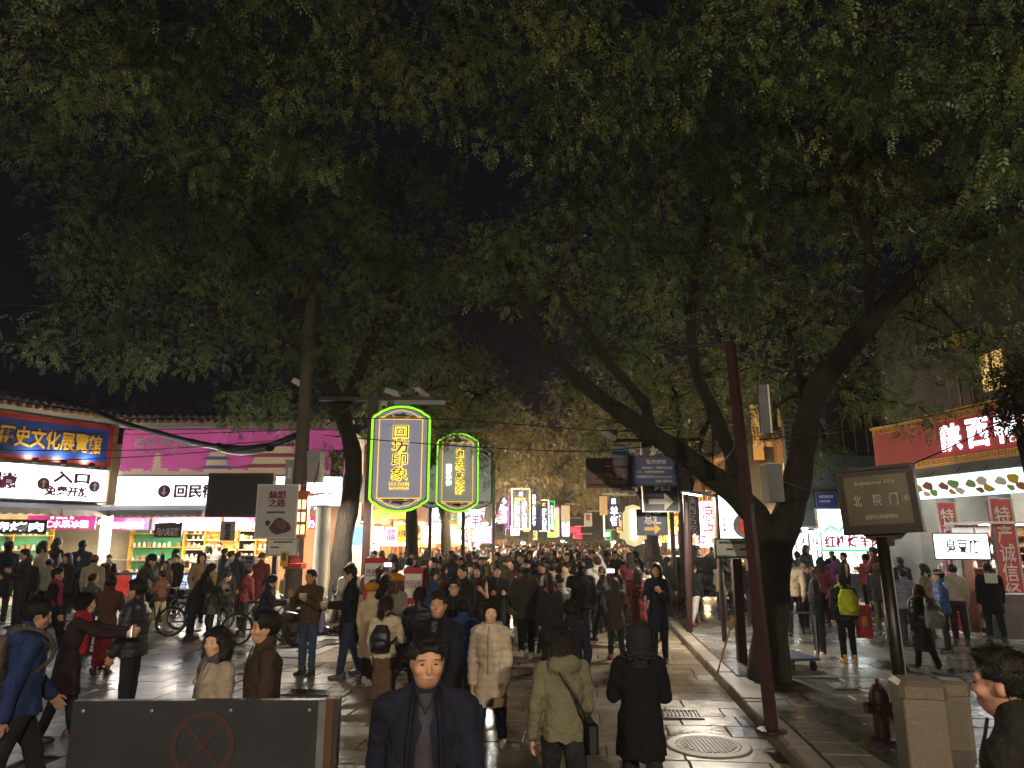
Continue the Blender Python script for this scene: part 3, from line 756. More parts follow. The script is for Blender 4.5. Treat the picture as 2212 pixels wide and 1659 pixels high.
tiled_eave(t, WL + .2, 6.55, 1.4, .55, .6)
bx('soffit_band', M_PLASTER, t, 0, WL, -.2, .248, 6.30, 6.46)
scallop_awning(t, wl(5) - 2, wl(104), -1.0, .24, 3.12, 3.42); scallop_awning(t, wl(107), wl(218), -1.0, .24, 3.10, 3.42)
for px in (30, 150):
    bx('ceiling_light', MATS['shop_ceiling_light'], t, wl(px) - .5, wl(px) + .5, 1.4, 1.9, 3.31, 3.35)
M_LANT = mat('gilt_lantern_band', '#8a6a3a', .5, .3, var=.5, vscale=5)
lb = MB()
for i in range(16):
    x = .3 + i * .47; lb.prism([(x - .2, 4.72), (x + .2, 4.72), (x + .17, 4.60), (x + .08, 4.52), (x - .08, 4.52), (x - .17, 4.60)], .05, .24)
lb.build('gilt_pendants', M_LANT, t)
def wpt(px, z, off): p = wo_ + dv * wl(px) + Vector((math.sin(wa), -math.cos(wa), 0)) * off; return Vector((p.x, p.y, z))
# blue honour board
s0, s1 = wl(-60), wl(230); cpt = wo_ + dv * (s0 + s1) / 2 + Vector((math.sin(wa), -math.cos(wa), 0)) * .12
M_REDLACQ = mat('red_lacquer_frame', '#a52a22', .4, var=.15)
t = sign_at('honour_board', 'blue signboard with gold characters in a red frame above the market wing', (cpt.x, cpt.y, 5.44), s1 - s0 - .4, 1.2, M_BLUEP, [('歷史文化展覽館', M_TGOLD, .06, .2, .93, .8, dict(bold=.02))], M_REDLACQ, .12, wa, fw=.14)
for i in range(3):
    q = thing('spotlight', ('first', 'second', 'third')[i] + ' small black floodlight under the blue signboard, counting towards the corner', 'spotlight', wpt(52 + 62 * i, 4.62, .5), wa, 'floodlights below the blue board')
    bx('housing', M_BLACK, q, -.09, .09, -.06, .06, 0, .16, .02); MB().tube([(0, 0, .02), (0, .35, -.02)], .015, 6).build('arm', M_BLACK, q)
    disc(q, 'lens', M_LENS, 0, .1, .045, .075, .012)
    arealight('flood', q, (0, .1, .18), 5, .1, .1, (1, .9, .7), (R(180 - 25), 0, 0))
w = WL - .35
cpt = wo_ + dv * (w / 2) + Vector((math.sin(wa), -math.cos(wa), 0)) * .0
h = 1.12
t = thing('lightbox_sign', 'white lightbox with entrance arrows and purple characters under the blue signboard', 'lightbox', (cpt.x, cpt.y, 3.44), wa)
bx('panel', M_LBOX, t, -w / 2, w / 2, -.2, .14, 0, h); MB().box(-w / 2 - .04, w / 2 + .04, -.22, .139, -.05, -.001).box(-w / 2 - .04, w / 2 + .04, -.22, .139, h + .001, h + .05).build('trim', M_GREYP, t)
def wc(px): return wl(px) - w / 2
lettering(t, '西安記憶', M_TRED, wc(0) - .9, h * .5, 2.6, .55, -.215, .028)
for px in (87, 198):
    disc(t, 'arrow_disc', M_TRED, wc(px), h * .47, .2, -.205); arrow(t, M_TPALE, wc(px), h * .47, .26, R(90), -.222)
lettering(t, '入口', M_TRED, wc(147), h * .7, 1.25, .42, -.215, .045); lettering(t, '免费开放', M_TRED, wc(141), h * .27, 1.5, .36, -.215, .042)

# signs and shelves inside the hall
def shop_sign(label, x0, y0, x1, y1, d, txt, face=None, fm=None, tm=None, sub=True, rz=0.0):
    T = [(txt, tm or M_TWHITE, .1, .34, .9, .9, dict(bold=.015))] + ([('清  HALAL  真', tm or M_TWHITE, .33, .07, .67, .25)] if sub else [])
    return sign('shop_sign', label, x0, y0, x1, y1, d, face or M_PINKLIT, T, fm, .06, rz)
shop_sign('magenta shop sign hanging beside the white column under the awning', 74, 1114, 193, 1143, 25.2, '手工水果冰糕', rz=R(18))
shop_sign('small magenta sign above the green shelves under the awning', 236, 1119, 319, 1144, 26.6, '回坊印象山楂糕', sub=False)
shop_sign('wide magenta sign above the tofu counter', 331, 1118, 476, 1145, 26.6, '马六臭豆腐')
shop_sign('magenta sign behind the hanging white pennant', 486, 1118, 578, 1145, 26.6, '老木招牌冰')
shop_sign('magenta sign just before the curved tree trunk', 640, 1114, 684, 1143, 26.6, '酸奶')
shop_sign('dark maroon sign hanging on chains in front of the tofu shelves', 336, 1129, 392, 1161, 24.8, '马六臭豆腐', mat('maroon_board', '#3c1420', .5), None, M_TPALE, False)
t = sign('hanging_pennant', 'white pennant with vertical characters hanging by the yellow shelves', 478, 1126, 506, 1168, 24.6, M_WHITEP, [('酸奶冰淇淋', M_TDARK, .3, .12, .7, .95, dict(vertical=True))], None, .02)
sign('led_sign', 'black board with glowing white characters at the west picture edge', -40, 1124, 66, 1151, 20.5, M_BLACK, [('红柳烤肉', M_TWHITE, .1, .12, .97, .88, dict(bold=.02))], M_BROWNW, .1, R(40))
shelf_unit('green shelf unit with few packets behind the pastry counter', (lx(262) + X0, D0 + 3.9, .03), 0, 3.1, 2.9, M_YWOOD, M_GREENW, 5, True, 3)
shelf_unit('yellow lit shelf unit full of jars behind the tofu counter', (lx(390) + X0, D0 + 3.9, .03), 0, 3.0, 2.9, M_YWOOD, M_YWOOD, 7, True, 5)
shelf_unit('yellow shelf unit of jars behind the coffee machine', (lx(520) + X0, D0 + 3.9, .03), 0, 3.0, 2.9, M_YWOOD, M_YWOOD, 7, True, 8)
shelf_unit('pale shelf unit beside the curved tree trunk', (lx(640) + X0, D0 + 3.9, .03), 0, 2.4, 2.6, M_WHITEP, M_PLASTER, 5, True, 9)
p = wpt(60, .03, -3.6); shelf_unit('green shelf unit inside the market wing', p, wa, 3.2, 2.8, M_YWOOD, M_GREENW, 5, True, 12)
p = wpt(180, .03, -3.6); shelf_unit('green shelf unit in the corner of the market wing', p, wa, 2.4, 2.8, M_YWOOD, M_GREENW, 5, True, 14)
for i, px in enumerate((236, 326, 357, 401, 438, 466, 487)):
    bulb((lx(px) + X0, D0 - .35, zz(1127, D0 - .35)), ('first', 'second', 'third', 'fourth', 'fifth', 'sixth', 'seventh')[i] + ' bare bulb in the row under the market awning, from the corner', 75, c=(1, .92, .76))

def counter(label, x0, x1, y_top, y_bot, d, face, texts, rz=0.0, case=True):
    a = at(x0, y_top, d); b_ = at(x1, y_top, d); w = b_.x - a.x; h = 1.0
    t = thing('counter', label, 'counter', ((a.x + b_.x) / 2, d + .35, .03), rz)
    bx('counter_body', M_WHITEP, t, -w / 2, w / 2, -.3, .35, 0, h - .06)
    bx('counter_top', M_STEEL, t, -w / 2 - .03, w / 2 + .03, -.36, .38, h - .06, h)
    bx('front_panel', face, t, -w / 2 + .03, w / 2 - .03, -.345, -.302, .25, h - .1)
    for s, m, u0, v0, u1, v1 in texts: lettering(t, s, m, ((u0 + u1) / 2 - .5) * w, .25 + .65 * (1 - (v0 + v1) / 2), (u1 - u0) * w, (v1 - v0) * .65, -.352)
    if case:
        bx('glass_case', M_GLASS, t, -w / 2, w / 2, -.3, -.28, h + .002, h + .38); bx('case_top', M_STEEL, t, -w / 2, w / 2, -.3, .1, h + .382, h + .40)
        r = random.Random(int(x0)); pm = MB().box(-.16, .16, -.12, .12, 0, .04, .01).mesh('food_tray', M_STEEL); fm = MB().lathe([(.11, 0), (.1, .035), (.04, .05)], n=8).mesh('food', mat('cooked_food', '#8a4a22', .5, var=.6, vscale=25, bump=.5))
        x = -w / 2 + .25
        while x < w / 2 - .2:
            q = link('food_tray', pm, t, (x, 0, h + .002)); link('food', fm, q, (0, 0, .03)); x += .4
    return t
M_CRED = mat('counter_print_red', '#c23a2e', .4, emit=.3, var=.6, vscale=2.5, sample=False)
M_CBLUE = mat('counter_light_blue', (.55, .68, .95), .4, emit=.5, var=.15, vscale=2)
counter('counter with red food print beneath the green shelves', 222, 284, 1222, 1267, 24.2, M_CRED, [])
counter('pale blue lit counter with crimson tofu characters', 286, 436, 1222, 1270, 24.2, M_CBLUE, [('臭豆腐', M_TRED, .3, .25, .82, .9)])
counter('yellow lit counter of snacks beside the pale tofu counter', 440, 560, 1215, 1290, 24.4, M_YWOOD, [])
p = wpt(100, 0, .6); 
t = counter('glass pastry counter along the market wing', 60, 205, 1222, 1267, p.y, M_WHITEP, [], wa)
# coffee machine, till, fan as things on the counters
t = thing('coffee_machine', 'steel coffee machine with round drums on the snack counter', 'machine', (at(527, 1200, 24.8).x, 24.8, 1.03))
bx('machine_body', M_STEEL, t, -.45, .45, -.2, .25, 0, .55, .03); bx('machine_front', M_BLACK, t, -.4, .4, -.215, -.202, .3, .5)
lettering(t, '))) ', M_TPALE, 0, .4, .3, .12, -.225)
for s in (-1, 1): disc(t, 'drum', M_GREYP, s * .22, .16, .11, -.203, .06)
t = thing('cash_register', 'white cash register screen on the tofu counter', 'till', (at(344, 1205, 24.6).x, 24.6, 1.03), R(-15))
bx('stand', M_GREYP, t, -.06, .06, -.02, .06, 0, .2); MB().prism([(-.22, .15), (.22, .15), (.22, .45), (-.22, .45)], -.06, -.02).build('screen', M_WHITEP, t)

# ---------------- north end of the hall side and the stalls down the west side of the lane
def side_frame(a, b, side):
    """origin on the facade line; local x runs so that local -y faces the lane"""
    p = st(a, b); return p, (-ANG + R(90) if side < 0 else -ANG - R(90))
M_GLOWIN = mat('warm_shop_wall', '#c98a3c', .6, var=.3, vscale=3)
M_SHUT = mat('lit_paper_window', (1.0, .5, .14), .5, emit=.55, var=.3, vscale=6, sample=False)
_front = MB().box(-.03, .03, -.05, .0, 0, 1.2).mesh('mullion', M_BROWNW)
def shophouse(a, b, side, w, lab, wall, zh=6.2, lit=40, stall=True, seed=1, lamps=2):
    o, rz = side_frame(a, b, side); r = random.Random(seed)
    t = thing('shophouse', lab, 'building', o, rz, 'shophouses along the lane')
    bx('upper_wall', wall, t, 0, w, .0, .3, 3.0, zh); bx('back_wall', M_GLOWIN, t, .2, w - .2, 2.6, 2.8, 0, 3.0)
    for x in (0, w - .2): bx('party_wall', wall, t, x, x + .2, .301, 4, 0, zh - .05)
    bx('ceiling', M_GLOWIN, t, .2, w - .2, .301, 2.6, 2.9, 2.999)
    bx('lintel', M_BROWNW, t, .0, w, -.08, -.002, 2.75, 3.15)
    for x in (.0, w / 2 - .08, w - .16): bx('timber_post', M_BROWNW, t, x, x + .16, -.079, -.003, .0, 2.749)
    tiled_eave(t, w, zh + .05, 1.2, .6, .6, .34)
    n = max(2, int(w / 1.4))
    for i in range(n):
        x = (i + .5) * w / n
        q = bx('window', M_BROWNW, t, x - .5, x + .5, -.06, -.003, 3.9, 5.3)
        bx('pane', M_SHUT if r.random() < .6 else M_BLACK, q, x - .43, x + .43, -.075, -.062, 3.97, 5.23)
        for k in (-.22, 0, .22): link('mullion', _front, q, (x + k, -.05, 3.99))
    bx('stall_counter', M_BROWNW, t, .3, w - .3, -.9, -.35, 0, .95); bx('stall_top', M_STEEL, t, .25, w - .25, -.95, -.3, .951, 1.0)
    for i in range(lamps):
        x = (i + .5) * w / lamps
        q = thing('hanging_lamp', ('farther', 'nearer')[i % 2] + ' glowing lamp of the ' + lab.replace('along the ', '').replace(' of the lane', ''), 'lamp', st(0, 0), 0, 'warm lamps in the lane stalls')
        M_ = Matrix.Translation(o) @ Matrix.Rotation(rz, 4, 'Z'); q.location = M_ @ Vector((x, -.55, 2.45))
        MB().lathe([(.05, .16), (.2, 0), (.19, -.01), (.04, .14)], n=12).build('lamp_shade', M_DSTEEL, q); MB().lathe([(.01, -.09), (.06, -.04), (.04, .03)], n=8).build('bulb', M_BULB, q, smooth=True)
        pointlight('lamp_light', q, (0, 0, -.16), lit * 5, (1, .66, .3), .08)
    return t
M_OCH = mat('ochre_wall', '#8a6038', .7, var=.35, vscale=2, bump=.15); M_GREYB = mat('grey_wash_wall', '#6f706c', .75, var=.3, vscale=2, bump=.2)
for i, (a, b, side, w, lab, wl_, zh, lit) in enumerate([
    (-9.2, 28.5, -1, 5.5, 'ochre shophouse behind the first neon plaque', M_OCH, 6.0, 55), (-9.0, 34.2, -1, 6, 'timber shophouse behind the second neon plaque', M_BROWNW, 6.4, 60),
    (-8.8, 40.4, -1, 6.5, 'ochre shophouse beyond the twin plaques on the west side', M_OCH, 6.8, 75), (-8.6, 47.1, -1, 8, 'timber shophouse by the bulb bordered signs', M_BROWNW, 7, 85), (-8.6, 55.3, -1, 10, 'pale shophouse far along the west side of the lane', M_OCH, 7, 80), (-8.6, 65.5, -1, 14, 'last shophouse on the west side of the lane', M_BROWNW, 7, 70),
    (8.4, 35.5, 1, 6, 'ochre shophouse behind the purple vertical sign', M_OCH, 6.4, 70), (8.2, 41.9, 1, 6.2, 'timber shophouse behind the parked car', M_BROWNW, 6.6, 75), (8.2, 49.5, 1, 7.3, 'ochre shophouse behind the yellow scalloped sign', M_OCH, 6.8, 75),
    (8.2, 59, 1, 9, 'timber shophouse far along the east side of the lane', M_BROWNW, 7, 75), (8.2, 74, 1, 14.5, 'last shophouse on the east side of the lane', M_OCH, 7, 60)]):
    shophouse(a, b, side, w, lab, wl_, zh, lit, seed=i)
# ================================================================ east side buildings
F0 = Vector((10.34, 19.4, .13)); frz = R(-81.7); fd = Vector((math.cos(frz), math.sin(frz), 0)); fn = Vector((math.sin(frz), -math.cos(frz), 0))
def fl(px, y=1000):
    a, b, c = ray(px, y); k = a / b
    return (k * F0.y - F0.x) / (fd.x - k * fd.y)
def fz(px, y):
    s = fl(px, y); return zz(y, F0.y + fd.y * s) - .13
M_DWALL = mat('dark_render_wall', '#4a4742', .75, var=.3, vscale=2, bump=.2)
t = thing('specialty_shop', 'shop with long red banner and red pillars on the east side', 'building', F0, frz); BS = t
FLN = 12.0
bx('upper_wall', M_DWALL, t, 0, FLN, .25, .5, 3.75, 9.0); bx('end_wall', M_GREYB, t, 0.0, .25, .501, 6, 0, 9.0)
bx('back_wall', M_PLASTER, t, .251, FLN, 3.2, 3.4, 0, 3.7); bx('shop_ceiling', M_PLASTER, t, .251, FLN, .501, 3.2, 3.6, 3.7)
bx('banner_soffit', M_DSTEEL, t, 0, FLN, -.25, .248, 3.45, 3.78)
for x in (1.4, 3.4, 5.4): bx('ceiling_light', MATS['shop_ceiling_light'], t, x - .5, x + .5, 1.4, 1.7, 3.55, 3.59)
M_GOLDT = mat('gold_trim', '#b39140', .4, .4, var=.2)
q = thing('shop_banner', 'long red banner with gold key pattern border and glowing white characters', 'banner sign', F0 + fn * .1, frz)
bx('panel', M_REDP, q, 0, FLN, -.12, .1, 3.8, 5.0)
bx('border_strip', M_GOLDT, q, -.06, FLN, -.135, .1, 3.72, 3.799); bx('border_strip', M_GOLDT, q, -.06, FLN, -.135, .1, 5.001, 5.08)
k = MB(); s = .02
for x0, z0, x1, z1 in ((0, 0, .16, .02), (0, .02, .02, .14), (.02, .12, .14, .14), (.12, .05, .14, .12), (.06, .05, .12, .07), (.06, .07, .08, .10)): k.box(x0, x1, -.02, 0, z0, z1)
km = k.mesh('key_motif', M_GOLDT)
for i in range(40):
    for z in (3.82, 4.84): link('key_motif', km, q, (.05 + i * .18, -.122, z))
for ch, px in (('陕', 2081), ('西', 2141), ('特', 2206), ('产', 2272)): lettering(q, ch, M_TWHITE, fl(px), 4.42, .62, .66, -.14, .03)
# slanted menu lightboxes under the banner
M_MENU = mat('menu_lightbox', (.6, .86, .9), .4, emit=.7, var=.15, vscale=1.5)
for i in range(5):
    x0 = fl(2010) + i * .82
    m = thing('menu_lightbox', ('first', 'second', 'third', 'fourth', 'fifth')[i] + ' slanted menu lightbox under the red banner, from the far end', 'lightbox', F0 + fd * (x0 + .4) + fn * .4 + Vector((0, 0, 3.0)), frz, 'menu lightboxes under the red banner')
    b_ = MB().box(-.39, .39, -.02, .02, 0, .55); b_.xf(Matrix.Rotation(R(28), 4, 'X')); b_.build('panel', M_MENU, m)
    for q_ in range(4):
        blob(m, 'printed_dish', mat('dish_print_%d' % ((i + q_) % 4), ('#a8862a', '#8a4a2e', '#7a8a4a', '#b8a890')[(i + q_) % 4], .5, emit=.16, var=.7, vscale=18, sample=False), (-.22, .12, .2, -.05)[q_], (.3, .34, .16, .14)[q_], (.13, .15, .12, .1)[q_], (.1, .11, .09, .07)[q_], -.0205 - .002 * q_, i * 7 + q_, .004, M_=Matrix.Rotation(R(28), 4, 'X'))
    MB().tube([(0, .0, .55), (0, .5, .9)], .012, 5).build('bracket', M_DSTEEL, m)
M_PILR = mat('pillar_red_print', '#a02a30', .45, emit=.05, var=.1, sample=False)
for px, txt, lab, w_ in ((2056, '特产超市欢迎您', 'first', .46), (2174, '特产诚信经营', 'second', .5), (2330, '特产', 'third', .5)):
    s = fl(px, 1150)
    m = thing('clad_pillar', lab + ' red clad pillar with pale vertical characters under the banner', 'pillar', F0 + fd * s + fn * .1, R(-24)); w_ *= .82
    bx('panel', M_PILR, m, -w_ / 2, w_ / 2, -.22, .1, .0, 2.9); e_ = MB()
    for sx in (-1, 1): e_.box(sx * w_ / 2 - .02, sx * w_ / 2 + .02, -.235, -.205, .0, 2.9)
    e_.box(-w_ / 2, w_ / 2, -.232, -.2, 2.91, 3.3); e_.build('edge_strip', M_STEEL, m)
    lettering(m, txt, M_TPALE, 0, 1.55, .28, 2.4 if len(txt) > 4 else .8, -.238, .01, True)
sN = F0 + fd * fl(2163, 1170) + fn * .9
sign_at('stall_lightbox', 'small lightbox with black characters hanging before the red pillars', (sN.x - .1, sN.y, zz(1180, sN.y)), 1.0, .52, M_LBOX, [('臭豆腐', M_TDARK, .2, .2, .85, .8)], M_DSTEEL, .1, R(-28))
m = thing('metal_cabinet', 'grey metal cabinet with open door in the shop end wall', 'cabinet', F0 + fn * .02 + fd * .5, frz)
bx('cabinet_body', M_GREYP, m, -.4, .4, -.1, .2, 0, 2.3); bx('cabinet_door', M_GREYP, m, .41, .45, -.7, -.1, .02, 2.2); bx('label_plate', M_WHITEP, m, -.1, .1, -.115, -.101, 1.4, 1.7)
# upper window, lit
s0, s1 = fl(2103, 800), fl(2152, 800)
for sa, sb, za, zb, lit in ((s0, s1, fz(2128, 842), fz(2128, 758), True), (fl(2030, 800), fl(2075, 800), fz(2050, 880), fz(2050, 800), False), (fl(2185, 800), fl(2240, 800), fz(2128, 842), fz(2128, 758), False)):
    w_ = bx('window', M_BROWNW, t, sa - .06, sb + .06, .2, .249, za - .06, zb + .06)
    bx('pane', mat('lit_room_window', (1.0, .6, .2), .5, emit=.24, var=.35, vscale=1.5, sample=False) if lit else M_BLACK, w_, sa, sb, .19, .199, za, zb); bx('mullion', M_BROWNW, w_, (sa + sb) / 2 - .03, (sa + sb) / 2 + .03, .17, .189, za, zb)
sc_ = F0 + fd * ((fl(2018, 745) + fl(2120, 745)) / 2) + fn * .35
sign_at('cursive_sign', 'dark sign with thin cursive letters above the lit upper window', (sc_.x, sc_.y, zz(743, sc_.y)), 1.6, .45, M_DSTEEL, [('kyon', M_GREYP, .05, .15, .55, .85), ('sn', M_TGOLD, .6, .1, .95, .9)], M_STEEL, .08, frz + R(25))

# grey brick house facing the camera
YB = 26.0; xb0 = at(1700, 1000, YB).x; xb1 = at(1960, 1000, YB).x
t = thing('brick_house', 'grey brick house with dark window behind the kebab stalls', 'building', (xb0, YB, .13)); WB = xb1 - xb0
M_MORT = mat('dark_mortar', '#4b4f4f', .8, var=.3)
bx('wall', M_MORT, t, 0, WB, .02, .3, 0, 8.2)
M_BRICK = mat('grey_brick', '#76807d', .75, var=.3, vscale=3, bump=.25, objcol=False)
brm = [MB().box(-.14, .14, -.02, .019, -.042, .042).mesh('brick', M_BRICK)]
bricks = []
z = 2.4; j = 0
while z < 6.4:
    x = .16 + (.15 if j % 2 else 0)
    while x < WB - .1:
        bricks.append((x, z)); x += .3
    z += .1; j += 1
bricks.sort(key=lambda p: abs(p[0] - (at(1840, 1000, YB).x - xb0)) * .6 + abs(p[1] - 3.9))
restb = MB(); rr = random.Random(9)
for i, (x, z) in enumerate(bricks):
    if abs(x - (at(1840, 900, YB).x - xb0)) < 1.05 and z > 5.0: continue
    if i < 300: link('brick', brm[0], t, (x, rr.uniform(-.006, .004), z))
    else: restb.box(x - .14, x + .14, -.02, .019, z - .042, z + .042)
if restb.v: restb.build('outer_bricks', M_BRICK, t)['kind'] = 'stuff'
xw = at(1840, 900, YB).x - xb0
w_ = bx('window', M_DSTEEL, t, xw - 1.0, xw + 1.0, -.05, .015, 5.05, 7.2); bx('pane', M_BLACK, w_, xw - .9, xw + .9, -.06, -.052, 5.15, 7.1)
for k_ in (-.45, 0, .45): bx('window_bar', M_GREYP, w_, xw + k_ - .02, xw + k_ + .02, -.08, -.061, 5.15, 7.1)
tiled_eave(t, WB, 8.2, 1.2, .6, .5, .34)
sign('wall_plaque', 'blue wall plaque on the grey brick house', 1762, 1065, 1806, 1096, 25.7, M_BLUEP, [('北院门街区导览', M_TPALE, .12, .15, .88, .35), ('文物保护单位', M_TPALE, .12, .5, .7, .65)], M_STEEL, .05)
# house with warm upper windows behind the big tree
YC = 31.0; xc0 = at(1600, 1000, YC).x; xc1 = at(1740, 1000, YC).x
t = thing('timber_house', 'timber house with glowing upper windows behind the forked tree', 'building', (xc0, YC, .13)); WC = xc1 - xc0
bx('wall', M_GREYB, t, 0, WC, 0, .3, 0, 8.6); tiled_eave(t, WC, 8.6, 1.2, .6, .5, .34)
for i, px in enumerate((1632, 1654, 1690)):
    x = at(px, 900, YC).x - xc0
    w_ = bx('window', M_BROWNW, t, x - .3, x + .3, -.06, -.002, 5.3 + .6 * (i % 2), 8.0); bx('pane', mat('dim_paper_window', (1.0, .5, .16), .5, emit=.12, var=.5, vscale=3, sample=False), w_, x - .24, x + .24, -.07, -.061, 5.4 + .6 * (i % 2), 7.9)

# kebab stalls
def stall(label, x0, x1, d, seed=1, c=(.95, .97, 1.0), power=60):
    a = at(x0, 1180, d).x; b_ = at(x1, 1180, d).x; w = b_ - a
    t = thing('snack_stall', label, 'stall', ((a + b_) / 2, d, .13), 0)
    bx('stall_counter', M_STEEL, t, -w / 2, w / 2, -.3, .3, 0, .92, .02); bx('back_panel', M_PLASTER, t, -w / 2, w / 2, 1.1, 1.15, 0, 2.3)
    for s in (-1, 1): bx('stall_post', M_STEEL, t, s * (w / 2 - .03) - .025, s * (w / 2 - .03) + .025, -.28, -.23, .921, 2.35)
    bx('canopy', M_WHITEP, t, -w / 2 - .1, w / 2 + .1, -.35, 1.2, 2.36, 2.42)
    r = random.Random(seed); fm = MB().lathe([(.13, 0), (.12, .05), (.04, .09)], n=8).mesh('food_pile', MATS['cooked_food'])
    x = -w / 2 + .2
    while x < w / 2 - .1: link('food_pile', fm, t, (x, r.uniform(-.1, .1), .922)); x += .33
    arealight('canopy_light', t, (0, .3, 2.33), power, w * .8, .2, c); bx('light_strip', MATS['shop_ceiling_light'], t, -w * .4, w * .4, .25, .33, 2.345, 2.358)
    return t
stall('kebab stall with green bordered sign below the brick wall', 1765, 1905, 24.0, 2)
stall('bread stall beside the signpost', 1915, 1985, 23.6, 3)
stall('goods stall in front of the red clad pillars', 2128, 2270, 15.6, 6, power=22)
shelf_unit('brown shelf of packets behind the goods stall', (at(2165, 1180, 16.2).x + .1, 16.3, .13), 0, 1.5, 2.1, M_BROWNW, M_CARTON, 6, True, 21)
for k_, s_ in enumerate((fl(2075, 1150), fl(2120, 1150))): shelf_unit(('brown goods shelf inside the specialty shop beside the first red pillar', 'brown goods shelf inside the specialty shop between the red pillars')[k_], F0 + fd * s_ - fn * .7, R(-24), 1.3, 2.3, M_BROWNW, M_CARTON, 6, True, 30 + k_)
stall('small snack stall beside the forked trunk', 1712, 1760, 24.3, 4)
sign('stall_lightbox', 'plain white lightbox above the green bordered kebab sign', 1763, 1100, 1842, 1148, 24.1, M_LBOX, [], M_STEEL, .1)
# kebab sign with onion-dome outline and green LED rope
d = 23.5; a = at(1774, 1189, d); b_ = at(1904, 1132, d); w = b_.x - a.x; h = 1.02 * (zz(1145, d) - zz(1189, d))
t = thing('kebab_sign', 'white lit kebab sign edged with green light rope', 'lightbox', ((a.x + b_.x) / 2, d, a.z))
out = [(-w / 2, 0), (w / 2, 0), (w / 2, h * .82), (w * .36, h * .86), (w * .30, h * 1.0), (w * .22, h * 1.08), (w * .13, h * 1.15), (.03 * w, h * 1.33), (-.07 * w, h * 1.15), (-.16 * w, h * 1.06), (-.2 * w, h * .88), (-.24 * w, h * 1.0), (-.3 * w, h * 1.08), (-.335 * w, h * 1.2), (-.37 * w, h * 1.08), (-.42 * w, h * .98), (-.43 * w, h * .84), (-w / 2, h * .82)]
MB().prism(out, -.06, .06).build('panel', M_LBOX, t)
MB().tube([(x, -.075, z) for x, z in out] + [(out[0][0], -.075, 0)], .032, 6).build('light_rope', M_GREENLED, t)
M_TCRIM = mat('letters_kebab_red', '#b01838', .5, emit=.15, sample=False)
lettering(t, '红柳烤羊肉', M_TCRIM, 0, h * .42, w * .9, h * .62, -.07, .03); lettering(t, '老马', M_TDARK, .03 * w, h * .98, w * .16, h * .2, -.07); lettering(t, '清', M_TCRIM, -.335 * w, h * .98, w * .07, h * .2, -.07)
for x0, y0, x1, y1, s_, lab, dd in ((1718, 1153, 1745, 1186, '小吃', 'narrow lightbox beside the forked trunk with black characters', 23.9), (1747, 1153, 1771, 1186, '老馬', 'narrow lightbox next to the kebab sign', 23.9), (1929, 1151, 1999, 1184, '烤馕', 'lightbox with bread picture behind the signpost', 23.3)):
    m = sign('stall_lightbox', lab, x0, y0, x1, y1, dd, M_LBOX, [(s_, M_TDARK, .45 if x0 > 1900 else .2, .25, .92 if x0 > 1900 else .8, .75)], M_STEEL, .1)
    if x0 > 1900:
        for k_ in (-.3, -.12): disc(m, 'printed_bread', MATS['dish_print_0'], k_, .28, .13, -.062, .006)

# ================================================================ poles, lamps and signs
def lamp_head(t, p, ang, L=.62):
    """LED road lamp; p = where the arm meets it, ang = heading in plan"""
    M_ = Matrix.Translation(p) @ Matrix.Rotation(ang, 4, 'Z') @ Matrix.Rotation(R(-9), 4, 'Y')
    b = MB(); b.add([(0, -.05, -.03), (0, .05, -.03), (0, .05, .03), (0, -.05, .03), (.16, -.09, -.03), (.16, .09, -.03), (.16, .09, .05), (.16, -.09, .05), (L, -.11, -.03), (L, .11, -.03), (L, .08, .0), (L, -.08, .0)],
          [(0, 1, 2, 3), (0, 4, 5, 1), (1, 5, 6, 2), (2, 6, 7, 3), (3, 7, 4, 0), (4, 8, 9, 5), (5, 9, 10, 6), (6, 10, 11, 7), (7, 11, 8, 4), (8, 11, 10, 9)]); b.xf(M_); h = b.build('lamp_head', M_GREYP, t)
    MB().box(.2, L - .04, -.085, .085, -.05, -.031).xf(M_).build('lens', M_LENS, h)
    q = M_ @ Vector((.4, 0, -.08))
    o = arealight('street_light', t, q, LAMP_W, .36, .15, LAMP_C); return o
LAMP_W = 110; LAMP_C = (1, .88, .7)
c0 = gp(626, 1392); topc = at(678, 560, 16.3)
t = thing('utility_pole', 'tall concrete utility pole carrying boxes and cables at the plaza edge', 'pole', c0)
M_CONC = mat('pole_concrete', '#5e554b', .8, var=.25, vscale=3, bump=.2)
MB().tube([(0, 0, 0), tuple((topc - c0) * .5), tuple(topc - c0)], [.185, .15, .125], 16).build('shaft', M_CONC, t, smooth=True)
pf = lambda z: c0 + (topc - c0) * (z / topc.z)
for (x0, y0, x1, y1, dd, th_) in ((651, 978, 690, 1040, 15.9, .35), (621, 997, 648, 1048, 16.2, .3)):
    a = at(x0, y0, dd); b_ = at(x1, y1, dd)
    k = bx('junction_box', M_GREYP, t, a.x - c0.x, b_.x - c0.x, dd - c0.y - .1, dd - c0.y + th_, b_.z, a.z)
    bx('box_lid', M_GREYP, k, a.x - c0.x - .02, b_.x - c0.x + .02, dd - c0.y - .13, dd - c0.y + th_ + .02, a.z + .001, a.z + .03); bx('label_plate', M_WHITEP, k, a.x - c0.x + .06, a.x - c0.x + .14, dd - c0.y - .108, dd - c0.y - .101, b_.z + .15, b_.z + .4)
k = bx('warning_band', M_REDLACQ, t, -.19, .19, -.2, .2, 1.55, 1.66)
p_ = at(655, 1074, 15.8)
MB().tube([p_ - c0 + Vector((-.18, .3, -.02)), p_ - c0], .03, 8).build('lamp_bracket', M_GREYP, t)
lamp_head(t, p_ - c0, R(-8))
t2 = thing('street_lamp', 'lit lamp arm beyond the blue police notice', 'street lamp', at(1560, 1300, 15.0) * Vector((1, 1, 0)) if False else Vector((at(1560, 1300, 15.0).x, 15.0, .13)))
p_ = at(1536, 1070, 15.0) - t2.location
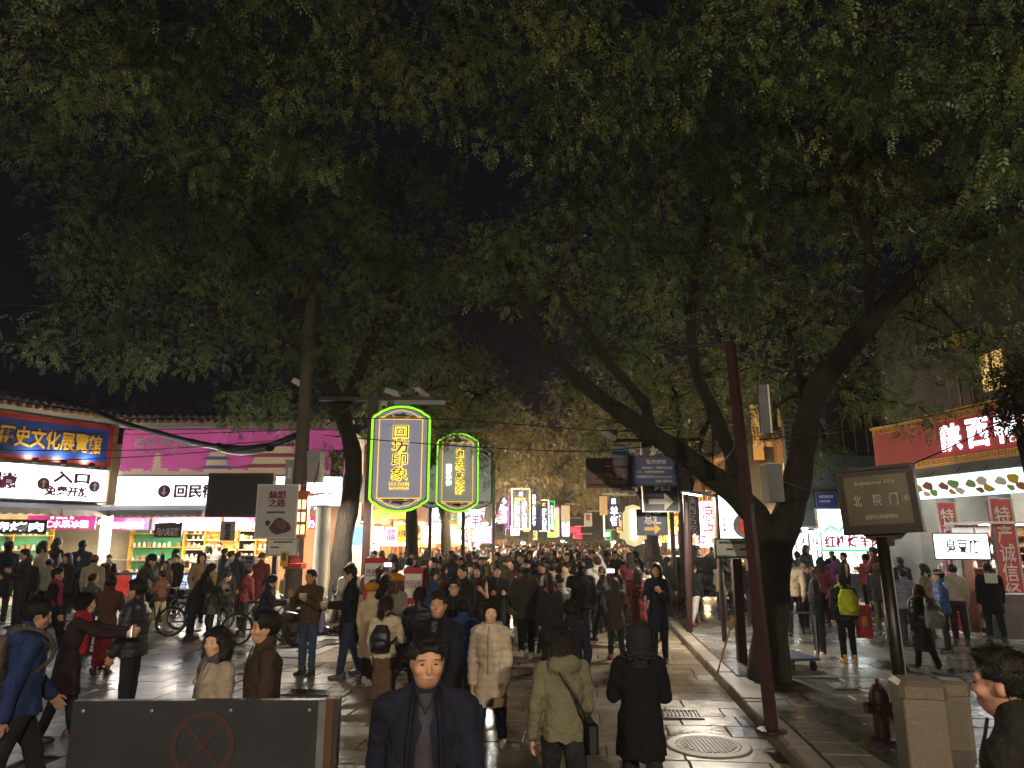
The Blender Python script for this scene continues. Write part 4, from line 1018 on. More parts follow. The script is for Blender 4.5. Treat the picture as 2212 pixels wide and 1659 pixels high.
MB().tube([(0, 0, 0), (0, 0, p_.z + .02)], .05, 10).build('post', M_REDPOLE, t2); MB().tube([(0, 0, p_.z - .03), tuple(p_)], .03, 8).build('lamp_bracket', M_GREYP, t2); lamp_head(t2, p_, R(172))
# lantern posts added out of view to light the people and the plaza
for k, (a, b, wt) in enumerate(((4.2, -8.5, 30), (-5.4, -7.5, 30), (-13.5, 8.0, 240))):
    p = st(a, b, .12 if a > 0 else 0)
    t3 = thing('added_lantern', ('added globe lantern post behind the viewer on the east kerb', 'added globe lantern post behind the viewer on the plaza side', 'added globe lantern post on the plaza outside the picture')[k], 'street lamp', p)
    MB().tube([(0, 0, 0), (0, 0, 3.6)], [.08, .05], 10).build('post', M_REDPOLE, t3); MB().lathe([(.14, 0), (.14, .1), (.08, .14)], n=12).build('base', M_REDPOLE, t3)
    MB().lathe([(.02, 3.62), (.14, 3.68), (.2, 3.82), (.14, 3.96), (.02, 4.02)], n=14).build('globe', M_LENS, t3, smooth=True); l_ = pointlight('lantern_light', t3, (0, 0, 3.82), wt * .5, (1, .92, .8) if k < 2 else (.86, .93, 1.0), .24)
    if k < 2:
        LAMP_C = (1, .82, .6); LAMP_W = (680, 260)[k]; MB().tube([(0, 0, 3.5), (.0, .2, 5.6), (0, .6, 6.0)], .035, 8).build('lamp_bracket', M_GREYP, t3); lo_ = lamp_head(t3, Vector((0, .6, 6.0)), R(90)); lo_.rotation_euler = (R(34), 0, 0)
def cable(label, pts, r_, name='cable', sag=True, m=M_BLACK, n=6):
    p, q = smooth_line(pts, [r_] * len(pts), 8); o = Vector(pts[0]); t = tag(MB().tube([v - o for v in p], q, n).build(name, m, None, o, smooth=True), label, 'cable', 'overhead cables'); return t
cable('thick black cable bundle sagging from the market roof to the concrete pole', [at(60, 850, 24.6), at(180, 880, 24.4), at(262, 912, 23.5), at(345, 936, 21.8), at(430, 958, 20), at(505, 968, 18.5), at(580, 963, 17.3), at(648, 938, 16.2)], .085, 'cable_bundle', n=8)
cable('bulky wrapped cable splice hanging beside the magenta billboard', [at(470, 964, 18.9), at(520, 975, 18.3), at(585, 966, 17.2)], .11, 'cable_splice', n=8)
for i, (pts, lab) in enumerate((
    ([(-30, 972, 17), (300, 972, 17), (645, 948, 16.2)], 'thin cable crossing the blue signboard to the concrete pole'), ([(-30, 925, 19), (300, 938, 18), (650, 928, 16.2)], 'upper thin cable crossing the magenta billboard'),
    ([(-30, 1000, 16), (330, 985, 16), (645, 958, 16.2)], 'lowest thin cable crossing the billboard'), ([(700, 940, 16.2), (940, 960, 15), (1230, 975, 13), (1400, 965, 12.4)], 'slack cable crossing the lane below the canopy'),
    ([(700, 905, 16.2), (940, 905, 15), (1300, 930, 13), (1460, 925, 12.4)], 'upper cable crossing the lane below the canopy'), ([(690, 1000, 15.8), (660, 1120, 15.7), (645, 1180, 15.7)], 'loose wire hanging beside the poster on the concrete pole'),
    ([(1660, 1030, 9), (1800, 1060, 11), (2000, 990, 12), (2230, 880, 11)], 'cable slung from the leaning red pole across the alley sign'), ([(1640, 950, 9), (1900, 920, 12), (2230, 850, 11)], 'upper cable slung past the red banner'),
    ([(-30, 661, 15), (200, 659, 15), (420, 650, 14)], 'thin red wire against the night sky'), ([(1560, 1000, 12), (1590, 960, 10), (1602, 900, 8.8)], 'loose wire dangling from the leaning red pole'))):
    cable(lab, [at(*p) for p in pts], .012 if i != 8 else .006)
# poster board on red post in front of the concrete pole
d = 15.3
M_POST = mat('poster_pale', '#a9a7a6', .45, var=.12)
t = sign('poster_board', 'pale poster board with red characters fixed before the concrete pole', 562, 1049, 637, 1160, d, M_POST, [('絲綢\n之路', M_TRED, .28, .1, .72, .42), ('经典西安味道', M_TDARK, .25, .5, .72, .54)], M_WHITEP, .12)
hh = zz(1049, d) - zz(1160, d); blob(t, 'printed_dish', mat('dish_photo', '#3a2620', .5, var=.8, vscale=12), .1, .22, .2, .17, -.061, 3); blob(t, 'printed_garnish', mat('dish_garnish', '#6a3a2a', .5, var=.8, vscale=22), .13, .27, .12, .1, -.067, 5); blob(t, 'printed_pepper', M_TDARK, -.17, .3, .05, .06, -.061, 8)
MB().box(-.05, .05, .02, .12, -1.75, -.002).build('post', M_REDPOLE, t)
a = at(640, 1060, d); b_ = at(660, 1160, d)
t = thing('lattice_lantern', 'orange lattice box with glowing panes beside the pale poster', 'lantern', ((a.x + b_.x) / 2, d + .1, b_.z)); w, h = b_.x - a.x, a.z - b_.z
bx('lantern_body', mat('orange_wood', '#a8552a', .5), t, -w / 2, w / 2, -.1, .1, 0, h)
for i in range(3):
    for sx in (-1, 1): bx('pane', M_LWARM, t, sx * w * .22 - w * .15, sx * w * .22 + w * .15, -.112, -.101, .06 + i * h * .27, .06 + i * h * .27 + h * .2)
t = sign('notice_board', 'small white notice board below the pale poster', 580, 1166, 641, 1198, 15.2, M_WHITEP, [('官方认证便民服务平台', M_TDARK, .2, .08, .85, .2), ('扫码咨询投诉', M_TDARK, .1, .45, .4, .55)], M_GREYP, .06)
sign('yellow_tag', 'small yellow notice tied to the red post', 607, 1191, 621, 1224, 15.1, mat('yellow_card', '#c99a22', .5), [('注意\n安全', M_TDARK, .2, .1, .8, .6)], None, .02)
sign('dark_screen', 'large dark screen panel seen from behind beside the white lightbox', 459, 1027, 583, 1112, 16.5, mat('dark_screen_back', '#15161a', .4, var=.2), [], mat('brown_frame', '#4a2622', .5), .2, fw=.05)
sign('direction_sign', 'brown sign with white arrow on the market corner', 717, 972, 742, 1030, 25.0, mat('brown_sign', '#6b2f2a', .5), [('免费', M_TPALE, .1, .05, .9, .3), ('←', M_TPALE, .1, .5, .9, .8)], None, .08)
# sign post with cross arm and three plaques
d = 16.6
pb = Vector((at(787, 1300, d).x, d, 0))
t = thing('sign_post', 'dark red post with long cross arm holding the neon plaque', 'post', pb)
pt = at(783, 866, d)
MB().box(-.09, .09, -.09, .09, 0, pt.z).build('post', M_REDPOLE, t)
ax0, ax1 = at(690, 868, d).x - pb.x, at(938, 868, d).x - pb.x
bx('cross_arm', M_REDPOLE, t, ax0, ax1, -.05, .05, pt.z + .001, pt.z + .09); MB().tube([(ax0 + .2, 0, pt.z - .6), (-.4, 0, pt.z)], .02, 6).build('brace', M_REDPOLE, t)
bx('base_plate', M_DSTEEL, t, -.16, .16, -.16, .16, 0, .03)
M_PLQ = mat('plaque_violet_grey', (.145, .145, .185), .4, emit=.42, var=.1, sample=False); M_PLQ2 = mat('plaque_grey', (.17, .18, .15), .4, emit=.38, var=.12, sample=False)
M_NEON = mat('neon_green', (.2, .62, .02), .4, emit=.7, var=.05); M_NEONY = mat('neon_lime', (.8, 1.0, .1), .4, emit=1.0, var=.05, sample=False)
M_NFR = mat('plaque_gold_line', (.9, .52, .04), .4, emit=.42, var=.05, sample=False); M_HALO = mat('neon_yellow_edge', (1.0, .66, .06), .4, emit=.85, var=0, sample=False)
M_TBRN = mat('letters_brown_face', '#7a5418', .45, emit=.0); M_PGRN = mat('plaque_green_rim', '#1d4a1c', .4, emit=.0)
def plaque_outline(w, h, s=1.0):
    hw = w / 2 * s; pts = []
    k = h * .115
    half = [(hw, -(h / 2 - k) * s), (hw, (h / 2 - k) * s), (hw * .93, (h / 2 - k * .78) * s), (hw * .80, (h / 2 - k * .62) * s), (hw * .70, (h / 2 - k * .42) * s), (hw * .52, (h / 2 - k * .24) * s), (hw * .40, (h / 2 - k * .12) * s), (hw * .2, (h / 2 - k * .02) * s), (0, h / 2 * s)]
    right = half; left = [(-x, z) for x, z in reversed(half[1:-1])]
    top = right[1:] + left
    bot = [(-x, -z) for x, z in top]
    return top + bot
def plaque(label, x0, y0, x1, y1, d, lit, col1, texts, rz=0.0, arm=True):
    a = at(x0, y0, d); b_ = at(x1, y1, d); w, h = b_.x - a.x, a.z - b_.z
    t = thing('neon_plaque', label, 'neon sign', ((a.x + b_.x) / 2, d, (a.z + b_.z) / 2), rz, 'plaque signs over the lane')
    o = plaque_outline(w, h); MB().prism(o, -.08, .08).build('rim', M_PGRN, t)
    o2 = plaque_outline(w * .9, h * .95); MB().prism(o2, -.092, -.081).build('panel', col1, t)
    cl = o + [o[0]]
    if lit:
        MB().tube([(x, -.085, z) for x, z in plaque_outline(w * .985, h * .99) + [plaque_outline(w * .985, h * .99)[0]]], .03, 6).build('neon_tube', M_NEON, t)
        left = [(x * .965, -.088, z * .98) for x, z in o if x <= 0.02]; left.sort(key=lambda p: p[2]); MB().tube(left, .014, 5).build('neon_tube', M_NEONY, t)
    fr = MB(); wi, hi = w * .37, h * .375
    for x in (-wi, wi): fr.box(x - .012, x + .012, -.105, -.093, -hi, hi)
    for z in (-hi, hi): fr.box(-wi - .012, wi + .012, -.106, -.093, z - .012, z + .012)
    for sz in (-1, 1):
        fr.tube([(x, -.099, sz * z) for x, z in ((-wi, hi), (-wi * .45, hi + h * .065), (0, hi + h * .085), (wi * .45, hi + h * .065), (wi, hi))], .009, 4)
        fr.tube([(x, -.099, sz * z) for x, z in ((-wi * .95, hi + .02 * h), (wi * .95, hi + .02 * h))], .007, 4)
    fr.build('gold_lines', M_NFR if lit else M_GOLDT, t)
    orn = MB()
    for sz in (-1, 1):
        for cx, s in ((0, .13), (-.2, .07), (.2, .07)):
            c = (cx * w, sz * (hi + h * (.028 if cx == 0 else .02)))
            orn.prism([(c[0] + s * w * math.cos(q) * (1 + .25 * math.cos(5 * q)), c[1] + s * w * .38 * math.sin(q) * (1 + .25 * math.cos(5 * q))) for q in [2 * math.pi * i / 20 for i in range(20)]], -.104, -.094)
    orn.build('lotus_ornament', M_TDARK, t)
    for s, u0, v0, u1, v1, vert, kind in texts:
        cx, cz, ww, hh = ((u0 + u1) / 2 - .5) * w, (.5 - (v0 + v1) / 2) * h, (u1 - u0) * w, (v1 - v0) * h
        if kind == 'white': lettering(t, s, M_TWHITE, cx, cz, ww, hh, -.12, .03, vert)
        elif kind == 'off': lettering(t, s, M_TGOLD, cx, cz, ww, hh, -.11, .0, vert)
        else:
            lettering(t, s, M_HALO, cx, cz, ww * 1.07, hh * 1.015, -.108, .035, vert, 'letter_glow'); lettering(t, s, M_TBRN, cx, cz, ww, hh, -.130, .0, vert)
    if arm:
        bx('hanger_bar', M_GREYP, t, -w * .15, w * .75, -.04, .04, h / 2 + .06, h / 2 + .16); MB().tube([(0, 0, h / 2 - .02), (0, 0, h / 2 + .07)], .02, 6).build('hook', M_DSTEEL, t)
    return t
plaque('large green neon plaque with four gold characters on violet panel', 807, 879, 925, 1106, 16.4, True, M_PLQ, [('回坊印象', .36, .19, .64, .71, True, 'lit'), ('HUI FANG', .345, .725, .655, .76, False, 'lit'), ('IMPRESSION', .35, .77, .65, .795, False, 'lit')], R(2))
plaque('smaller green neon plaque with white side column of characters', 946, 937, 1032, 1106, 22.4, True, M_PLQ2, [('印象皮影', .45, .2, .68, .78, True, 'lit'), ('回坊手作', .22, .4, .36, .67, True, 'white')], R(3))
plaque('unlit plaque half hidden behind the smaller neon plaque', 985, 962, 1064, 1101, 25.5, False, M_PLQ2, [('皮影', .4, .3, .6, .65, True, 'off')], R(3))
plaque('dim plaque glimpsed between the two neon plaques', 905, 990, 962, 1098, 24.5, False, M_PLQ2, [('之家', .4, .3, .6, .65, True, 'off')], R(3))
for i, (x, a_, lab) in enumerate(((928, 24.5, 'thin steel post behind the large neon plaque'), (1066, 26, 'grey steel post beyond the unlit plaque'), (1000, 23.2, 'thin red post under the smaller neon plaque'))):
    p = Vector((at(x, 1200, a_).x, a_, 0)); MBt = MB().box(-.06, .06, -.06, .06, 0, 4.8 if i != 2 else 3.2).box(-.12, .12, -.12, .12, 0, .04)
    tag(MBt.build('sign_post', M_GREYP if i == 1 else M_REDPOLE, None, p), lab, 'post')
# CCTV cameras and flood lamps on the cross arm
def cctv(p, rz, label, tilt=-15):
    t = thing('security_camera', label, 'camera', p, rz, 'white security cameras')
    b = MB().box(-.07, .07, -.22, .22, -.06, .06, .015).xf(Matrix.Rotation(R(tilt), 4, 'X')); b.build('housing', M_WHITEP, t)
    MB().box(-.085, .085, -.26, .18, .061, .072).xf(Matrix.Rotation(R(tilt), 4, 'X')).build('sun_hood', M_WHITEP, t); disc(t, 'lens', M_BLACK, 0, -.01, .045, -.222)
    MB().tube([(0, 0, -.06), (0, .02, -.24)], .02, 6).build('bracket', M_GREYP, t)
cctv(at(848, 848, 16.6), R(60), 'security camera on the cross arm above the large neon plaque', 20); cctv(at(912, 852, 16.6), R(-30), 'security camera at the outer end of the cross arm')
cctv(at(826, 882, 16.5), R(20), 'security camera below the cross arm beside the post'); cctv(at(649, 830, 16.4), R(80), 'security camera high on the concrete pole', 30); cctv(at(1312, 935, 14.0), R(40), 'security camera on the arm beside the pale blue banner', 35)

# police notices on the red arm
pb = gp(1490, 1378); d = pb.y; tp = at(1480, 948, d)
t = thing('notice_pole', 'dark red pole with long arm carrying the blue notices', 'pole', pb)
MB().tube([(0, 0, 0), tuple(tp - pb)], .075, 8).build('post', M_REDPOLE, t); q0 = at(1512, 950, d) - pb; q1 = at(1322, 952, d) - pb; MB().tube([tuple(q0), tuple(q1)], .05, 6).build('arm', M_REDPOLE, t)
p2 = gp(1462, 1338); tag(MB().tube([(0, 0, 0), tuple(at(1450, 1098, p2.y) - p2)], .07, 8).lathe([(.14, 0), (.14, .03)], n=10).build('sign_post', M_REDPOLE, None, p2), 'second dark red post just behind the notice pole', 'post')
M_NAVY = mat('navy_board', '#1f2a4c', .45, var=.15); M_NAVYD = mat('dark_slate_board', '#23262e', .45, var=.15)
sign('police_notice', 'blue police notice board with white characters and badge', 1361, 987, 1462, 1047, 16.0, mat('police_blue', '#20377a', .45), [('警方提示', M_TPALE, .34, .1, .78, .27), ('请靠右行，照顾好老人和', M_TPALE, .24, .35, .9, .45), ('小孩，保管好随身财物。', M_TPALE, .1, .5, .75, .6), ('鱼通报警电话:029-89620026', M_TPALE, .1, .67, .9, .76), ('北院门派出所', M_TPALE, .52, .83, .9, .93)], M_DSTEEL, .06)
t = sign('fire_notice', 'dark notice board with red no smoking mark and ochre characters', 1267, 992, 1362, 1051, 16.05, mat('fire_board', '#241f22', .45), [('强化消防意识', mat('letters_ochre', '#9a6a45', .5), .1, .52, .9, .7), ('街区严禁吸烟', mat('letters_ochre', '#9a6a45', .5), .1, .75, .9, .93)], mat('brown_frame', '#4a2622', .5), .06)
ww = zz(992, 16) - zz(1051, 16); disc(t, 'ban_ring', mat('ban_red', '#8c2a26', .5), 0, ww * .74, .1, -.04, .008, 20, .075); MB().box(-.05, .05, -.046, -.041, ww * .74 - .008, ww * .74 + .008).build('cigarette', M_TPALE, t)
t = sign('hotel_sign', 'tall slate sign with pale brush characters and an arrow', 1385, 953, 1464, 1103, 17.0, M_NAVYD, [('楼', M_TPALE, .2, .07, .8, .27), ('宾', M_TPALE, .2, .3, .8, .42), ('馆', M_TPALE, .25, .5, .8, .72)], M_STEEL, .12); arrow(t, M_TPALE, 0, .22, .6, 0, -.075)
t = sign('arrow_sign', 'navy sign with white characters above a yellow arrow', 1376, 1103, 1440, 1154, 17.6, M_NAVY, [('总汇', M_TPALE, .22, .05, .8, .58)], M_DSTEEL, .1); arrow(t, mat('arrow_yellow', '#c9a436', .5), 0, .13, .4, 0, -.065)
sign('payment_banner', 'pale blue banner with white characters high on the arm', 1320, 965, 1375, 990, 16.3, mat('pale_blue_banner', '#4a6a8c', .5, var=.3), [('支付', M_TPALE, .7, .1, .95, .9)], None, .03)
sign('white_strip_sign', 'thin white strip sign below the no smoking notice', 1323, 1053, 1377, 1062, 16.2, M_WHITEP, [('西安市公安局', M_TDARK, .3, .25, .9, .75)], None, .04)
sign('purple_sign', 'tall purple sign with white characters beside the lamp arm', 1477, 1068, 1510, 1155, 20.5, mat('purple_board', '#4f3a66', .5), [('陕西名吃', M_TPALE, .15, .04, .85, .97, dict(vertical=True, bold=.01))], M_STEEL, .1)
t = sign('food_lightbox', 'large white lightbox with a bowl picture behind the leaning limb', 1540, 1068, 1625, 1164, 21.0, M_LBOX, [('老米家', M_TDARK, .18, .5, .28, .85, dict(vertical=True))], M_STEEL, .2)
disc(t, 'printed_bowl', M_WHITEP, .32, .38, .36, -.102, .004); disc(t, 'printed_meat', mat('meat_print', '#b04038', .5, emit=.35, var=.6, vscale=16, sample=False), .36, .34, .24, -.107, .006)
pb = gp(1592, 1448); d = pb.y
t = sign('notice_board', 'white notice board with green rim on a red post by the forked tree', 1545, 1166, 1619, 1202, d, M_WHITEP, [('西安市官方认证便民服务平台', mat('letters_green', '#2c6a4a', .5), .08, .08, .92, .24), ('微信小程序', M_TDARK, .3, .5, .5, .62), ('投诉', M_TDARK, .7, .5, .9, .62)], mat('green_rim', '#2d5a40', .5), .08)
MB().box(-.02, .13, -.03, .1, -1.96, -.04).build('post', M_REDPOLE, t)

# leaning red pole on the sidewalk, with arm, panel and box
pb = gp(1668, 1580, .13); tp = at(1577, 742, 8.9)
t = thing('leaning_pole', 'dark red steel pole leaning in front of the forked tree', 'pole', pb)
v = tp - pb
MB().tube([(0, 0, 0), tuple(v * .5), tuple(v)], .075, 4).build('shaft', M_REDPOLE, t); MB().lathe([(.16, 0), (.16, .02), (.1, .03)], n=12).build('base_plate', M_REDPOLE, t)
MB().tube([tuple(v), tuple(at(1500, 747, 9.0) - pb), tuple(at(1412, 752, 9.2) - pb)], [.035, .028, .018], 8).build('arm', M_DSTEEL, t)
a = at(1614, 845, 9.2) - pb; b_ = at(1640, 945, 9.2) - pb; bx('white_panel', mat('weathered_grey', '#55585a', .6, var=.3), t, a.x, b_.x, .45, .51, b_.z, a.z); bx('panel_edge', M_WHITEP, t, b_.x + .001, b_.x + .02, .44, .52, b_.z, a.z)
a = at(1626, 1012, 9.0) - pb; b_ = at(1662, 1088, 9.0) - pb; k = bx('control_box', mat('weathered_grey', '#55585a', .6, var=.3), t, a.x, b_.x, .15, .4, b_.z, a.z); bx('box_lid', M_GREYP, k, a.x - .01, b_.x + .01, .13, .42, a.z + .001, a.z + .02)
tag(MB().tube([(0, 0, 0), tuple(at(1585, 1330, 10.6) - gp(1545, 1470, .13))], .014, 6).tube([tuple((at(1585, 1330, 10.6) - gp(1545, 1470, .13)) * .82), tuple(at(1585, 1330, 10.6) - gp(1545, 1470, .13))], [.05, .03], 8).build('broom', mat('bamboo', '#8c7448', .7), None, gp(1545, 1470, .13)), 'long straw broom leaning against the leaning red pole', 'broom')

# alley name sign on its post
pb = Vector((at(1967, 1659, 7.3).x, 7.3, .13)); tp = at(1905, 1160, 7.3)
M_BRONZE = mat('bronze_paint', '#211b18', .4, .35, var=.3, bump=.05); M_SIGNF = mat('sign_bronze_face', '#4a4130', .35, .2, var=.25, vscale=3)
t = thing('alley_sign', 'bronze street name sign with pale characters on a dark post', 'street sign', pb)
MB().tube([(0, 0, 0), tuple(tp - pb)], .06, 14).build('post', M_BRONZE, t, smooth=True); MB().tube([(.045, -.03, 0), tuple(tp - pb + Vector((.045, -.03, 0)))], .012, 6).build('conduit', M_GREYP, t)
a = at(1842, 1020, 7.3); b_ = at(1985, 1150, 7.3); w, h = (b_.x - a.x) * 1.12, a.z - b_.z
hd = link('sign_head', None, t, (tp.x - pb.x + .03, 0, b_.z - pb.z + .02), R(-14)); hd.rotation_euler = (0, R(-3), R(-36))
hb = MB().box(-w / 2, w / 2, -.09, .09, 0, h); hb.build('sign_box', M_BRONZE, hd)
MB().box(-w / 2 + .05, w / 2 - .05, -.098, -.091, .06, h - .06).build('sign_face', M_SIGNF, hd)
f = MB(); f.box(-w / 2 - .02, w / 2 + .02, -.12, .11, h + .001, h + .035); f.box(-w / 2 - .02, w / 2 + .02, -.12, .11, -.035, -.001); f.box(-w / 2 - .019, -w / 2 + .02, -.115, .1, .0, h); f.box(w / 2 - .02, w / 2 + .019, -.115, .1, .0, h); f.build('sign_frame', M_BRONZE, hd)
for s, cx, cz, ww, hh in (('Beiyuanmen Alley', .0, .78, .55, .09), ('北', -.27, .5, .11, .2), ('院', 0, .5, .11, .2), ('门', .22, .5, .11, .2), ('（南）', .38, .5, .1, .1), ('BEIYUANMEN', .02, .22, .42, .07)): lettering(hd, s, mat('letters_worn', '#aca590', .5, var=.5, vscale=14), cx * w, cz * h, ww * w, hh * h, -.101)
MB().prism([(-.2, -.036), (.2, -.036), (.14, -.09), (.08, -.1), (.07, -.16), (-.07, -.16), (-.08, -.1), (-.14, -.09)], -.05, .05).build('scroll_bracket', M_BRONZE, hd)

# stone piers, hydrant, trolley, bollard
M_PIER = wet_stone('pier_granite', lin('#5a5145'), lin('#7d7260'), .45, .7, 1.5)
for (x0, x1, yt, d, lab) in ((1957, 2052, 1475, 6.7, 'stone pier with thick cap beside the alley sign post'), (2040, 2100, 1472, 7.6, 'second stone pier behind the thick capped one')):
    a = at(x0, yt, d); b_ = at(x1, yt, d); w = b_.x - a.x
    t = thing('stone_pier', lab, 'pier', ((a.x + b_.x) / 2, d + w / 2, .13), R(-12)); h = a.z - .13
    bx('shaft', M_PIER, t, -w / 2 + .02, w / 2 - .02, -w / 2 + .02, w / 2 - .02, 0, h - .14, .012); bx('cap', M_PIER, t, -w / 2, w / 2, -w / 2, w / 2, h - .139, h, .04)
pb = gp(1908, 1602, .13); t = thing('fire_hydrant', 'dark red fire hydrant with hanging chain beside the alley sign post', 'hydrant', pb); M_HYD = mat('hydrant_red', '#3c1316', .5, var=.45, bump=.1)
MB().lathe([(.12, 0), (.12, .03), (.075, .04), (.075, .36), (.1, .38), (.1, .44), (.085, .5), (.05, .56), (.02, .58), (.02, .62)], n=16).build('barrel', M_HYD, t, smooth=False)
for s in (-1, 1): MB().tube([(s * .07, 0, .33), (s * .15, 0, .33)], [.05, .055], 12).build('outlet_cap', M_HYD, t)
MB().tube([(0, -.07, .28), (0, -.15, .28)], [.06, .065], 12).build('outlet_cap', M_HYD, t); MB().tube([(.02, -.15, .27), (.04, -.17, .17), (.09, -.13, .14), (.1, -.06, .22)], .008, 5).build('chain', M_STEEL, t)
pb = gp(1722, 1444, .13); t = thing('platform_trolley', 'blue platform trolley with steel handle beside the forked trunk', 'trolley', pb, R(8)); M_TROL = mat('trolley_blue', '#2c3a58', .5)
bx('platform', M_TROL, t, -.38, .22, -.35, .5, .17, .21, .01); MB().tube([(-.34, -.3, .2), (-.34, -.3, .84), (-.3, -.3, .9), (.16, -.3, .9), (.2, -.3, .84), (.2, -.3, .2)], .018, 8).build('handle', M_STEEL, t)
for x in (-.3, .14):
    for y in (-.25, .4): MB().tube([(x - .02, y, .08), (x + .02, y, .08)], .08, 12).build('wheel', M_BLACK, t)
pb = gp(1566, 1341, .13); tag(MB().lathe([(.07, 0), (.07, .82), (.05, .86), (.0, .87)], n=14).build('bollard', M_STEEL, None, pb, smooth=True), 'shiny steel bollard between the notice post and the parked car', 'bollard')

# red stand boards on the plaza edge
for x0, y0, x1, dd, txt, sub, lab in ((788, 1205, 840, 14.2, '西安記憶', '西安历史文化展览馆', 'red standing board behind the raised phone'), (874, 1227, 914, 13.2, '西安記憶', '免費\n開放', 'red standing board with two large white characters')):
    a = at(x0, y0, dd); b_ = at(x1, y0, dd); w = b_.x - a.x; h = a.z
    t = thing('standing_board', lab, 'board', ((a.x + b_.x) / 2, dd, 0), R(5)); bx('panel', M_REDP, t, -w / 2, w / 2, -.04, .04, .08, h); bx('white_field', M_WHITEP, t, -w / 2 + .02, w / 2 - .02, -.048, -.041, h - .52, h - .1)
    lettering(t, txt, M_TRED, 0, h - .28, w * .8, .15, -.052); lettering(t, sub, M_TPALE, 0, h - .8 if len(sub) < 7 else h - .43, w * .5 if len(sub) < 7 else w * .8, .36 if len(sub) < 7 else .06, -.052, .01); bx('foot', M_DSTEEL, t, -w / 2 - .02, w / 2 + .02, -.18, .18, 0, .05)

# no-parking barrier board in the near corner
d = 4.75; a = at(168, 1511, d); b_ = at(727, 1511, d); w = b_.x - a.x; h = a.z
t = thing('barrier_board', 'grey barrier board with faded red no parking mark in the near west corner', 'barrier', ((a.x + b_.x) / 2, d, 0), R(1))
M_BARR = mat('barrier_grey', '#222328', .4, var=.45, vscale=3, bump=.08); bx('panel', M_BARR, t, -w / 2, w / 2 - .06, -.03, .03, .05, h)
bx('wood_edge', mat('orange_brown_edge', '#4a2a1c', .5, var=.3), t, w / 2 - .059, w / 2 - .01, -.05, .05, .03, h + .012); bx('steel_edge', M_STEEL, t, w / 2 - .105, w / 2 - .0601, -.045, -.031, .05, h - .002); bx('dark_edge', M_DSTEEL, t, w / 2 - .009, w / 2 + .02, -.045, .05, .03, h + .008)
M_FRED = mat('faded_red_print', '#341a1b', .5, var=.25); cz = zz(1607, d); q = at(442, 1607, d).x - t.location.x
disc(t, 'ban_ring', M_FRED, q, cz, .20, -.032, .004, 32, .165)
for s in (-1, 1):
    MB().prism([(q + s * .11 - .014, cz - .125), (q + s * .11 + .014, cz - .125), (q - s * .11 + .014, cz + .125), (q - s * .11 - .014, cz + .125)], -.0365 - .001 * s, -.0325).build('ban_stroke', M_FRED, t)
for bx_ in (-.46, -.2, .1, .4):
    for bz_ in (.06, .5): MB().lathe([(.012, 0), (.012, .004), (.006, .007)], n=8).xf(Matrix.Translation((bx_ * w, -.03, h - bz_)) @ Matrix.Rotation(R(90), 4, 'X')).build('bolt', M_STEEL, t)
bx('panel_seam', M_DSTEEL, t, w * .12 - .004, w * .12 + .004, -.0325, -.0305, .05, h)
for s in (-1, 1): bx('foot', M_DSTEEL, t, s * w * .4 - .05, s * w * .4 + .05, -.3, .3, 0, .049)

# ================================================================ signs down the lane
def led_border(t, w, h, y, m, step=.09, r_=.022):
    b = MB(); pts = []
    n = int(w / step)
    for i in range(n + 1): pts += [(-w / 2 + w * i / n, 0), (-w / 2 + w * i / n, h)]
    n = int(h / step)
    for i in range(1, n): pts += [(-w / 2, h * i / n), (w / 2, h * i / n)]
    for x, z in pts: b.box(x - r_, x + r_, y - .03, y, z - r_, z + r_)
    return b.build('bulb_border', m, t)
def lane_sign(label, x0, y0, x1, y1, d, face, texts, border=None, rz=0.0, frame=None, th=.18):
    t = sign('lane_sign', label, x0, y0, x1, y1, d, face, texts, frame, th, rz, 'sign', 'signs hanging along the lane')
    a = at(x0, y0, d); b_ = at(x1, y1, d)
    if border: led_border(t, (b_.x - a.x) / max(.2, math.cos(rz)) + .06, a.z - b_.z + .04, -th / 2 - .005, border, .10, .03)
    bx('hanger_bar', M_GREYP, t, -.05, 1.2 if x0 > 1200 else .05, -.03, .03, a.z - b_.z + .08, a.z - b_.z + .14)
    return t
M_NAVYL = mat('navy_lit_board', '#20264e', .4, emit=.2, var=.15, sample=False); M_YLIT = mat('yellow_lit_board', (1.0, .80, .38), .4, emit=.27, var=.08); M_ORLIT = mat('orange_lit_board', (1.0, .45, .08), .4, emit=.55, var=.15, vscale=3)
V = dict(vertical=True, bold=.02)
lane_sign('bulb bordered navy sign with two columns of white characters', 1107, 1058, 1143, 1143, 36, M_NAVYL, [('红柳烤羊肉', M_TWHITE, .12, .3, .44, .95, V), ('轰炸大鱿鱼', M_TWHITE, .56, .3, .88, .95, V), ('回坊小吃', M_TYEL, .15, .2, .85, .285, dict(bold=.03)), ('回', M_TWHITE, .4, .06, .6, .16)], M_WLED)
lane_sign('navy sign with drawn squid behind the bulb bordered sign', 1146, 1048, 1169, 1146, 38, M_NAVYL, [('鱿鱼坊', M_TWHITE, .15, .2, .5, .9, V)], None)
lane_sign('bulb bordered narrow squid sign further along', 1167, 1082, 1184, 1147, 41, M_NAVYL, [('轰炸大鱿鱼', M_TWHITE, .2, .25, .8, .97, V), ('吃', M_TYEL, .3, .06, .7, .2)], M_WLED)
lane_sign('green topped sign with running letters', 1187, 1085, 1197, 1150, 46, M_NAVYL, [('文化宫主题', M_TWHITE, .2, .1, .85, .9, V)], M_GREENLED)
lane_sign('orange sign edged with purple lights', 1199, 1098, 1207, 1158, 50, M_ORLIT, [('特色小吃', M_TYEL, .2, .1, .8, .9, V)], M_PURLED)
lane_sign('low orange sign edged with green lights', 1184, 1140, 1202, 1160, 46.5, M_ORLIT, [('美食', M_TYEL, .1, .15, .9, .85)], M_GREENLED)
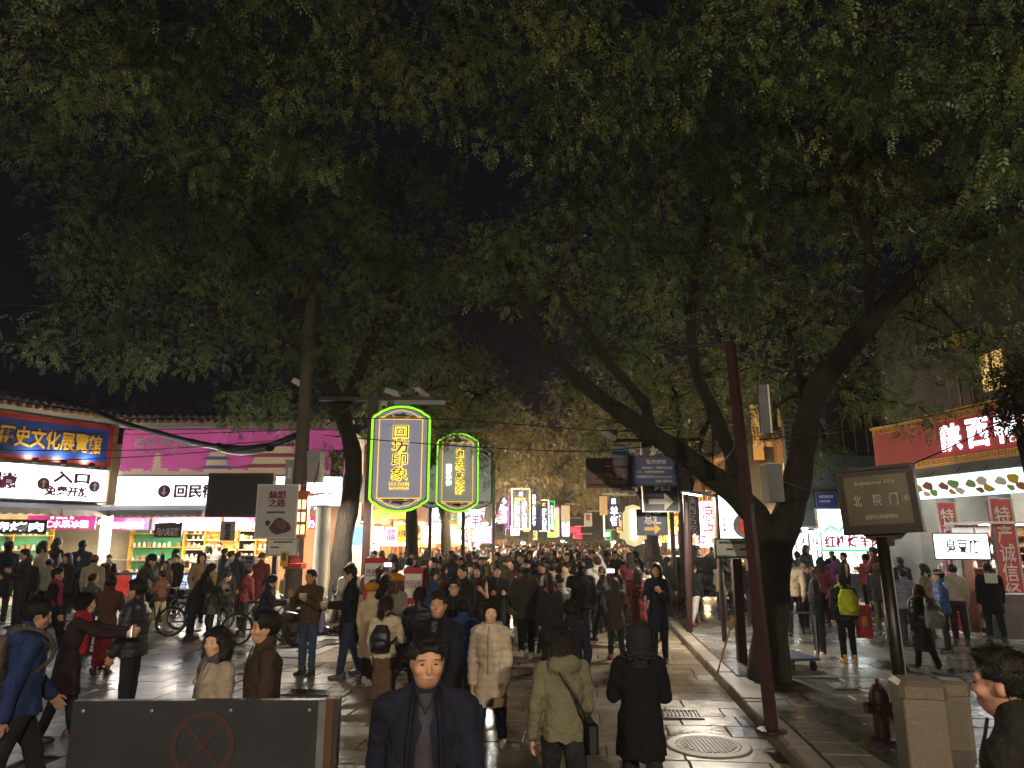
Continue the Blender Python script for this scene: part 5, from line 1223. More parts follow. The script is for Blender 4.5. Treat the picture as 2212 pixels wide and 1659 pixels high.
lane_sign('bright white lane sign with dark mark', 1214, 1122, 1230, 1158, 54, M_LBOX, [('羊', M_TDARK, .2, .1, .8, .5)])
lane_sign('red glowing character sign over the lane', 1233, 1140, 1252, 1151, 52, mat('red_dark_board', '#3a0a10', .5), [('清真美食', M_REDLED, .05, .1, .95, .9, dict(bold=.04))], M_REDLED)
lane_sign('second red glowing sign lower over the lane', 1240, 1156, 1256, 1163, 58, mat('red_dark_board', '#3a0a10', .5), [('美食', M_REDLED, .1, .1, .9, .9)], M_REDLED)
lane_sign('hanging white banner with red characters in the lane', 1262, 1108, 1279, 1136, 40, M_POST, [('絲路', M_TRED, .2, .1, .8, .6, dict(vertical=True))])
lane_sign('pale banner behind the lane signs', 1212, 1092, 1231, 1128, 50, M_POST, [])
lane_sign('tall pale banner on the east side of the lane', 1295, 1072, 1312, 1113, 34, mat('tan_banner', '#a08a66', .6), [])
lane_sign('navy sign with large white noodle shop characters', 1315, 1075, 1337, 1139, 31, M_NAVYL, [('羊饼', M_TWHITE, .1, .3, .95, .95, V), ('蒸', M_TWHITE, .25, .03, .75, .22)], None, R(-6))
lane_sign('green lit small sign by the east stalls', 1308, 1148, 1318, 1166, 50, M_NAVYL, [('面', M_TWHITE, .1, .1, .9, .6)], M_GREENLED)
lane_sign('curved white neon strip by the navy noodle sign', 1303, 1112, 1307, 1160, 40, M_LWARM, [])
# yellow scalloped cake-shop sign
d = 27; a = at(1336, 1090, d); b_ = at(1400, 1181, d); w, h = b_.x - a.x, a.z - b_.z
t = thing('scalloped_sign', 'glowing pale yellow scalloped sign with white characters', 'sign', ((a.x + b_.x) / 2, d, b_.z)); hw = w / 2
o = [(0, 0), (hw * .5, h * .06), (hw * .62, h * .15), (hw, h * .2), (hw * .96, h * .32), (hw * .72, h * .36), (hw * .72, h * .8), (hw * .56, h * .86), (hw * .5, h * .95), (0, h)]; o += [(-x, z) for x, z in o[-2:0:-1]]
MB().prism([(x * 1.06, z * 1.04 - .03) for x, z in o], -.04, .1).build('rim', M_DSTEEL, t); MB().prism(o, -.1, -.041).build('panel', M_YLIT, t); lettering(t, '回民香糕作坊', M_TWHITE, 0, h * .52, w * .26, h * .72, -.12, .03, True)
# stall fascias and menus on the west side
def menu(label, x0, y0, x1, y1, d, face, txts, border=None): return lane_sign(label, x0, y0, x1, y1, d, face, txts, border, R(14))
M_MBLUE = mat('menu_blue_lit', (.34, .58, 1.0), .4, emit=.6, var=.2, vscale=2); M_MPINK = mat('menu_pink_lit', (1.0, .5, .7), .4, emit=.6, var=.25, vscale=2, sample=False); M_MYEL = mat('menu_yellow_lit', (1.0, .6, .06), .4, emit=.6, var=.2, vscale=2)
menu('orange fascia with white and magenta characters behind the sign post', 794, 1048, 876, 1120, 27.5, M_ORLIT, [('香炸鲜奶鱿鱼', mat('letters_magenta', '#c02070', .5, emit=.5, sample=False), .05, .35, .7, .75, dict(bold=.03)), ('长沙老字号', M_GREENLED, .3, .8, .7, .95)])
menu('blue drip menu board beside the curved trunk', 758, 1138, 801, 1178, 26.0, M_MBLUE, [('酸奶', M_TWHITE, .6, .2, .9, .6)])
menu('pale blue menu board with bowls', 803, 1138, 826, 1174, 26.4, M_LBOX, [('菜单', M_TDARK, .2, .1, .8, .25)])
menu('pink price menu board of the west stalls', 832, 1138, 856, 1175, 26.8, M_MPINK, [('三个\n15元', M_TRED, .15, .15, .85, .8)])
menu('yellow tofu menu board of the west stalls', 858, 1134, 888, 1172, 27.4, M_MYEL, [('长沙臭豆腐', M_TRED, .08, .25, .92, .7, dict(bold=.02))])
menu('white lightbox lettering low before the west stalls', 796, 1180, 818, 1190, 26.0, M_LBOX, [('冰淇淋', M_TDARK, .1, .2, .9, .8)])
menu('pink and white menu lightbox past the second trunk', 911, 1136, 927, 1176, 30, M_MPINK, [('烤鱿鱼', M_TWHITE, .2, .1, .8, .9, V)])
menu('white menu lightbox past the second trunk', 929, 1136, 941, 1176, 31, M_LBOX, [('小吃', M_TDARK, .2, .1, .8, .9, V)])
menu('blue and white menu lightbox by the third trunk', 942, 1130, 958, 1172, 32, M_MBLUE, [('长沙', M_TWHITE, .1, .3, .9, .9, V)])
menu('small blue menu lightbox beyond the third trunk', 974, 1138, 984, 1172, 34, M_MBLUE, [('豆', M_TWHITE, .1, .3, .9, .7)])
menu('white framed lightbox beyond the third trunk', 986, 1146, 1004, 1176, 35, M_LBOX, [('石榴汁', M_TDARK, .1, .3, .9, .7)])
menu('pink domed menu lightbox at the lane mouth', 1036, 1140, 1058, 1172, 33, M_MPINK, [('烤肉', M_TRED, .2, .2, .8, .9)], M_PURLED)
menu('small green LED sign over the third trunk', 970, 1110, 982, 1125, 30, M_BLACK, [('糕', M_GREENLED, .1, .1, .9, .9, dict(bold=.04))])
lane_sign('white hanging banner with red seal characters at the lane mouth', 1064, 1130, 1092, 1166, 27, M_POST, [('絲綢\n之路', M_TRED, .25, .1, .8, .5)])
# the many small lit signs that crowd the lane further on
sr = random.Random(31); MF = [M_LBOX, M_ORLIT, M_MYEL, M_MPINK, M_MBLUE, M_NAVYL, M_YLIT, M_NAVYL]; BF = [None, None, M_WLED, M_GREENLED, M_PURLED, M_REDLED, None]
WORDS = '羊肉泡馍 肉夹馍 柿子饼 石榴汁 甑糕 凉皮 酸梅汤 镜糕 烤羊腿 麻花 绿豆糕 花生酥 核桃酥 蜂蜜粽子 烤面筋 油茶 胡辣汤 灌汤包 炒凉粉 酸奶 烤鱿鱼 糖葫芦 锅盔 麻酱 牛肉饼 黄桂稠酒 枣糕 豆腐脑 烤馕 炸串 米皮 羊杂汤 羊血 腊牛肉'.split(); ADJ = ['white', 'orange', 'yellow', 'pink', 'blue', 'navy', 'pale yellow', 'navy']
for i in range(54):
    west = i % 2 == 0; b = 30 + i * 1.0; k = sr.randrange(8); wv = sr.random() < .55; w_, h_ = (sr.uniform(.6, .9), sr.uniform(1.4, 2.5)) if wv else (sr.uniform(1.3, 2.2), sr.uniform(.5, .8))
    p = st(sr.uniform(-7.9, -5.6) if west else sr.uniform(3.4, 6.4), b, sr.uniform(2.5, 4.4)); s_ = WORDS[i % len(WORDS)]
    t = sign_at('lane_sign', '%s %s sign, %s of the small signs deep on the %s side' % (('tall narrow' if wv else 'wide low'), ADJ[k], 'first second third fourth fifth sixth seventh eighth ninth tenth eleventh twelfth thirteenth fourteenth fifteenth sixteenth seventeenth eighteenth nineteenth twentieth twenty-first twenty-second twenty-third twenty-fourth twenty-fifth twenty-sixth twenty-seventh'.split()[i // 2], 'west' if west else 'east'), p, w_, h_, MF[k], [(s_, M_TWHITE if k in (5, 7) else M_TRED, .12, .06, .88, .94, dict(vertical=wv, bold=.02))], None, .12, R(sr.uniform(-12, 12)), 'sign', 'signs hanging along the lane')
    if BF[i % 7]: led_border(t, w_ + .05, h_ + .05, -.066, BF[i % 7], .12, .03)
    bx('hanger_bar', M_GREYP, t, -1.4 if west else -.04, .04 if west else 1.4, -.02, .02, h_ + .05, h_ + .09)
for i in range(26):  # lit boards added to give the lane a glow at crowd height
    west = i % 2 == 0; b = 27.5 + i * 1.45; k = sr.choice([0, 1, 2, 1, 2, 3, 6]); w_, h_ = sr.uniform(1.2, 1.8), sr.uniform(.55, .85); s_ = WORDS[(i * 3 + 5) % len(WORDS)]
    p = st(-7.75 if west else 5.9, b, sr.uniform(2.0, 2.5)); t = sign_at('added_stall_board', '%s added lit stall board, %s along the %s stalls' % (ADJ[k], 'first second third fourth fifth sixth seventh eighth ninth tenth eleventh twelfth thirteenth'.split()[i // 2], 'west' if west else 'east'), p, w_, h_, MF[k], [(s_, M_TRED, .1, .2, .9, .8, dict(bold=.03))], M_BROWNW, .1, R(38) if west else R(-38), 'sign', 'added lit boards over the lane stalls')
    for s in (-1, 1): bx('post', M_DSTEEL, t, s * w_ * .45 - .02, s * w_ * .45 + .02, .051, .09, -p.z + h_ / 2 + .001, .0)
# bright flood lamps over the lane mouth
for i, (x, y, d, pw) in enumerate(((1047, 1130, 30, 160), (1090, 1097, 32, 110), (1020, 1102, 27, 90), (1325, 1170, 44, 130), (1500, 1150, 30, 120), (1215, 1168, 60, 160), (1130, 1172, 45, 150))):
    t = thing('flood_lamp', ('glaring flood lamp beside the domed pink menu', 'flood lamp left of the bulb bordered sign', 'flood lamp under the unlit plaque', 'warm lamp below the navy noodle sign', 'warm lamp below the purple sign', 'warm lamp deep in the lane', 'warm lamp under the bulb bordered sign')[i], 'lamp', at(x, y, d), R(20), 'lamps over the lane mouth')
    MB().lathe([(.03, .16), (.16, .05), (.17, 0)], n=12).build('lamp_shade', M_GREYP, t); MB().lathe([(.02, -.11), (.12, -.06), (.13, 0)], n=12).build('bulb', M_BULB, t, smooth=True); MB().tube([(0, 0, .15), (0, .5, .3)], .02, 6).build('bracket', M_DSTEEL, t)
    pointlight('flood', t, (0, 0, -.2), pw * 3.2, (1, .74, .42) if i else (1, .92, .8), .1)

# ================================================================ smoke and damp air hanging in the lane
hz = MB().box(-70, 70, -25, 150, -1.2, 13.5).build('haze', None)
hm = bpy.data.materials.new('haze_air'); hm.use_nodes = True; hn = hm.node_tree; hn.nodes.clear(); ho = hn.nodes.new('ShaderNodeOutputMaterial'); hv = hn.nodes.new('ShaderNodeVolumePrincipled')
hv.inputs['Color'].default_value = (.9, .88, .86, 1); hv.inputs['Density'].default_value = .0014; hv.inputs['Anisotropy'].default_value = .3; hn.links.new(hv.outputs[0], ho.inputs['Volume'])
hz.data.materials.clear(); hz.data.materials.append(hm); hz['kind'] = 'stuff'
# ================================================================ people: smooth implicit bodies turned into meshes
class Vox:
    def __init__(s, lo, hi, vs):
        s.vs = vs; s.lo = np.array(lo, float); n = np.maximum(np.ceil((np.array(hi) - s.lo) / vs).astype(int) + 1, 5)
        s.ax = [(s.lo[i] + vs * np.arange(n[i])).astype(np.float32) for i in range(3)]
        s.V = np.full(n, .25, np.float32)
    def sub(s, bl, bh, m):
        sl = []; g = []
        for i in range(3):
            a = int(max(0, math.floor((bl[i] - m - s.lo[i]) / s.vs))); b = int(min(len(s.ax[i]), math.ceil((bh[i] + m - s.lo[i]) / s.vs) + 1))
            if b <= a: return None, None
            sl.append(slice(a, b)); sh = [1, 1, 1]; sh[i] = -1; g.append(s.ax[i][a:b].reshape(sh))
        return tuple(sl), g
    def put(s, sl, d, k, cut):
        v = s.V[sl]
        if cut: s.V[sl] = np.maximum(v, -d)
        elif k > 0:
            h = np.clip(.5 + .5 * (v - d) / k, 0, 1); s.V[sl] = v + (d - v) * h - k * h * (1 - h)
        else: s.V[sl] = np.minimum(v, d)
    def cone(s, a, b, ra, rb, k=.02, cut=False):
        a = np.array(a, float); b = np.array(b, float); m = max(ra, rb)
        sl, g = s.sub(np.minimum(a, b), np.maximum(a, b), m + .06)
        if sl is None: return
        ba = b - a; L = float(ba @ ba) + 1e-9; p = [g[i] - a[i] for i in range(3)]
        h = np.clip((p[0] * ba[0] + p[1] * ba[1] + p[2] * ba[2]) / L, 0, 1)
        d = np.sqrt((p[0] - h * ba[0]) ** 2 + (p[1] - h * ba[1]) ** 2 + (p[2] - h * ba[2]) ** 2) - (ra + (rb - ra) * h)
        s.put(sl, d, k, cut)
    def ell(s, c, r, k=.02, M=None, cut=False):
        m = max(r); sl, g = s.sub(np.array(c) - m, np.array(c) + m, .05)
        if sl is None: return
        p = [g[i] - c[i] for i in range(3)]
        if M is not None: p = [M[0][i] * p[0] + M[1][i] * p[1] + M[2][i] * p[2] for i in range(3)]
        q = np.sqrt((p[0] / r[0]) ** 2 + (p[1] / r[1]) ** 2 + (p[2] / r[2]) ** 2)
        s.put(sl, (q - 1) * min(r), k, cut)
    def loft(s, rings, k=.02, cut=False):
        A = np.array(sorted(rings)); mx = A[:, 3:].max()
        sl, g = s.sub((A[:, 1].min() - mx, A[:, 2].min() - mx, A[0, 0]), (A[:, 1].max() + mx, A[:, 2].max() + mx, A[-1, 0]), .05)
        if sl is None: return
        z = g[2]; zf = z.ravel()
        cx, cy, rx, ry = [np.interp(zf, A[:, 0], A[:, i]).reshape(z.shape) for i in (1, 2, 3, 4)]
        q = (np.sqrt(((g[0] - cx) / rx) ** 2 + ((g[1] - cy) / ry) ** 2) - 1) * np.minimum(rx, ry)
        s.put(sl, np.maximum(q, np.maximum(A[0, 0] - z, z - A[-1, 0])), k, cut)
    def noise(s, amp, f, seed=0, ridge=False):
        x, y, z = [s.ax[i].reshape([-1 if j == i else 1 for j in range(3)]) for i in range(3)]
        r = random.Random(seed); o = [r.uniform(0, 6) for _ in range(6)]
        if ridge:
            ang = np.arctan2(x, y + .001); s.V += (amp * 1.1 * np.sin(ang * 7 + o[3] + 3 * z) * np.clip((s.ax[2].max() * .55 - z) * 4, 0, 1)).astype(np.float32); amp = amp * .8
            q = np.sin(f * .55 * (z * 1.0 + x * .35 + .25 * np.sin(9 * x + o[0])) + o[1] + 1.6 * np.sin(f * .22 * (x - y) + o[2])); s.V += (amp * 1.3 * (np.abs(q) ** 1.5 - .5) * (.6 + .4 * np.sin(f * .35 * (x + y) + o[5]))).astype(np.float32)
        if ridge: amp *= .4
        s.V += (amp * (np.sin(f * (x * .9 + z * 1.1) + o[0] + 1.7 * np.sin(f * .4 * y + o[3])) * np.sin(f * (z * .8 - x * .5) + o[1]) + .6 * np.sin(f * 1.9 * (y + .6 * z) + o[2] + 1.5 * np.sin(f * .5 * x + o[4])))).astype(np.float32)
    def quilt(s, amp, step):
        z = s.ax[2].reshape(1, 1, -1); s.V -= (amp * (np.abs(np.sin(math.pi * z / step)) - .6)).astype(np.float32)
    def mesh(s, name, m, strands=None):
        V = s.V; V[[0, -1]] = np.maximum(V[[0, -1]], .01); V[:, [0, -1]] = np.maximum(V[:, [0, -1]], .01); V[:, :, [0, -1]] = np.maximum(V[:, :, [0, -1]], .01)
        I = V < 0; c = np.zeros(np.array(V.shape) - 1, np.int8); n = V.shape
        for o in np.ndindex(2, 2, 2): c += I[o[0]:n[0] - 1 + o[0], o[1]:n[1] - 1 + o[1], o[2]:n[2] - 1 + o[2]]
        mx = (c > 0) & (c < 8); idx = np.full(c.shape, -1, np.int32); C = np.argwhere(mx); idx[mx] = np.arange(len(C))
        acc = np.zeros((len(C), 3), np.float32); cnt = np.zeros(len(C), np.float32)
        cor = list(np.ndindex(2, 2, 2)); vals = {o: V[C[:, 0] + o[0], C[:, 1] + o[1], C[:, 2] + o[2]] for o in cor}
        for o in cor:
            for ax in range(3):
                if o[ax]: continue
                p = list(o); p[ax] = 1; p = tuple(p); a, b = vals[o], vals[p]; q = (a < 0) != (b < 0)
                if not q.any(): continue
                t = a[q] / (a[q] - b[q]); e = np.tile(np.array(o, np.float32), (len(t), 1)); e[:, ax] += t
                acc[q] += e; cnt[q] += 1
        P = (acc / cnt[:, None] + C) * s.vs + s.lo
        F = []
        for ax in range(3):
            sa = [slice(1, -1)] * 3; sb = [slice(1, -1)] * 3; sa[ax] = slice(0, -1); sb[ax] = slice(1, None)
            A, B = I[tuple(sa)], I[tuple(sb)]; off = [1, 1, 1]; off[ax] = 0
            for cond, fl in ((A & ~B, False), (~A & B, True)):
                E_ = np.argwhere(cond)
                if not len(E_): continue
                E_ = E_ + np.array(off); u, v = (ax + 1) % 3, (ax + 2) % 3; q = []
                for du, dv_ in ((1, 1), (0, 1), (0, 0), (1, 0)):
                    w = E_.copy(); w[:, u] -= du; w[:, v] -= dv_; q.append(idx[w[:, 0], w[:, 1], w[:, 2]])
                q = np.stack(q, 1); F.append(q[:, ::-1] if fl else q)
        if not F: return None
        F = np.concatenate(F)
        if strands:
            n_, c, down, L, HMs = strands; g_ = np.random.default_rng(4); q = P[g_.integers(0, len(P), n_)]; lq = (q - c) @ HMs; q = q[~((lq[:, 1] > .03) & (lq[:, 2] < .075))]; n_ = len(q); nr = q - c; nr /= np.linalg.norm(nr, axis=1)[:, None] + 1e-6
            fl = np.array(down)[None] + g_.normal(size=(n_, 3)) * .45; fl -= nr * (fl * nr).sum(1)[:, None]; fl /= np.linalg.norm(fl, axis=1)[:, None] + 1e-6
            Ls = (L * (.5 + g_.random(n_)))[:, None]; tip = q + fl * Ls + nr * (.004 + .007 * g_.random(n_))[:, None]; sd = np.cross(fl, nr) * .0022; mid = q + fl * Ls * .5 + nr * .006
            o = len(P); P = np.concatenate([P, np.stack([q - sd, mid - sd, tip, mid + sd], 1).reshape(-1, 3)]); F = np.concatenate([F, o + np.arange(n_ * 4).reshape(-1, 4)])
        return np_mesh(name, P, F, m)

def rotm(yaw, pitch=0.0, roll=0.0):
    return np.array((Matrix.Rotation(yaw, 3, 'Z') @ Matrix.Rotation(pitch, 3, 'X') @ Matrix.Rotation(roll, 3, 'Y')))
def _hand():
    v = Vox((-.06, -.06, -.22), (.06, .08, .03), .0055)
    v.cone((0, 0, .02), (0, .0, -.02), .026, .028, .01); v.ell((0, .0, -.055), (.019, .042, .05), .012)
    for i, (y, L) in enumerate(((.030, .062), (.011, .074), (-.010, .070), (-.029, .054))):
        a = np.array((0, y, -.09)); b = a + (-.008, y * .08, -L * .5); c = b + (-.026, 0, -L * .42)
        v.cone(a, b, .0095, .0088, .006); v.cone(b, c, .0088, .007, .004)
    v.cone((-.004, .036, -.045), (-.016, .058, -.075), .012, .010, .008); v.cone((-.016, .058, -.075), (-.028, .060, -.10), .010, .008, .004)
    return v.mesh('hand', M_SKIN)
HAND = _hand()
def _shoe(kind):
    v = Vox((-.07, -.13, -.01), (.07, .22, .2), .011)
    v.ell((0, .08, .035), (.043, .11, .045), .02); v.ell((0, -.045, .04), (.037, .06, .048), .02); v.cone((0, -.04, .06), (0, -.04, .13 if kind == 'boot' else .085), .04, .042, .03)
    v.loft([(.0, 0, .03, .044, .14), (.022, 0, .03, .044, .14)], .01); sl, g = v.sub((-1, -1, -1), (1, 1, 0), 0); v.V[:, :, :1] = .02
    return v.mesh('shoe', M_LEATHER)
SHOE = {'shoe': _shoe('shoe'), 'boot': _shoe('boot')}
_e = MB().lathe([(.0005, -.0065), (.006, -.005), (.011, 0), (.006, .005), (.0005, .0065)], n=10); EYE = _e.mesh('eye', mat('eye_dark', '#17120f', .25), True)
_b = MB().tube([(-.022, 0, -.002), (-.006, .004, .003), (.012, .003, .002), (.022, -.002, -.003)], [.002, .0045, .0045, .002], 6); BROW = _b.mesh('eyebrow', M_HAIR, True)
_m = MB().tube([(-.024, -.006, 0), (-.010, .002, .001), (0, .003, -.001), (.010, .002, .001), (.024, -.006, 0)], [.002, .0055, .006, .0055, .002], 6); MOUTH = _m.mesh('mouth', mat('lips', '#8f5a4c', .5), True)

SKINC = [lin('#c99a7c'), lin('#b98968'), lin('#d6a98c'), lin('#a97a5c')]
HAIRC = lin('#15110f')
PEOPLE = {}
def person_meshes(h, S, vs):
    """returns joints and a list of (part name, mesh, colour, matrix or None)"""
    g = S.get; H_ = h; parts = []
    fat = g('fat', 1.0); fem = g('fem', 0); lean = g('lean', 0.0)
    hipw = .052 * H_
    legs = g('legs', ((.0, .02), (.0, .02)))
    hip = np.array((0., 0., .52 * H_)); joints = {}
    L1, L2 = .245 * H_, .235 * H_; lj = []
    for s, (th, kn) in zip((-1, 1), legs):
        a = hip + (s * hipw, 0, -.01 * H_); k = a + L1 * np.array((s * .02, math.sin(th), -math.cos(th))); f = k + L2 * np.array((s * .01, math.sin(th - kn), -math.cos(th - kn))); lj.append([a, k, f])
    dz = .045 * H_ - min(q[2][2] for q in lj)
    sh = np.array((0, 0, dz)); hip = hip + sh; lj = [[p + sh for p in q] for q in lj]
    up = np.array((0, math.sin(lean), math.cos(lean))); bk = np.array((0, math.cos(lean), -math.sin(lean)))
    def tp(f, y=0.0, x=0.0): return hip + up * (f - .52) * H_ + bk * y * H_ + np.array((x * H_, 0, 0))
    shw = (.108 - .012 * fem) * fat ** .5
    aj = []
    for s, (al, ab, el, inn) in zip((-1, 1), g('arms', ((.05, .12, .25, .1), (.05, .12, .25, .1)))):
        a = tp(.792, 0, s * shw); u = np.array((s * math.sin(ab), math.sin(al) * math.cos(ab), -math.cos(al) * math.cos(ab)))
        e = a + u * .172 * H_; f = np.array((s * (math.sin(ab) * .5) - s * math.sin(inn), math.sin(al + el), -math.cos(al + el))); f /= np.linalg.norm(f); w = e + f * .15 * H_; aj.append((a, e, w, f))
    hy, hp = g('head', (0.0, 0.0)); HM = rotm(hy, hp)
    nk = tp(.845); hs = H_ / 1.72 * g('hs', 1.0)
    hc = nk + up * .028 * H_ + HM @ np.array((0, .018, .078)) * hs
    def hl(x, y, z): return hc + HM @ (np.array((x, y, z)) * hs)
    joints.update(arms=aj, legs=lj, head=hc, HM=HM, hs=hs, hip=hip, tp=tp)
    allp = np.array([hc] + [p for q in lj for p in q] + [p for q in aj for p in q[:3]])
    lo = allp.min(0) - .2; hi = allp.max(0) + .2; lo[2] = -.02; hi[2] = hc[2] + .2
    # body
    v = Vox(lo, hi, vs)
    v.cone(tp(.56), tp(.70), .062 * H_, .066 * H_, .03); v.cone(tp(.79, 0, -shw * .8), tp(.79, 0, shw * .8), .03 * H_, .03 * H_, .03)
    v.cone(tp(.80), hl(0, -.02, -.06), .036 * H_ * fat ** .3, .033 * H_, .015)
    for a, e, w, f in aj: v.cone(a, e, .026 * H_, .022 * H_, .02); v.cone(e, w, .022 * H_, .016 * H_, .02)
    for a, k, f in lj: v.cone(a, k, .04 * H_, .03 * H_, .03); v.cone(k, f, .03 * H_, .02 * H_, .02)
    q = fat ** .35 * g('hw', 1.0)
    v.ell(hl(0, -.012, .025), np.array((.075 * q, .095, .092)) * hs, .02, HM); v.ell(hl(0, .022, -.035), np.array((.062 * q, .072, .075)) * hs, .03, HM); v.ell(hl(0, .045, -.088), np.array((.034 * q, .036, .026)) * hs, .03, HM)
    v.cone(hl(0, .088, .008), hl(0, .107, -.030), .007 * hs, .013 * hs, .010); v.cone(hl(-.045, .074, .026), hl(.045, .074, .026), .014 * hs, .014 * hs, .02)
    v.ell(hl(0, .086, -.066), np.array((.026, .014, .015)) * hs, .012, HM)
    for s in (-1, 1):
        v.ell(hl(s * .034, .098, .002), np.array((.017, .014, .011)) * hs, 0, HM, True); v.ell(hl(s * .046, .068, -.025), np.array((.024, .022, .022)) * hs, .02, HM); v.ell(hl(s * .078, -.008, -.008), np.array((.010, .019, .030)) * hs, .008, HM)
    sc = g('skin', SKINC[0]); parts.append(('body', v.mesh('body', M_SKIN), sc, None))
    # hair / headwear
    hair = g('hair', 'short'); hcol = g('hc', HAIRC)
    if hair != 'none':
        n_ = max(vs * .85, .008); v = Vox(hc - .24 * hs - (0, 0, .35 if hair in ('long', 'pony', 'bob') else 0), hc + .24 * hs, n_)
        t = .02 if hair != 'crop' else .007
        v.ell(hl(0, -.018, .032), np.array((.078 * q + t, .096 + t, .092 + t)) * hs, .02, HM)
        if hair in ('short', 'crop'): v.ell(hl(0, .03, .105), np.array((.06, .06, .03)) * hs, .03, HM)
        # carve the face and the neck out of it
        cut = [(0, .135, -.05, .105, .105, .135)] + ([(0, .0, -.165, .2, .2, .12)] if hair in ('short', 'crop') else [(0, .11, -.2, .075, .1, .16)])
        for x, y, z, a, b, c in cut: v.ell(hl(x, y, z), np.array((a, b, c)) * hs, 0, HM, True)
        if hair in ('short', 'crop'):
            for s in (-1, 1): v.ell(hl(s * .085, .02, -.03), np.array((.03, .04, .05)) * hs, 0, HM, True)
        if hair == 'long':
            tl = g('hl', .30); b0 = hl(0, -.06, 0); v.cone(b0 + HM @ np.array((-.035, 0, -.02)), b0 + HM @ np.array((-.05, -.035, -tl)) , .066 * hs, .05 * hs, .03); v.cone(b0 + HM @ np.array((.035, 0, -.02)), b0 + HM @ np.array((.05, -.035, -tl)), .066 * hs, .05 * hs, .03)
            for s in (-1, 1): v.cone(hl(s * .08, .0, 0), hl(s * .085, .01, -.16), .026 * hs, .02 * hs, .02)
        if hair == 'bob':
            for s in (-1, 1): v.cone(hl(s * .085, -.01, .02), hl(s * .10, .005, -.12), .035 * hs, .045 * hs, .02)
            v.cone(hl(0, -.09, 0), hl(0, -.10, -.12), .07 * hs, .07 * hs, .03)
        if hair == 'pony': v.cone(hl(0, -.11, .02), hl(0, -.15, -.06), .03 * hs, .036 * hs, .02); v.cone(hl(0, -.15, -.06), hl(0, -.14, -.19), .036 * hs, .015 * hs, .02)
        if hair == 'bun': v.ell(hl(0, -.12, .05), np.array((.045, .045, .045)) * hs, .015, HM)
        v.noise(.0035, 60, 3 + int(h * 100)); dn = HM @ np.array((.25, -.5, .15) if hair in ('short', 'crop') else (0, -.15, -1.)); parts.append(('hair', v.mesh('hair', M_HAIR, (1800, hc, dn, .013 if hair in ('short', 'crop') else .06, HM) if vs < .018 else None), hcol, None))
    hat = g('hat')
    if hat:
        kind, hcl = hat; v = Vox(hc - .27, hc + .27, max(vs * .9, .009))
        if kind == 'beret': v.ell(hl(.01, -.025, .10), np.array((.135, .14, .075)) * hs, .02, HM); v.ell(hl(0, -.02, .05), np.array((.098, .116, .06)) * hs, .03, HM); v.cone(hl(.01, -.02, .17), hl(.015, -.02, .195), .008, .006, .01)
        elif kind == 'cap':
            v.ell(hl(0, -.015, .055), np.array((.098, .118, .085)) * hs, .02, HM); v.ell(hl(0, .03, -.06), np.array((.3, .3, .085)) * hs, 0, HM, True); v.ell(hl(0, .13, .04), np.array((.075, .08, .012)) * hs, .01, HM)
        elif kind == 'beanie': v.ell(hl(0, -.02, .05), np.array((.1, .12, .105)) * hs, .02, HM); v.ell(hl(0, .05, -.085), np.array((.3, .3, .1)) * hs, 0, HM, True)
        elif kind == 'hood': v.ell(hl(0, -.03, .02), np.array((.118, .128, .14)) * hs, .02, HM); v.cone(hl(0, -.05, -.08), tp(.80, -.03), .10 * hs, .09 * hs, .05); v.ell(hl(0, .17, -.01), np.array((.085, .15, .115)) * hs, 0, HM, True); v.noise(.004, 40, 2)
        elif kind == 'straw': v.ell(hl(0, 0, .06), np.array((.15, .17, .012)) * hs, .02, HM); v.ell(hl(0, -.01, .09), np.array((.09, .105, .07)) * hs, .02, HM)
        parts.append(('hat', v.mesh('hat', M_CLOTH), hcl, None))
    # upper garment
    kind = g('top', 'jacket'); tc = g('tc', (.02, .02, .025)); hem = g('hem', {'jacket': .47, 'coat': .30, 'puffer': .46, 'sweater': .49, 'vest': .47}[kind])
    th = {'jacket': 1.0, 'coat': 1.04, 'puffer': 1.16, 'sweater': .96, 'vest': 1.1}[kind] * fat
    tha = 1 + (th - 1) * .4; cv = max(vs, .0085); v = Vox(lo, hi, cv)
    wst = .085 - .008 * fem; fl = g('flare', 1.0)
    def ring(f, rx, ry, y=0.0): p = tp(f, y); return (p[2], p[0], p[1], rx * H_ * th, ry * H_ * th)
    rings = []
    if hem < .5:
        p = tp(.52); hz = hip[2] - (.52 - hem) * H_; sw = (lj[0][1][1] + lj[1][1][1]) / 2 * .5; rings += [(hz, 0, sw * (.5 if hem > .4 else 1), (.098 if hem > .4 else .108) * H_ * th * fl, (.080 if hem > .4 else .095) * H_ * th * fl)]
    rings += [ring(.53, .098, .076), ring(.60, wst + .008, .070), ring(.70, .100, .076), ring(.76, .104, .074), ring(.80, .082, .056), ring(.835, .040, .040), ring(.85, .04, .04)]
    zs = sorted(rings); v.loft(zs, .01)
    v.cone(tp(.785, 0, -shw * .84), tp(.785, 0, shw * .84), .035 * H_ * tha, .035 * H_ * tha, .03)
    for s in (-1, 1): v.cone(tp(.835, -.01, s * .012), tp(.80, -.004, s * shw * .85), .026 * H_, .03 * H_ * tha, .03)
    if kind != 'vest':
        for a, e, w, f in aj: v.cone(a, e, .039 * H_ * tha, .035 * H_ * tha, .025); v.cone(e, w - f * .006 * H_, .034 * H_ * tha, .028 * H_ * tha, .02)
    if g('collar', 1): v.cone(tp(.842, -.004), tp(.868, -.008), .042 * H_, .044 * H_, .015); v.ell(tp(.885, .012), (.034 * H_, .036 * H_, .03 * H_), 0, None, True)
    if g('lapel'):
        for s in (-1, 1): v.cone(tp(.845, .02, s * .03), tp(.74, .075, s * .045), .02 * H_, .018 * H_, .008); v.cone(tp(.74, .075, s * .045), tp(.69, .076, s * .012), .018 * H_, .008 * H_, .008)
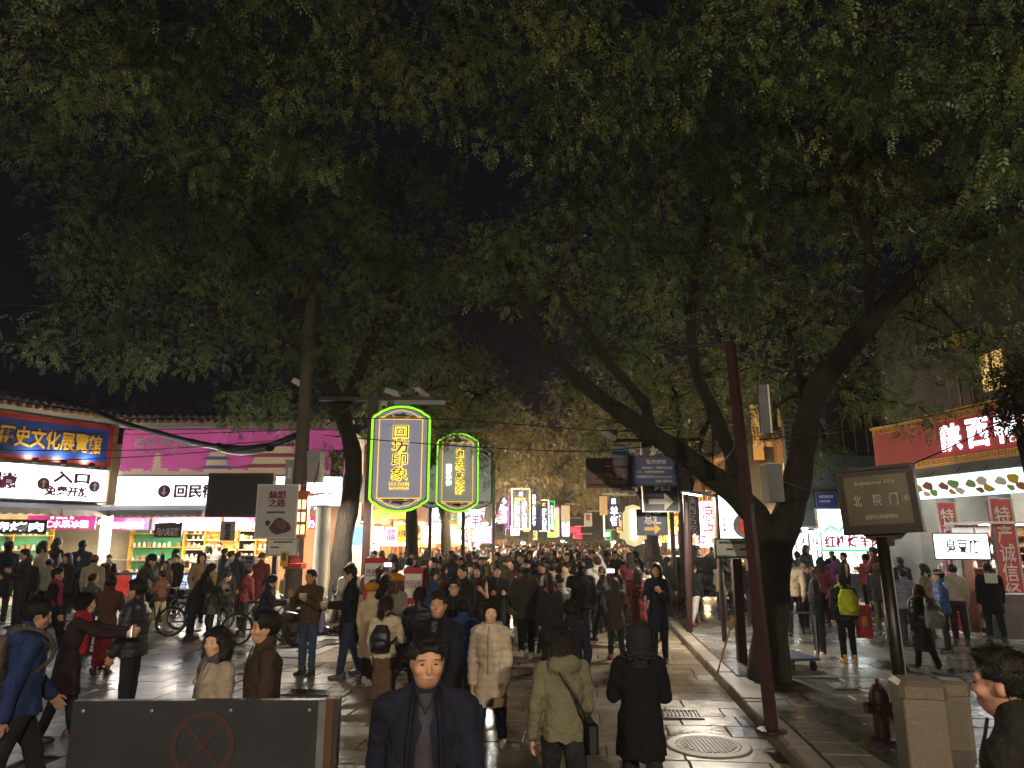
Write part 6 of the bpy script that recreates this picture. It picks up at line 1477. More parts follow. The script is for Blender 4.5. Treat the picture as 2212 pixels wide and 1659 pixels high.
    if g('hoodback'): v.ell(tp(.82, -.055), (.085 * H_, .045 * H_, .055 * H_), .03); v.ell(tp(.86, -.05), (.05 * H_, .03 * H_, .03 * H_), 0, None, True)
    if kind == 'puffer' or g('quilt'): v.quilt(.011 * min(1.5, g('quilt', 1.0)), .075); v.noise(.003, 30, 5)
    else: v.noise({'jacket': .0058, 'coat': .0050, 'sweater': .0042, 'vest': .004}[kind] * (1.5 if vs < .014 else 1.1), 21, int(h * 977) + len(parts), True)
    parts.append(('coat' if kind == 'coat' else 'jacket' if kind != 'sweater' else 'sweater', v.mesh('garment', M_SHINY if kind == 'puffer' else M_CLOTH), tc, None))
    if (g('feat') or g('zip')) and not g('shirt'):
        zc = g('zip') or tuple(x * .6 for x in tc); b = MB(); P_ = [tp(f, y + .004) for f, y in ((.84, .052), (.80, .062 * th), (.76, .075 * th), (.70, .077 * th), (.60, .071 * th), (.53, .077 * th))]; b.tube(P_, [.007 * H_ / 1.7] * 6, 6); parts.append(('zip', b.mesh('zip', M_LEATHER, True), zc, None))
    if g('shirt'):
        v = Vox(tp(.70) - .32, tp(.70) + .34, cv)
        v.loft([(tp(.54)[2], 0, tp(.54, .018 * th)[1], .050 * H_, .066 * H_ * th), (tp(.70)[2], 0, tp(.70, .020 * th)[1], .042 * H_, .064 * H_ * th), (tp(.79)[2], 0, tp(.79, .020)[1], .034 * H_, .052 * H_ * th), (tp(.838)[2], 0, tp(.838, .012)[1], .034 * H_, .034 * H_)], .01); v.noise(.004, 24, 9, True); parts.append(('shirt', v.mesh('shirt', M_CLOTH), g('shirt'), None))
        for s in (-1, 1):
            b = MB(); b.tube([tp(f, y, s * x) for f, y, x in ((.85, .02, .036), (.80, .060 * th, .038), (.74, .080 * th, .044), (.66, .079 * th, .048), (.56, .080 * th, .054), (.50, .082 * th, .058))], [.011, .014, .012, .011, .011, .010], 7); parts.append(('jacket_edge', b.mesh('jacket_edge', M_CLOTH, True), tuple(z * .75 for z in tc), None))
        b = MB(); b.tube([tp(.83, .05, -.026), tp(.795, .078 * th, 0), tp(.83, .05, .026)], [.007, .008, .007], 6); parts.append(('neckline', b.mesh('neckline', M_CLOTH, True), tuple(z * .6 for z in g('shirt')), None))
    if g('fur'):
        v = Vox(tp(.83) - .25, tp(.83) + .25, max(cv, .011)); v.ell(tp(.835, -.02), (.085 * H_, .065 * H_, .04 * H_), .02); v.noise(.012, 85, 2); parts.append(('fur_collar', v.mesh('fur_collar', M_HAIR), g('fur'), None))
    if g('scarf'):
        v = Vox(tp(.82) - .3 - np.array((0, 0, .35)), tp(.82) + .25, max(cv, .011)); v.cone(tp(.835, 0, -.02), tp(.835, 0, .02), .052 * H_, .052 * H_, .03); v.cone(tp(.82, .05, .02), tp(.6, .075, .03), .028 * H_, .03 * H_, .02); v.noise(.005, 45, 2); parts.append(('scarf', v.mesh('scarf', M_CLOTH), g('scarf'), None))
    # lower garment
    bc = g('bc', (.012, .012, .016)); wide = g('wide', 1.0); v = Vox(lo, hi, cv)
    v.loft([(hip[2] - .045 * H_, 0, hip[1], .09 * H_, .07 * H_), (hip[2] + .05 * H_, 0, hip[1] + up[1] * .05 * H_, .088 * H_, .066 * H_)], .02)
    if g('bottom', 'trousers') == 'skirt':
        sz = g('skirt', .2) * H_; v.loft([(sz, 0, 0, .105 * H_, .09 * H_), (hip[2], 0, 0, .095 * H_, .075 * H_)], .03)
        for a, k, f in lj: v.cone(a, k, .04 * H_, .03 * H_, .02); v.cone(k, f, .03 * H_, .022 * H_, .02)
    else:
        for a, k, f in lj: v.cone(a, k, .055 * H_ * wide, .042 * H_ * wide, .02); v.cone(k, f + (0, 0, .012 * H_), .041 * H_ * wide, .033 * H_ * wide, .02)
    v.noise(.005, 26, 7, True)
    if lean < .2 and hem < .5: v.V[:, :, :] = np.maximum(v.V, (v.ax[2] - (hip[2] - (.52 - hem) * H_ + .03)).reshape(1, 1, -1).astype(np.float32))
    parts.append(('skirt' if g('bottom') == 'skirt' else 'trousers', v.mesh('trousers', M_CLOTH), bc, None))
    # shoes and hands
    s_ = H_ / 1.72
    for i, (a, k, f) in enumerate(lj):
        tw = (-.12, .12)[i]; ank = f - np.array((0, 0, .045 * H_)); sp = 0.0
        shin = f - k; lift = max(0, f[2] - .05 * H_); pit = -min(.9, lift * 3.2) if shin[1] < 0 else min(.4, lift * 2)
        Mx = Matrix.Translation(Vector(ank)) @ Matrix.Rotation(-tw, 4, 'Z') @ Matrix.Rotation(pit, 4, 'X') @ Matrix.Scale(s_, 4)
        parts.append(('shoe', SHOE[g('shoes', 'shoe')], g('sc', (.02, .02, .02)), Mx))
    for i, (a, e, w, f) in enumerate(aj):
        s = (-1, 1)[i]; zax = -Vector(f); fy = Vector((0, 1, 0)) if abs(f[1]) < .8 else Vector((0, .2, 1)); xax = fy.cross(zax).normalized(); yax = zax.cross(xax).normalized()
        Rm = Matrix((xax, yax, zax)).transposed().to_4x4()
        Mx = Matrix.Translation(Vector(w)) @ Rm @ Matrix.Diagonal((s_ * s, s_, s_, 1)); parts.append(('hand', HAND, sc, Mx))
    if g('feat'):
        for s in (-1, 1):
            parts.append(('eye', EYE, (0, 0, 0), Matrix.Translation(Vector(hl(s * .034, .087, .002))) @ Matrix(HM).to_4x4() @ Matrix.Diagonal((hs * .95, hs * .9, hs * .62, 1))))
            parts.append(('eyebrow', BROW, hcol, Matrix.Translation(Vector(hl(s * .036, .091, .024))) @ Matrix(HM).to_4x4() @ Matrix.Diagonal((hs * .9 * s, hs * .4, hs * .45, 1))))
        parts.append(('mouth', MOUTH, (0, 0, 0), Matrix.Translation(Vector(hl(0, .096, -.066))) @ Matrix(HM).to_4x4() @ Matrix.Diagonal((hs * .95, hs * .6, hs * .75, 1))))
        if g('glasses'):
            b = MB()
            for s in (-1, 1): b.tube([tuple(hl(s * .036 + .026 * math.cos(w), .108, .002 + .02 * math.sin(w))) for w in np.linspace(0, 2 * math.pi, 13)], .003, 5, False); b.tube([tuple(hl(s * .062, .105, .006)), tuple(hl(s * .082, 0, .006))], .003, 5)
            b.tube([tuple(hl(-.01, .108, .004)), tuple(hl(.01, .108, .004))], .003, 5); parts.append(('glasses', b.mesh('glasses', M_BLACK), (0, 0, 0), None))
    return joints, parts

def place_person(label, x, yt, d=None, h=None, to=0.0, z0=None, group='people in the night market', vs=None, **S):
    """x, yt: column and row of the crown of the head; facing 0 = away, 180 = to the camera, 90 = towards the west"""
    s = slope(yt)
    for _ in range(2):
        dd = d if d is not None else (h - CAM_H + (z0 or 0)) / s
        p = at(x, yt, dd)
        if z0 is None: z0 = .13 if p.x * math.cos(ANG) - p.y * math.sin(ANG) > RA + .3 else 0.0
    d = dd; zb = z0
    if h is None: h = p.z - zb
    body = h - (.02 if not S.get('hat') else .035)
    if S.get('lean', 0) > .2: body = h / (.5 + .5 * math.cos(S['lean']))
    vs = vs or min(.03, max(.0105, d * .00155))
    J, parts = person_meshes(body, S, vs)
    yaw = R(to)
    t = thing('person', label, 'person', (0, 0, 0), yaw, group)
    Rz = Matrix.Rotation(yaw, 3, 'Z'); hd = Rz @ Vector(J['head'])
    t.location = (p.x - hd.x, d - hd.y, zb)
    for n, me, c, M_ in parts:
        if me is None: continue
        o = link(n, me, t); o.color = (*c[:3], 1)
        if M_ is not None: o.matrix_local = M_
    J['M'] = Matrix.Translation(t.location) @ Matrix.Rotation(yaw, 4, 'Z'); J['t'] = t; J['h'] = body
    return J
def wpos(J, p): return J['M'] @ Vector(p)

# poses
STAND = ((.0, .02), (.0, .02)); WALK = ((.36, .12), (-.3, .22)); WALK2 = ((-.28, .3), (.36, .1)); STEP = ((.18, .05), (-.16, .16))
AREL = ((.05, .12, .25, .1), (.05, .12, .25, .1)); ASW = ((.35, .12, .3, .05), (-.35, .12, .2, .05)); APOCK = ((-.12, .22, .55, .3), (-.12, .22, .55, .3))
AEAT = ((.35, .18, 1.75, .35), (.25, .18, 1.35, .4)); APHONE = ((.5, .12, 1.25, .4), (.5, .12, 1.25, .4)); AUP = ((1.75, .1, .75, .3), (1.75, .1, .75, .3)); ABAG = ((.0, .14, .2, .05), (.1, .16, 1.2, .5))
C = lin
BLK = (.019, .019, .023); NAVY = C('#1a2030'); JEAN = C('#2b3648'); CREAM = C('#b3a48c'); OLIVE = C('#4a4736'); BRN = C('#4a3a2a'); MAR = C('#4a2226'); GRY = C('#55555a'); WHT = C('#c8c4bc'); DGR = C('#26282c'); TAN = C('#8a7458')
W_ = WHT; PP = place_person

# ---- foreground
PP('man in dark open jacket walking towards the camera, largest figure in the street', 925, 1350, h=1.79, to=186, fat=1.12, hair='crop', legs=WALK, arms=ASW, tc=C('#1c1e2c'), bc=C('#1c1d24'), hem=.42, shirt=C('#3c3a42'), hw=1.12, skin=C('#b08468'), feat=1, head=(.12, -.05))
JW = PP('woman in long cream padded coat walking towards the camera in white sneakers', 1060, 1291, d=7.9, to=172, fem=1, hair='pony', legs=WALK2, arms=AREL, top='coat', hem=.33, tc=C('#b9ab98'), zip=C('#a09280'), quilt=.8, bc=C('#232c40'), sc=WHT, hoodback=1, feat=1, head=(.25, .05), fat=1.08, skin=C('#cfa78e'), collar=0)
JH = PP('woman in olive hooded jacket walking away with a black shoulder bag', 1213, 1342, h=1.58, to=3, fem=1, hair='long', hl=.22, hc=C('#241a16'), legs=WALK, arms=((-.1, .2, .3, .0), (.05, .12, .5, .3)), tc=C('#6a6752'), bc=BLK, hoodback=1, top='jacket', fat=1.12, wide=1.1)
PP('person in long black fur hooded coat walking away, hand at the chest', 1376, 1340, h=1.56, to=-4, fem=1, hair='none', hat=('hood', BLK), legs=STEP, arms=((.2, .2, 1.4, .4), (.2, .2, 1.5, .5)), top='coat', hem=.34, tc=C('#141318'), fur=(.012, .011, .012), bc=BLK, sc=BLK, fat=1.16)
JL = PP('woman in beige coat with wavy bob looking west beside the barrier board', 472, 1353, d=5.75, to=142, fem=1, hair='bob', legs=STAND, arms=AREL, top='coat', tc=C('#94877a'), bc=BLK, feat=1, head=(.25, .05), skin=C('#c79a80'), fat=1.08, lapel=1, scarf=C('#4a4448'))
PP('man in dark brown jacket looking west beside the woman in beige', 575, 1320, d=5.8, to=118, hair='short', legs=STAND, arms=AREL, tc=C('#3a2e26'), bc=BLK, feat=1, head=(.1, .03), skin=C('#b88a6c'), fat=1.1)
PP('man in dark jacket in profile at the near east corner', 2158, 1404, d=2.9, to=40, z0=.13, hair='crop', tc=C('#22211f'), bc=BLK, feat=1, head=(.0, -.02), skin=C('#b58670'), hs=1.05, arms=AREL)
JB = PP('man in blue jacket with grey backpack walking off at the west edge', 88, 1282, h=1.76, to=-48, hair='short', legs=WALK, arms=ASW, tc=C('#25355c'), bc=BLK, hoodback=1, skin=C('#a47e6a'), head=(-.2, -.25), fat=1.12)
# ---- plaza side
JP = PP('woman in maroon black coat holding a phone out at arm length', 190, 1277, d=8.5, to=-66, fem=1, hair='bun', hair_=1, legs=STEP, arms=((1.15, .05, .35, .1), (1.1, .1, .4, .1)), top='coat', hem=.30, tc=C('#2c2228'), bc=BLK, sc=C('#4a2a26'), scarf=C('#8c1f2c'), lean=.18, feat=1)
PP('man in dark padded jacket facing west holding a snack', 298, 1251, h=1.71, to=98, hair='short', legs=STAND, arms=((.1, .14, .3, .1), (.25, .18, .6, .1)), top='puffer', tc=C('#24242e'), bc=BLK, feat=1, skin=C('#b28468'), fat=1.18, quilt=.5)
PP('woman with magenta scarf and black trousers striding on the plaza', 128, 1222, d=13.8, to=-78, fem=1, hair='short', legs=WALK, arms=((.6, .1, .8, .2), (.2, .1, .3, .1)), tc=C('#1a1a22'), scarf=C('#a03060'), bc=C('#17181c'), sc=C('#2a3038'))
PP('person in brown jacket and long red skirt with back to the camera', 243, 1243, d=12.2, to=15, fem=1, hair='bun', hc=C('#2a1c16'), legs=STAND, tc=C('#4a3328'), bottom='skirt', skirt=.1, bc=C('#7a1f2e'), arms=APHONE)
PP('small child in red coat beside the brown jacketed woman', 226, 1330, d=12.6, to=-40, hair='bob', legs=STEP, tc=C('#a03448'), top='coat', hem=.36, bc=C('#8a1f30'), fat=1.15)
PP('man in olive padded jacket behind the woman with the phone', 203, 1238, d=14.2, to=-20, hair='crop', tc=C('#3a4034'), top='puffer', bc=BLK)
PP('man in dark cap and olive jacket astride a bicycle', 329, 1199, d=18.3, to=-60, hair='short', hat=('beanie', BLK), tc=C('#3c3c2e'), bc=BLK, lean=.3, head=(-.3, -.5), arms=((.6, .15, .5, .2), (.6, .15, .5, .2)), fat=1.15)
PP('child in pale yellow trousers and pink brown jacket standing by the bicycle', 352, 1232, d=17.6, to=70, fem=1, hair='short', tc=C('#8a5a4a'), bc=C('#c9bd8c'), sc=WHT, arms=APHONE, legs=STEP)
PP('person in long black coat bending over on the plaza', 458, 1221, d=16.2, to=-80, hair='long', hl=.2, lean=.5, head=(0, -.4), tc=BLK, top='coat', bc=BLK, arms=APHONE)
PP('person in grey olive coat bending with a pale bag', 492, 1239, d=16.8, to=-85, hair='short', lean=.55, head=(0, -.3), tc=C('#44423a'), top='coat', bc=BLK, arms=APHONE)
PP('woman in maroon jacket behind the ponytailed woman', 539, 1222, d=16.6, to=-30, fem=1, hair='bun', tc=C('#5a2624'), bc=BLK, lean=.15)
JT = PP('woman with ponytail in navy jacket looking at her phone by the red post', 590, 1238, d=13.6, to=-78, fem=1, hair='pony', tc=C('#232838'), bc=BLK, arms=APHONE, lean=.2, head=(0, -.45), skin=C('#b88f78'))
JE = PP('man in brown jacket and jeans eating from a white bowl', 673, 1229, d=12.2, to=158, hair='crop', tc=C('#4a3c2c'), bc=C('#39465a'), sc=C('#30343a'), arms=((.4, .2, 1.7, .4), (.35, .25, 2.0, .5)), legs=STAND, feat=1, skin=C('#b08562'), fat=1.06)
JM = PP('man in black jacket and jeans holding a white bowl towards the west', 757, 1219, d=12.0, to=106, hair='short', tc=C('#17181c'), bc=C('#28324a'), sc=C('#3a4048'), arms=((.3, .16, 1.3, .3), (.3, .16, 1.3, .3)), feat=1, head=(.1, -.25), legs=STEP, skin=C('#b28a70'))
PP('woman in cream coat and mustard beret with back to the camera', 803, 1258, d=11.5, to=-8, fem=1, hair='none', hat=('beret', C('#b07c22')), top='coat', hem=.26, tc=C('#b5a284'), bc=BLK, sc=WHT, legs=STEP)
PP('woman in grey coat and mustard beret looking up at the stalls', 858, 1240, d=12.2, to=-25, fem=1, hair='long', hl=.14, hc=C('#4a2e22'), hat=('beret', C('#a8781f')), top='coat', tc=C('#77736c'), bc=BLK)
JK = PP('woman in ivory sweater and long brown skirt wearing a black backpack', 836, 1288, d=9.4, to=-6, fem=1, hair='pony', hc=C('#2e1e18'), top='sweater', tc=C('#b7aa94'), bottom='skirt', skirt=.17, bc=C('#5a4838'), shoes='boot', sc=BLK, fat=1.1, arms=((.0, .14, .3, .1), (.3, .25, 1.5, .4)), head=(-.3, 0))
JU = PP('person in black coat raising a phone overhead to film the stalls', 832, 1240, d=13.4, to=0, hair='short', tc=BLK, bc=BLK, arms=((2.2, .1, .7, .35), (2.2, .1, .7, .35)))
PP('heavy man in black jacket over grey shirt coming up the street', 948, 1269, h=1.74, to=160, fat=1.15, hair='crop', shirt=C('#4a4648'), tc=C('#1b1d26'), bc=BLK, legs=WALK, arms=ASW, feat=1, skin=C('#b5866c'), head=(.25, .1))
PP('man seen from behind in black puffer beside the heavy man', 908, 1268, d=9.8, to=-10, hair='short', top='puffer', tc=C('#15161c'), bc=BLK, legs=STEP)
PP('young man with glasses in dark jacket facing the camera', 981, 1242, h=1.70, to=180, hair='short', feat=1, glasses=1, tc=C('#1a1b20'), bc=BLK, legs=WALK, skin=C('#c49a80'))
PP('man in blue jacket just past the man with glasses', 1000, 1285, d=9.2, to=10, hair='short', tc=C('#26365c'), bc=BLK, legs=WALK, h=None)
PP('person in bright blue jacket near the red standing board', 918, 1226, d=13.8, to=30, hair='long', tc=C('#2a4278'), bc=BLK)
PP('man in blue denim jacket behind the person in bright blue', 936, 1227, d=14.4, to=-60, hair='short', tc=C('#32466a'), bc=BLK)
PP('long haired woman with white sleeves facing the camera in the crowd', 1031, 1220, d=14.2, to=172, fem=1, hair='long', hl=.24, top='vest', tc=C('#3a2a24'), bc=BLK, arms=AEAT, feat=1, skin=C('#cba088'))
PP('man in black coat beside the woman with white sleeves', 1074, 1220, d=14.6, to=185, hair='short', tc=BLK, top='coat', bc=BLK, arms=APHONE, feat=1)
PP('stout man in black walking in behind the man with glasses', 1000, 1220, d=13.2, to=140, hair='crop', tc=BLK, bc=BLK, fat=1.2, feat=1)
PP('man in white cap and dark grey jacket walking away in white sneakers', 1136, 1213, d=13.9, to=-4, hair='short', hat=('cap', C('#a79a9c')), tc=C('#33332e'), hem=.40, bc=C('#191a1e'), sc=WHT, legs=STEP, arms=APOCK, fat=1.1)
PP('woman in dark jacket with orange collar walking away', 1188, 1241, d=12.4, to=4, fem=1, hair='bob', tc=C('#24242a'), top='coat', scarf=C('#a04a2a'), bc=BLK, legs=STEP)
PP('man in dark suit jacket walking away just past the olive hood', 1232, 1290, d=8.8, to=-6, hair='short', tc=C('#1d1f2c'), bc=BLK, legs=WALK2, arms=ASW)
PP('person in cream hooded top in the middle of the street', 1192, 1214, d=15.5, to=0, hair='short', tc=C('#a79c88'), hoodback=1, bc=BLK)
PP('broad man in black jacket in the middle of the street', 1253, 1211, d=14.2, to=10, fat=1.25, hair='crop', tc=C('#16161a'), bc=BLK, arms=APOCK)
JC = PP('woman in long brown coat taking a picture with a raised phone', 1326, 1246, d=13.6, to=2, fem=1, hair='long', hl=.26, hc=C('#2c211a'), top='coat', hem=.36, tc=C('#38302a'), bc=C('#22201e'), sc=C('#7a2f28'), arms=((2.1, .25, .5, .3), (2.1, .25, .5, .3)), legs=STEP, fat=1.1)
PP('person in green jacket beside the pale sweater', 1372, 1234, d=16.8, to=-15, hair='short', tc=C('#1f5a2a'), bc=BLK, legs=STEP)
PP('person in pale grey sweater and jeans walking away by the kerb', 1400, 1222, d=16.6, to=-6, hair='short', top='sweater', tc=C('#a8a09a'), bc=C('#2c3a50'), sc=C('#2a2a2c'), legs=WALK, arms=APOCK, fat=1.12)
PP('tall man in black behind the dark red post', 1441, 1203, d=19.5, to=-70, hair='short', top='coat', tc=BLK, bc=BLK)
PP('man in black top and white trousers stepping past the notice pole', 1497, 1216, d=17.6, to=-50, hair='crop', tc=C('#16181c'), bc=C('#b5b0aa'), sc=C('#b03a3a'), legs=WALK, fat=1.15, wide=1.15)
PP('man in beige hooded jacket standing by the parked car', 1553, 1212, d=18.6, to=-80, hair='short', tc=C('#8c8470'), bc=BLK, hoodback=1, arms=APOCK)
PP('child in bright pink jacket behind the red notice post', 1578, 1205, d=22, to=10, fem=1, hair='short', tc=C('#c04a9c'), bc=BLK)
PP('person in red cap near the east stalls', 1480, 1204, d=24, to=40, hat=('cap', C('#a02030')), tc=C('#6a5a4a'), bc=BLK)
# ---- east side
PP('long haired woman in black holding a red shopping bag', 1760, 1249, d=13.2, to=-70, fem=1, hair='long', hl=.34, top='coat', hem=.42, tc=BLK, bc=BLK, sc=WHT, arms=((.2, .1, 1.2, .3), (.2, .1, 1.2, .3)), feat=1)
JG = PP('man in black with a yellow green backpack seen from behind', 1816, 1237, d=12.6, to=-4, hair='short', hat=('beanie', BLK), tc=BLK, bc=C('#12141c'), sc=C('#a07a3c'), fat=1.15, shoes='boot')
JS = PP('woman with light brown hair in long dark padded coat carrying a silver backpack', 1980, 1260, d=11.7, to=28, fem=1, hair='bob', hc=C('#6a4a2e'), top='puffer', hem=.24, tc=C('#1c2024'), bc=BLK, sc=WHT, fat=1.05, legs=STEP)
PP('man in lavender padded jacket behind the alley sign post', 1948, 1228, d=14.5, to=-10, hair='short', top='puffer', tc=C('#5f6078'), bc=C('#2c3440'))
PP('person in blue padded jacket beyond the silver backpack', 2024, 1228, d=13.6, to=60, hair='short', hat=('cap', C('#8a8478')), top='puffer', tc=C('#274c80'), bc=BLK)
PP('woman in cream short jacket and black trousers at the shop front', 2056, 1217, d=14.6, to=-30, fem=1, hair='bun', tc=C('#9a9284'), hem=.5, top='puffer', bc=BLK, legs=STEP, quilt=.5)
JA = PP('person in black hooded coat with white print on the back', 2130, 1214, d=15.0, to=-20, hair='short', top='coat', hem=.34, tc=C('#101218'), bc=C('#1a2230'), hoodback=1, legs=STEP, fat=1.15, fur=(.01, .01, .012))
PP('man in black jacket before the red pillars', 2101, 1204, d=17.5, to=-15, hair='short', tc=BLK, bc=BLK, fat=1.15)
PP('man in black coat at the east picture edge by the glowing sign', 2181, 1202, d=16.5, to=60, hair='crop', top='coat', tc=BLK, bc=BLK, legs=WALK)
PP('woman in coral padded jacket at the kebab stall', 1867, 1196, d=20.5, to=15, fem=1, hair='pony', top='puffer', tc=C('#b0444a'), bc=BLK)
PP('person in black vest and white sleeves at the kebab stall', 1820, 1193, d=20.8, to=80, hair='short', top='vest', tc=BLK, bc=BLK)
PP('person in purple jacket at the kebab stall', 1800, 1199, d=21.6, to=-20, hair='short', tc=C('#8a4a98'), bc=BLK)
PP('person in black coat queueing at the kebab stall', 1772, 1203, d=19.6, to=0, hair='crop', top='coat', tc=BLK, bc=BLK)
PP('person in teal padded jacket beside the forked trunk', 1721, 1191, d=21.0, to=0, hair='short', top='puffer', tc=C('#2f5a5c'), bc=BLK)
PP('person in dark green padded jacket behind the forked trunk', 1742, 1207, d=19.8, to=-20, hair='none', hat=('hood', C('#2a3a34')), top='puffer', tc=C('#26342e'), bc=BLK)
PP('man in black jacket with brown hair past the backpack wearer', 1894, 1217, d=15.8, to=-40, hair='short', hc=C('#3a281c'), tc=BLK, bc=C('#4a4438'), fat=1.15)
PP('man in black jacket just beyond the alley sign post', 1943, 1203, d=18.2, to=-5, hair='short', tc=BLK, bc=BLK)
PP('person in white chef hat behind the kebab counter', 1850, 1188, d=24.9, to=180, hat=('beanie', WHT), tc=WHT, bc=WHT, top='jacket')
PP('person in tan jacket and white scarf near the silver backpack', 1992, 1217, d=15.4, to=50, fem=1, hair='bob', tc=C('#6a5a4a'), scarf=C('#b0a890'), bc=BLK)
# ---- by the market counters
for lab, x, y, d, to, kw in (
    ('woman in cream padded coat at the pastry counter', 97, 1168, 21.0, -30, dict(fem=1, hair='bob', top='puffer', hem=.34, tc=C('#b59c78'))),
    ('man in dark coat at the west edge facing the pastry counter', 20, 1168, 19.4, 60, dict(hair='short', top='coat', tc=C('#22242c'))),
    ('man in black jacket holding a paper cup near the west edge', 55, 1186, 18.0, 150, dict(hair='short', tc=BLK, arms=AEAT)),
    ('woman in dark jacket beside the cream padded coat', 127, 1162, 22.2, -20, dict(fem=1, hair='pony', tc=C('#1c1e26'))),
    ('woman in black facing the camera before the white column', 146, 1194, 18.4, 170, dict(fem=1, hair='long', tc=BLK, feat=1)),
    ('man in navy jacket by the white column', 180, 1167, 21.6, 20, dict(hair='short', tc=C('#232c44'))),
    ('person in pink knit hat and cream jacket at the red print counter', 206, 1198, 18.6, 10, dict(hat=('beanie', C('#8a4a4a')), tc=C('#a89a80'), fat=1.2)),
    ('shop assistant in straw hat and white apron behind the tofu counter', 449, 1176, 25.6, 120, dict(fem=1, hair='bob', hat=('straw', C('#9a7a4a')), tc=WHT, arms=APHONE)),
    ('second shop assistant behind the coffee counter', 474, 1170, 26.0, 180, dict(hair='crop', tc=C('#7a7468'))),
    ('man in grey jacket waiting at the coffee counter', 487, 1184, 22.6, -40, dict(hair='crop', tc=C('#3a3834'))),
    ('person in white jacket waiting at the coffee counter', 501, 1190, 21.8, -50, dict(hair='short', tc=C('#a8a4a0'))),
    ('man in black jacket with white sleeve stripes at the coffee counter', 515, 1192, 20.8, -20, dict(hair='crop', tc=BLK)),
    ('person in red jacket before the corner column', 622, 1232, 19.0, -10, dict(hair='short', tc=C('#7a6a4a'), hat=('cap', C('#9a8450'))))):
    kw.setdefault('bc', BLK); PP(lab, x, y, d=d, to=to, **kw)

# ---- the packed crowd further along the lane
HC = [HAIRC, C('#1c1512'), C('#2e2018')]
protos = []
for i, S in enumerate([dict(hair='short', legs=STEP), dict(hair='long', fem=1, hl=.26, legs=STAND), dict(hair='crop', fat=1.15, legs=WALK, arms=ASW), dict(hair='bob', fem=1, top='coat', legs=STEP), dict(hair='pony', fem=1, top='puffer', legs=WALK2),
                       dict(hair='short', top='puffer', fat=1.1, arms=APHONE), dict(hair='none', hat=('beanie', C('#4a4038')), top='coat'), dict(hair='short', top='coat', arms=APOCK, head=(.4, 0)), dict(hair='short', hat=('cap', C('#6a6460')), legs=WALK), dict(hair='long', fem=1, hl=.3, top='coat', arms=AEAT), dict(hair='short', top='jacket', hoodback=1, fat=1.2, arms=((.1, .1, .2, .1), (2.0, .15, .7, .3)), head=(.3, .1)), dict(hair='bun', fem=1, top='puffer', hem=.34, arms=APHONE, head=(0, -.4)), dict(hair='none', hat=('hood', C('#2a2a2e')), top='jacket', arms=APOCK), dict(hair='crop', top='sweater', legs=WALK2, arms=ASW, head=(-.6, 0), fat=1.05)]):
    J, parts = person_meshes(1.68, S, .026); protos.append(parts)
CCOL = [('black', BLK), ('black', C('#17161a')), ('dark grey', C('#2c2c30')), ('navy', C('#1e2638')), ('dark brown', C('#3a2c22')), ('olive', C('#3f3d2c')), ('cream', C('#a2937c')), ('maroon', C('#5a2228')), ('grey', C('#66645f')), ('white', C('#b4b0a8')), ('tan', C('#7a6348')), ('teal', C('#2a4a4c'))]
taken = []
for o in list(scene.objects):
    if o.name.startswith('person') and o.parent is None: taken.append((o.location.x, o.location.y))
cr = random.Random(77); n_ind = 0; far = []
def crowd_person(x, y, zb, where):
    global n_ind
    aa = x * math.cos(ANG) - y * math.sin(ANG)
    if 'lane crowd' in where: where = ('by the kerb, ' if aa > .9 else 'off the kerb, ' if aa > -.4 else 'mid lane, ' if aa > -1.8 else 'west half, ' if aa > -3.3 else 'west edge, ') + where
    k = cr.randrange(len(protos)); cn, cc = cr.choices(CCOL, [5, 5, 4, 4, 3, 2, 2, 1.5, 2, 1.5, 2, 1])[0]
    s = cr.uniform(.88, 1.08); rz = cr.choice([0, 0, 0, math.pi, math.pi, cr.uniform(0, 6.28)]) + cr.uniform(-.5, .5)
    hn = {0: 'short hair', 1: 'long hair', 2: 'cropped hair', 3: 'bobbed hair', 4: 'ponytail', 5: 'short hair', 6: 'knit hat', 7: 'short hair', 8: 'cap', 9: 'long hair', 10: 'raised arm', 11: 'hair bun', 12: 'hood up', 13: 'cropped hair'}[k]
    gt = {0: 'jacket', 1: 'jacket', 2: 'jacket', 3: 'long coat', 4: 'padded jacket', 5: 'padded jacket', 6: 'long coat', 7: 'long coat', 8: 'jacket', 9: 'long coat', 10: 'hooded jacket', 11: 'padded coat', 12: 'jacket', 13: 'sweater'}[k]
    t = thing('person', ('short ' if s < .95 else 'tall ' if s > 1.03 else '') + 'person with %s in %s %s %s' % (hn, cn, gt, where), 'person', (x, y, zb), rz, 'crowd filling the lane'); t.scale = (s, s, s)
    hcl = cr.choice(HC); sk = cr.choice(SKINC)
    for n, me, c, M_ in protos[k]:
        if me is None: continue
        o = link(n, me, t)
        o.color = (*(cc if n in ('jacket', 'coat', 'sweater') else hcl if n == 'hair' else sk if n in ('body', 'hand') else c)[:3], 1)
        if M_ is not None: o.matrix_local = M_
    n_ind += 1
b = 13.6
while b < 37:
    a = -4.9 + cr.uniform(0, .4)
    while a < 1.75:
        p = st(a + cr.uniform(-.2, .2), b + cr.uniform(-.25, .25)); dens = .7 if b < 18 else .8 if b < 24 else .92
        if cr.random() < dens and all((p.x - q[0]) ** 2 + (p.y - q[1]) ** 2 > .34 for q in taken):
            taken.append((p.x, p.y)); crowd_person(p.x, p.y, 0, 'lane crowd front' if b < 18 else 'near lane crowd' if b < 22 else 'lane crowd middle' if b < 27 else 'lane crowd beyond' if b < 33 else 'distant lane crowd' if b < 41 else 'farthest lane crowd')
        a += cr.uniform(.55, .8) if b < 24 else cr.uniform(.7, 1.0)
    b += .8 if b < 24 else 1.05
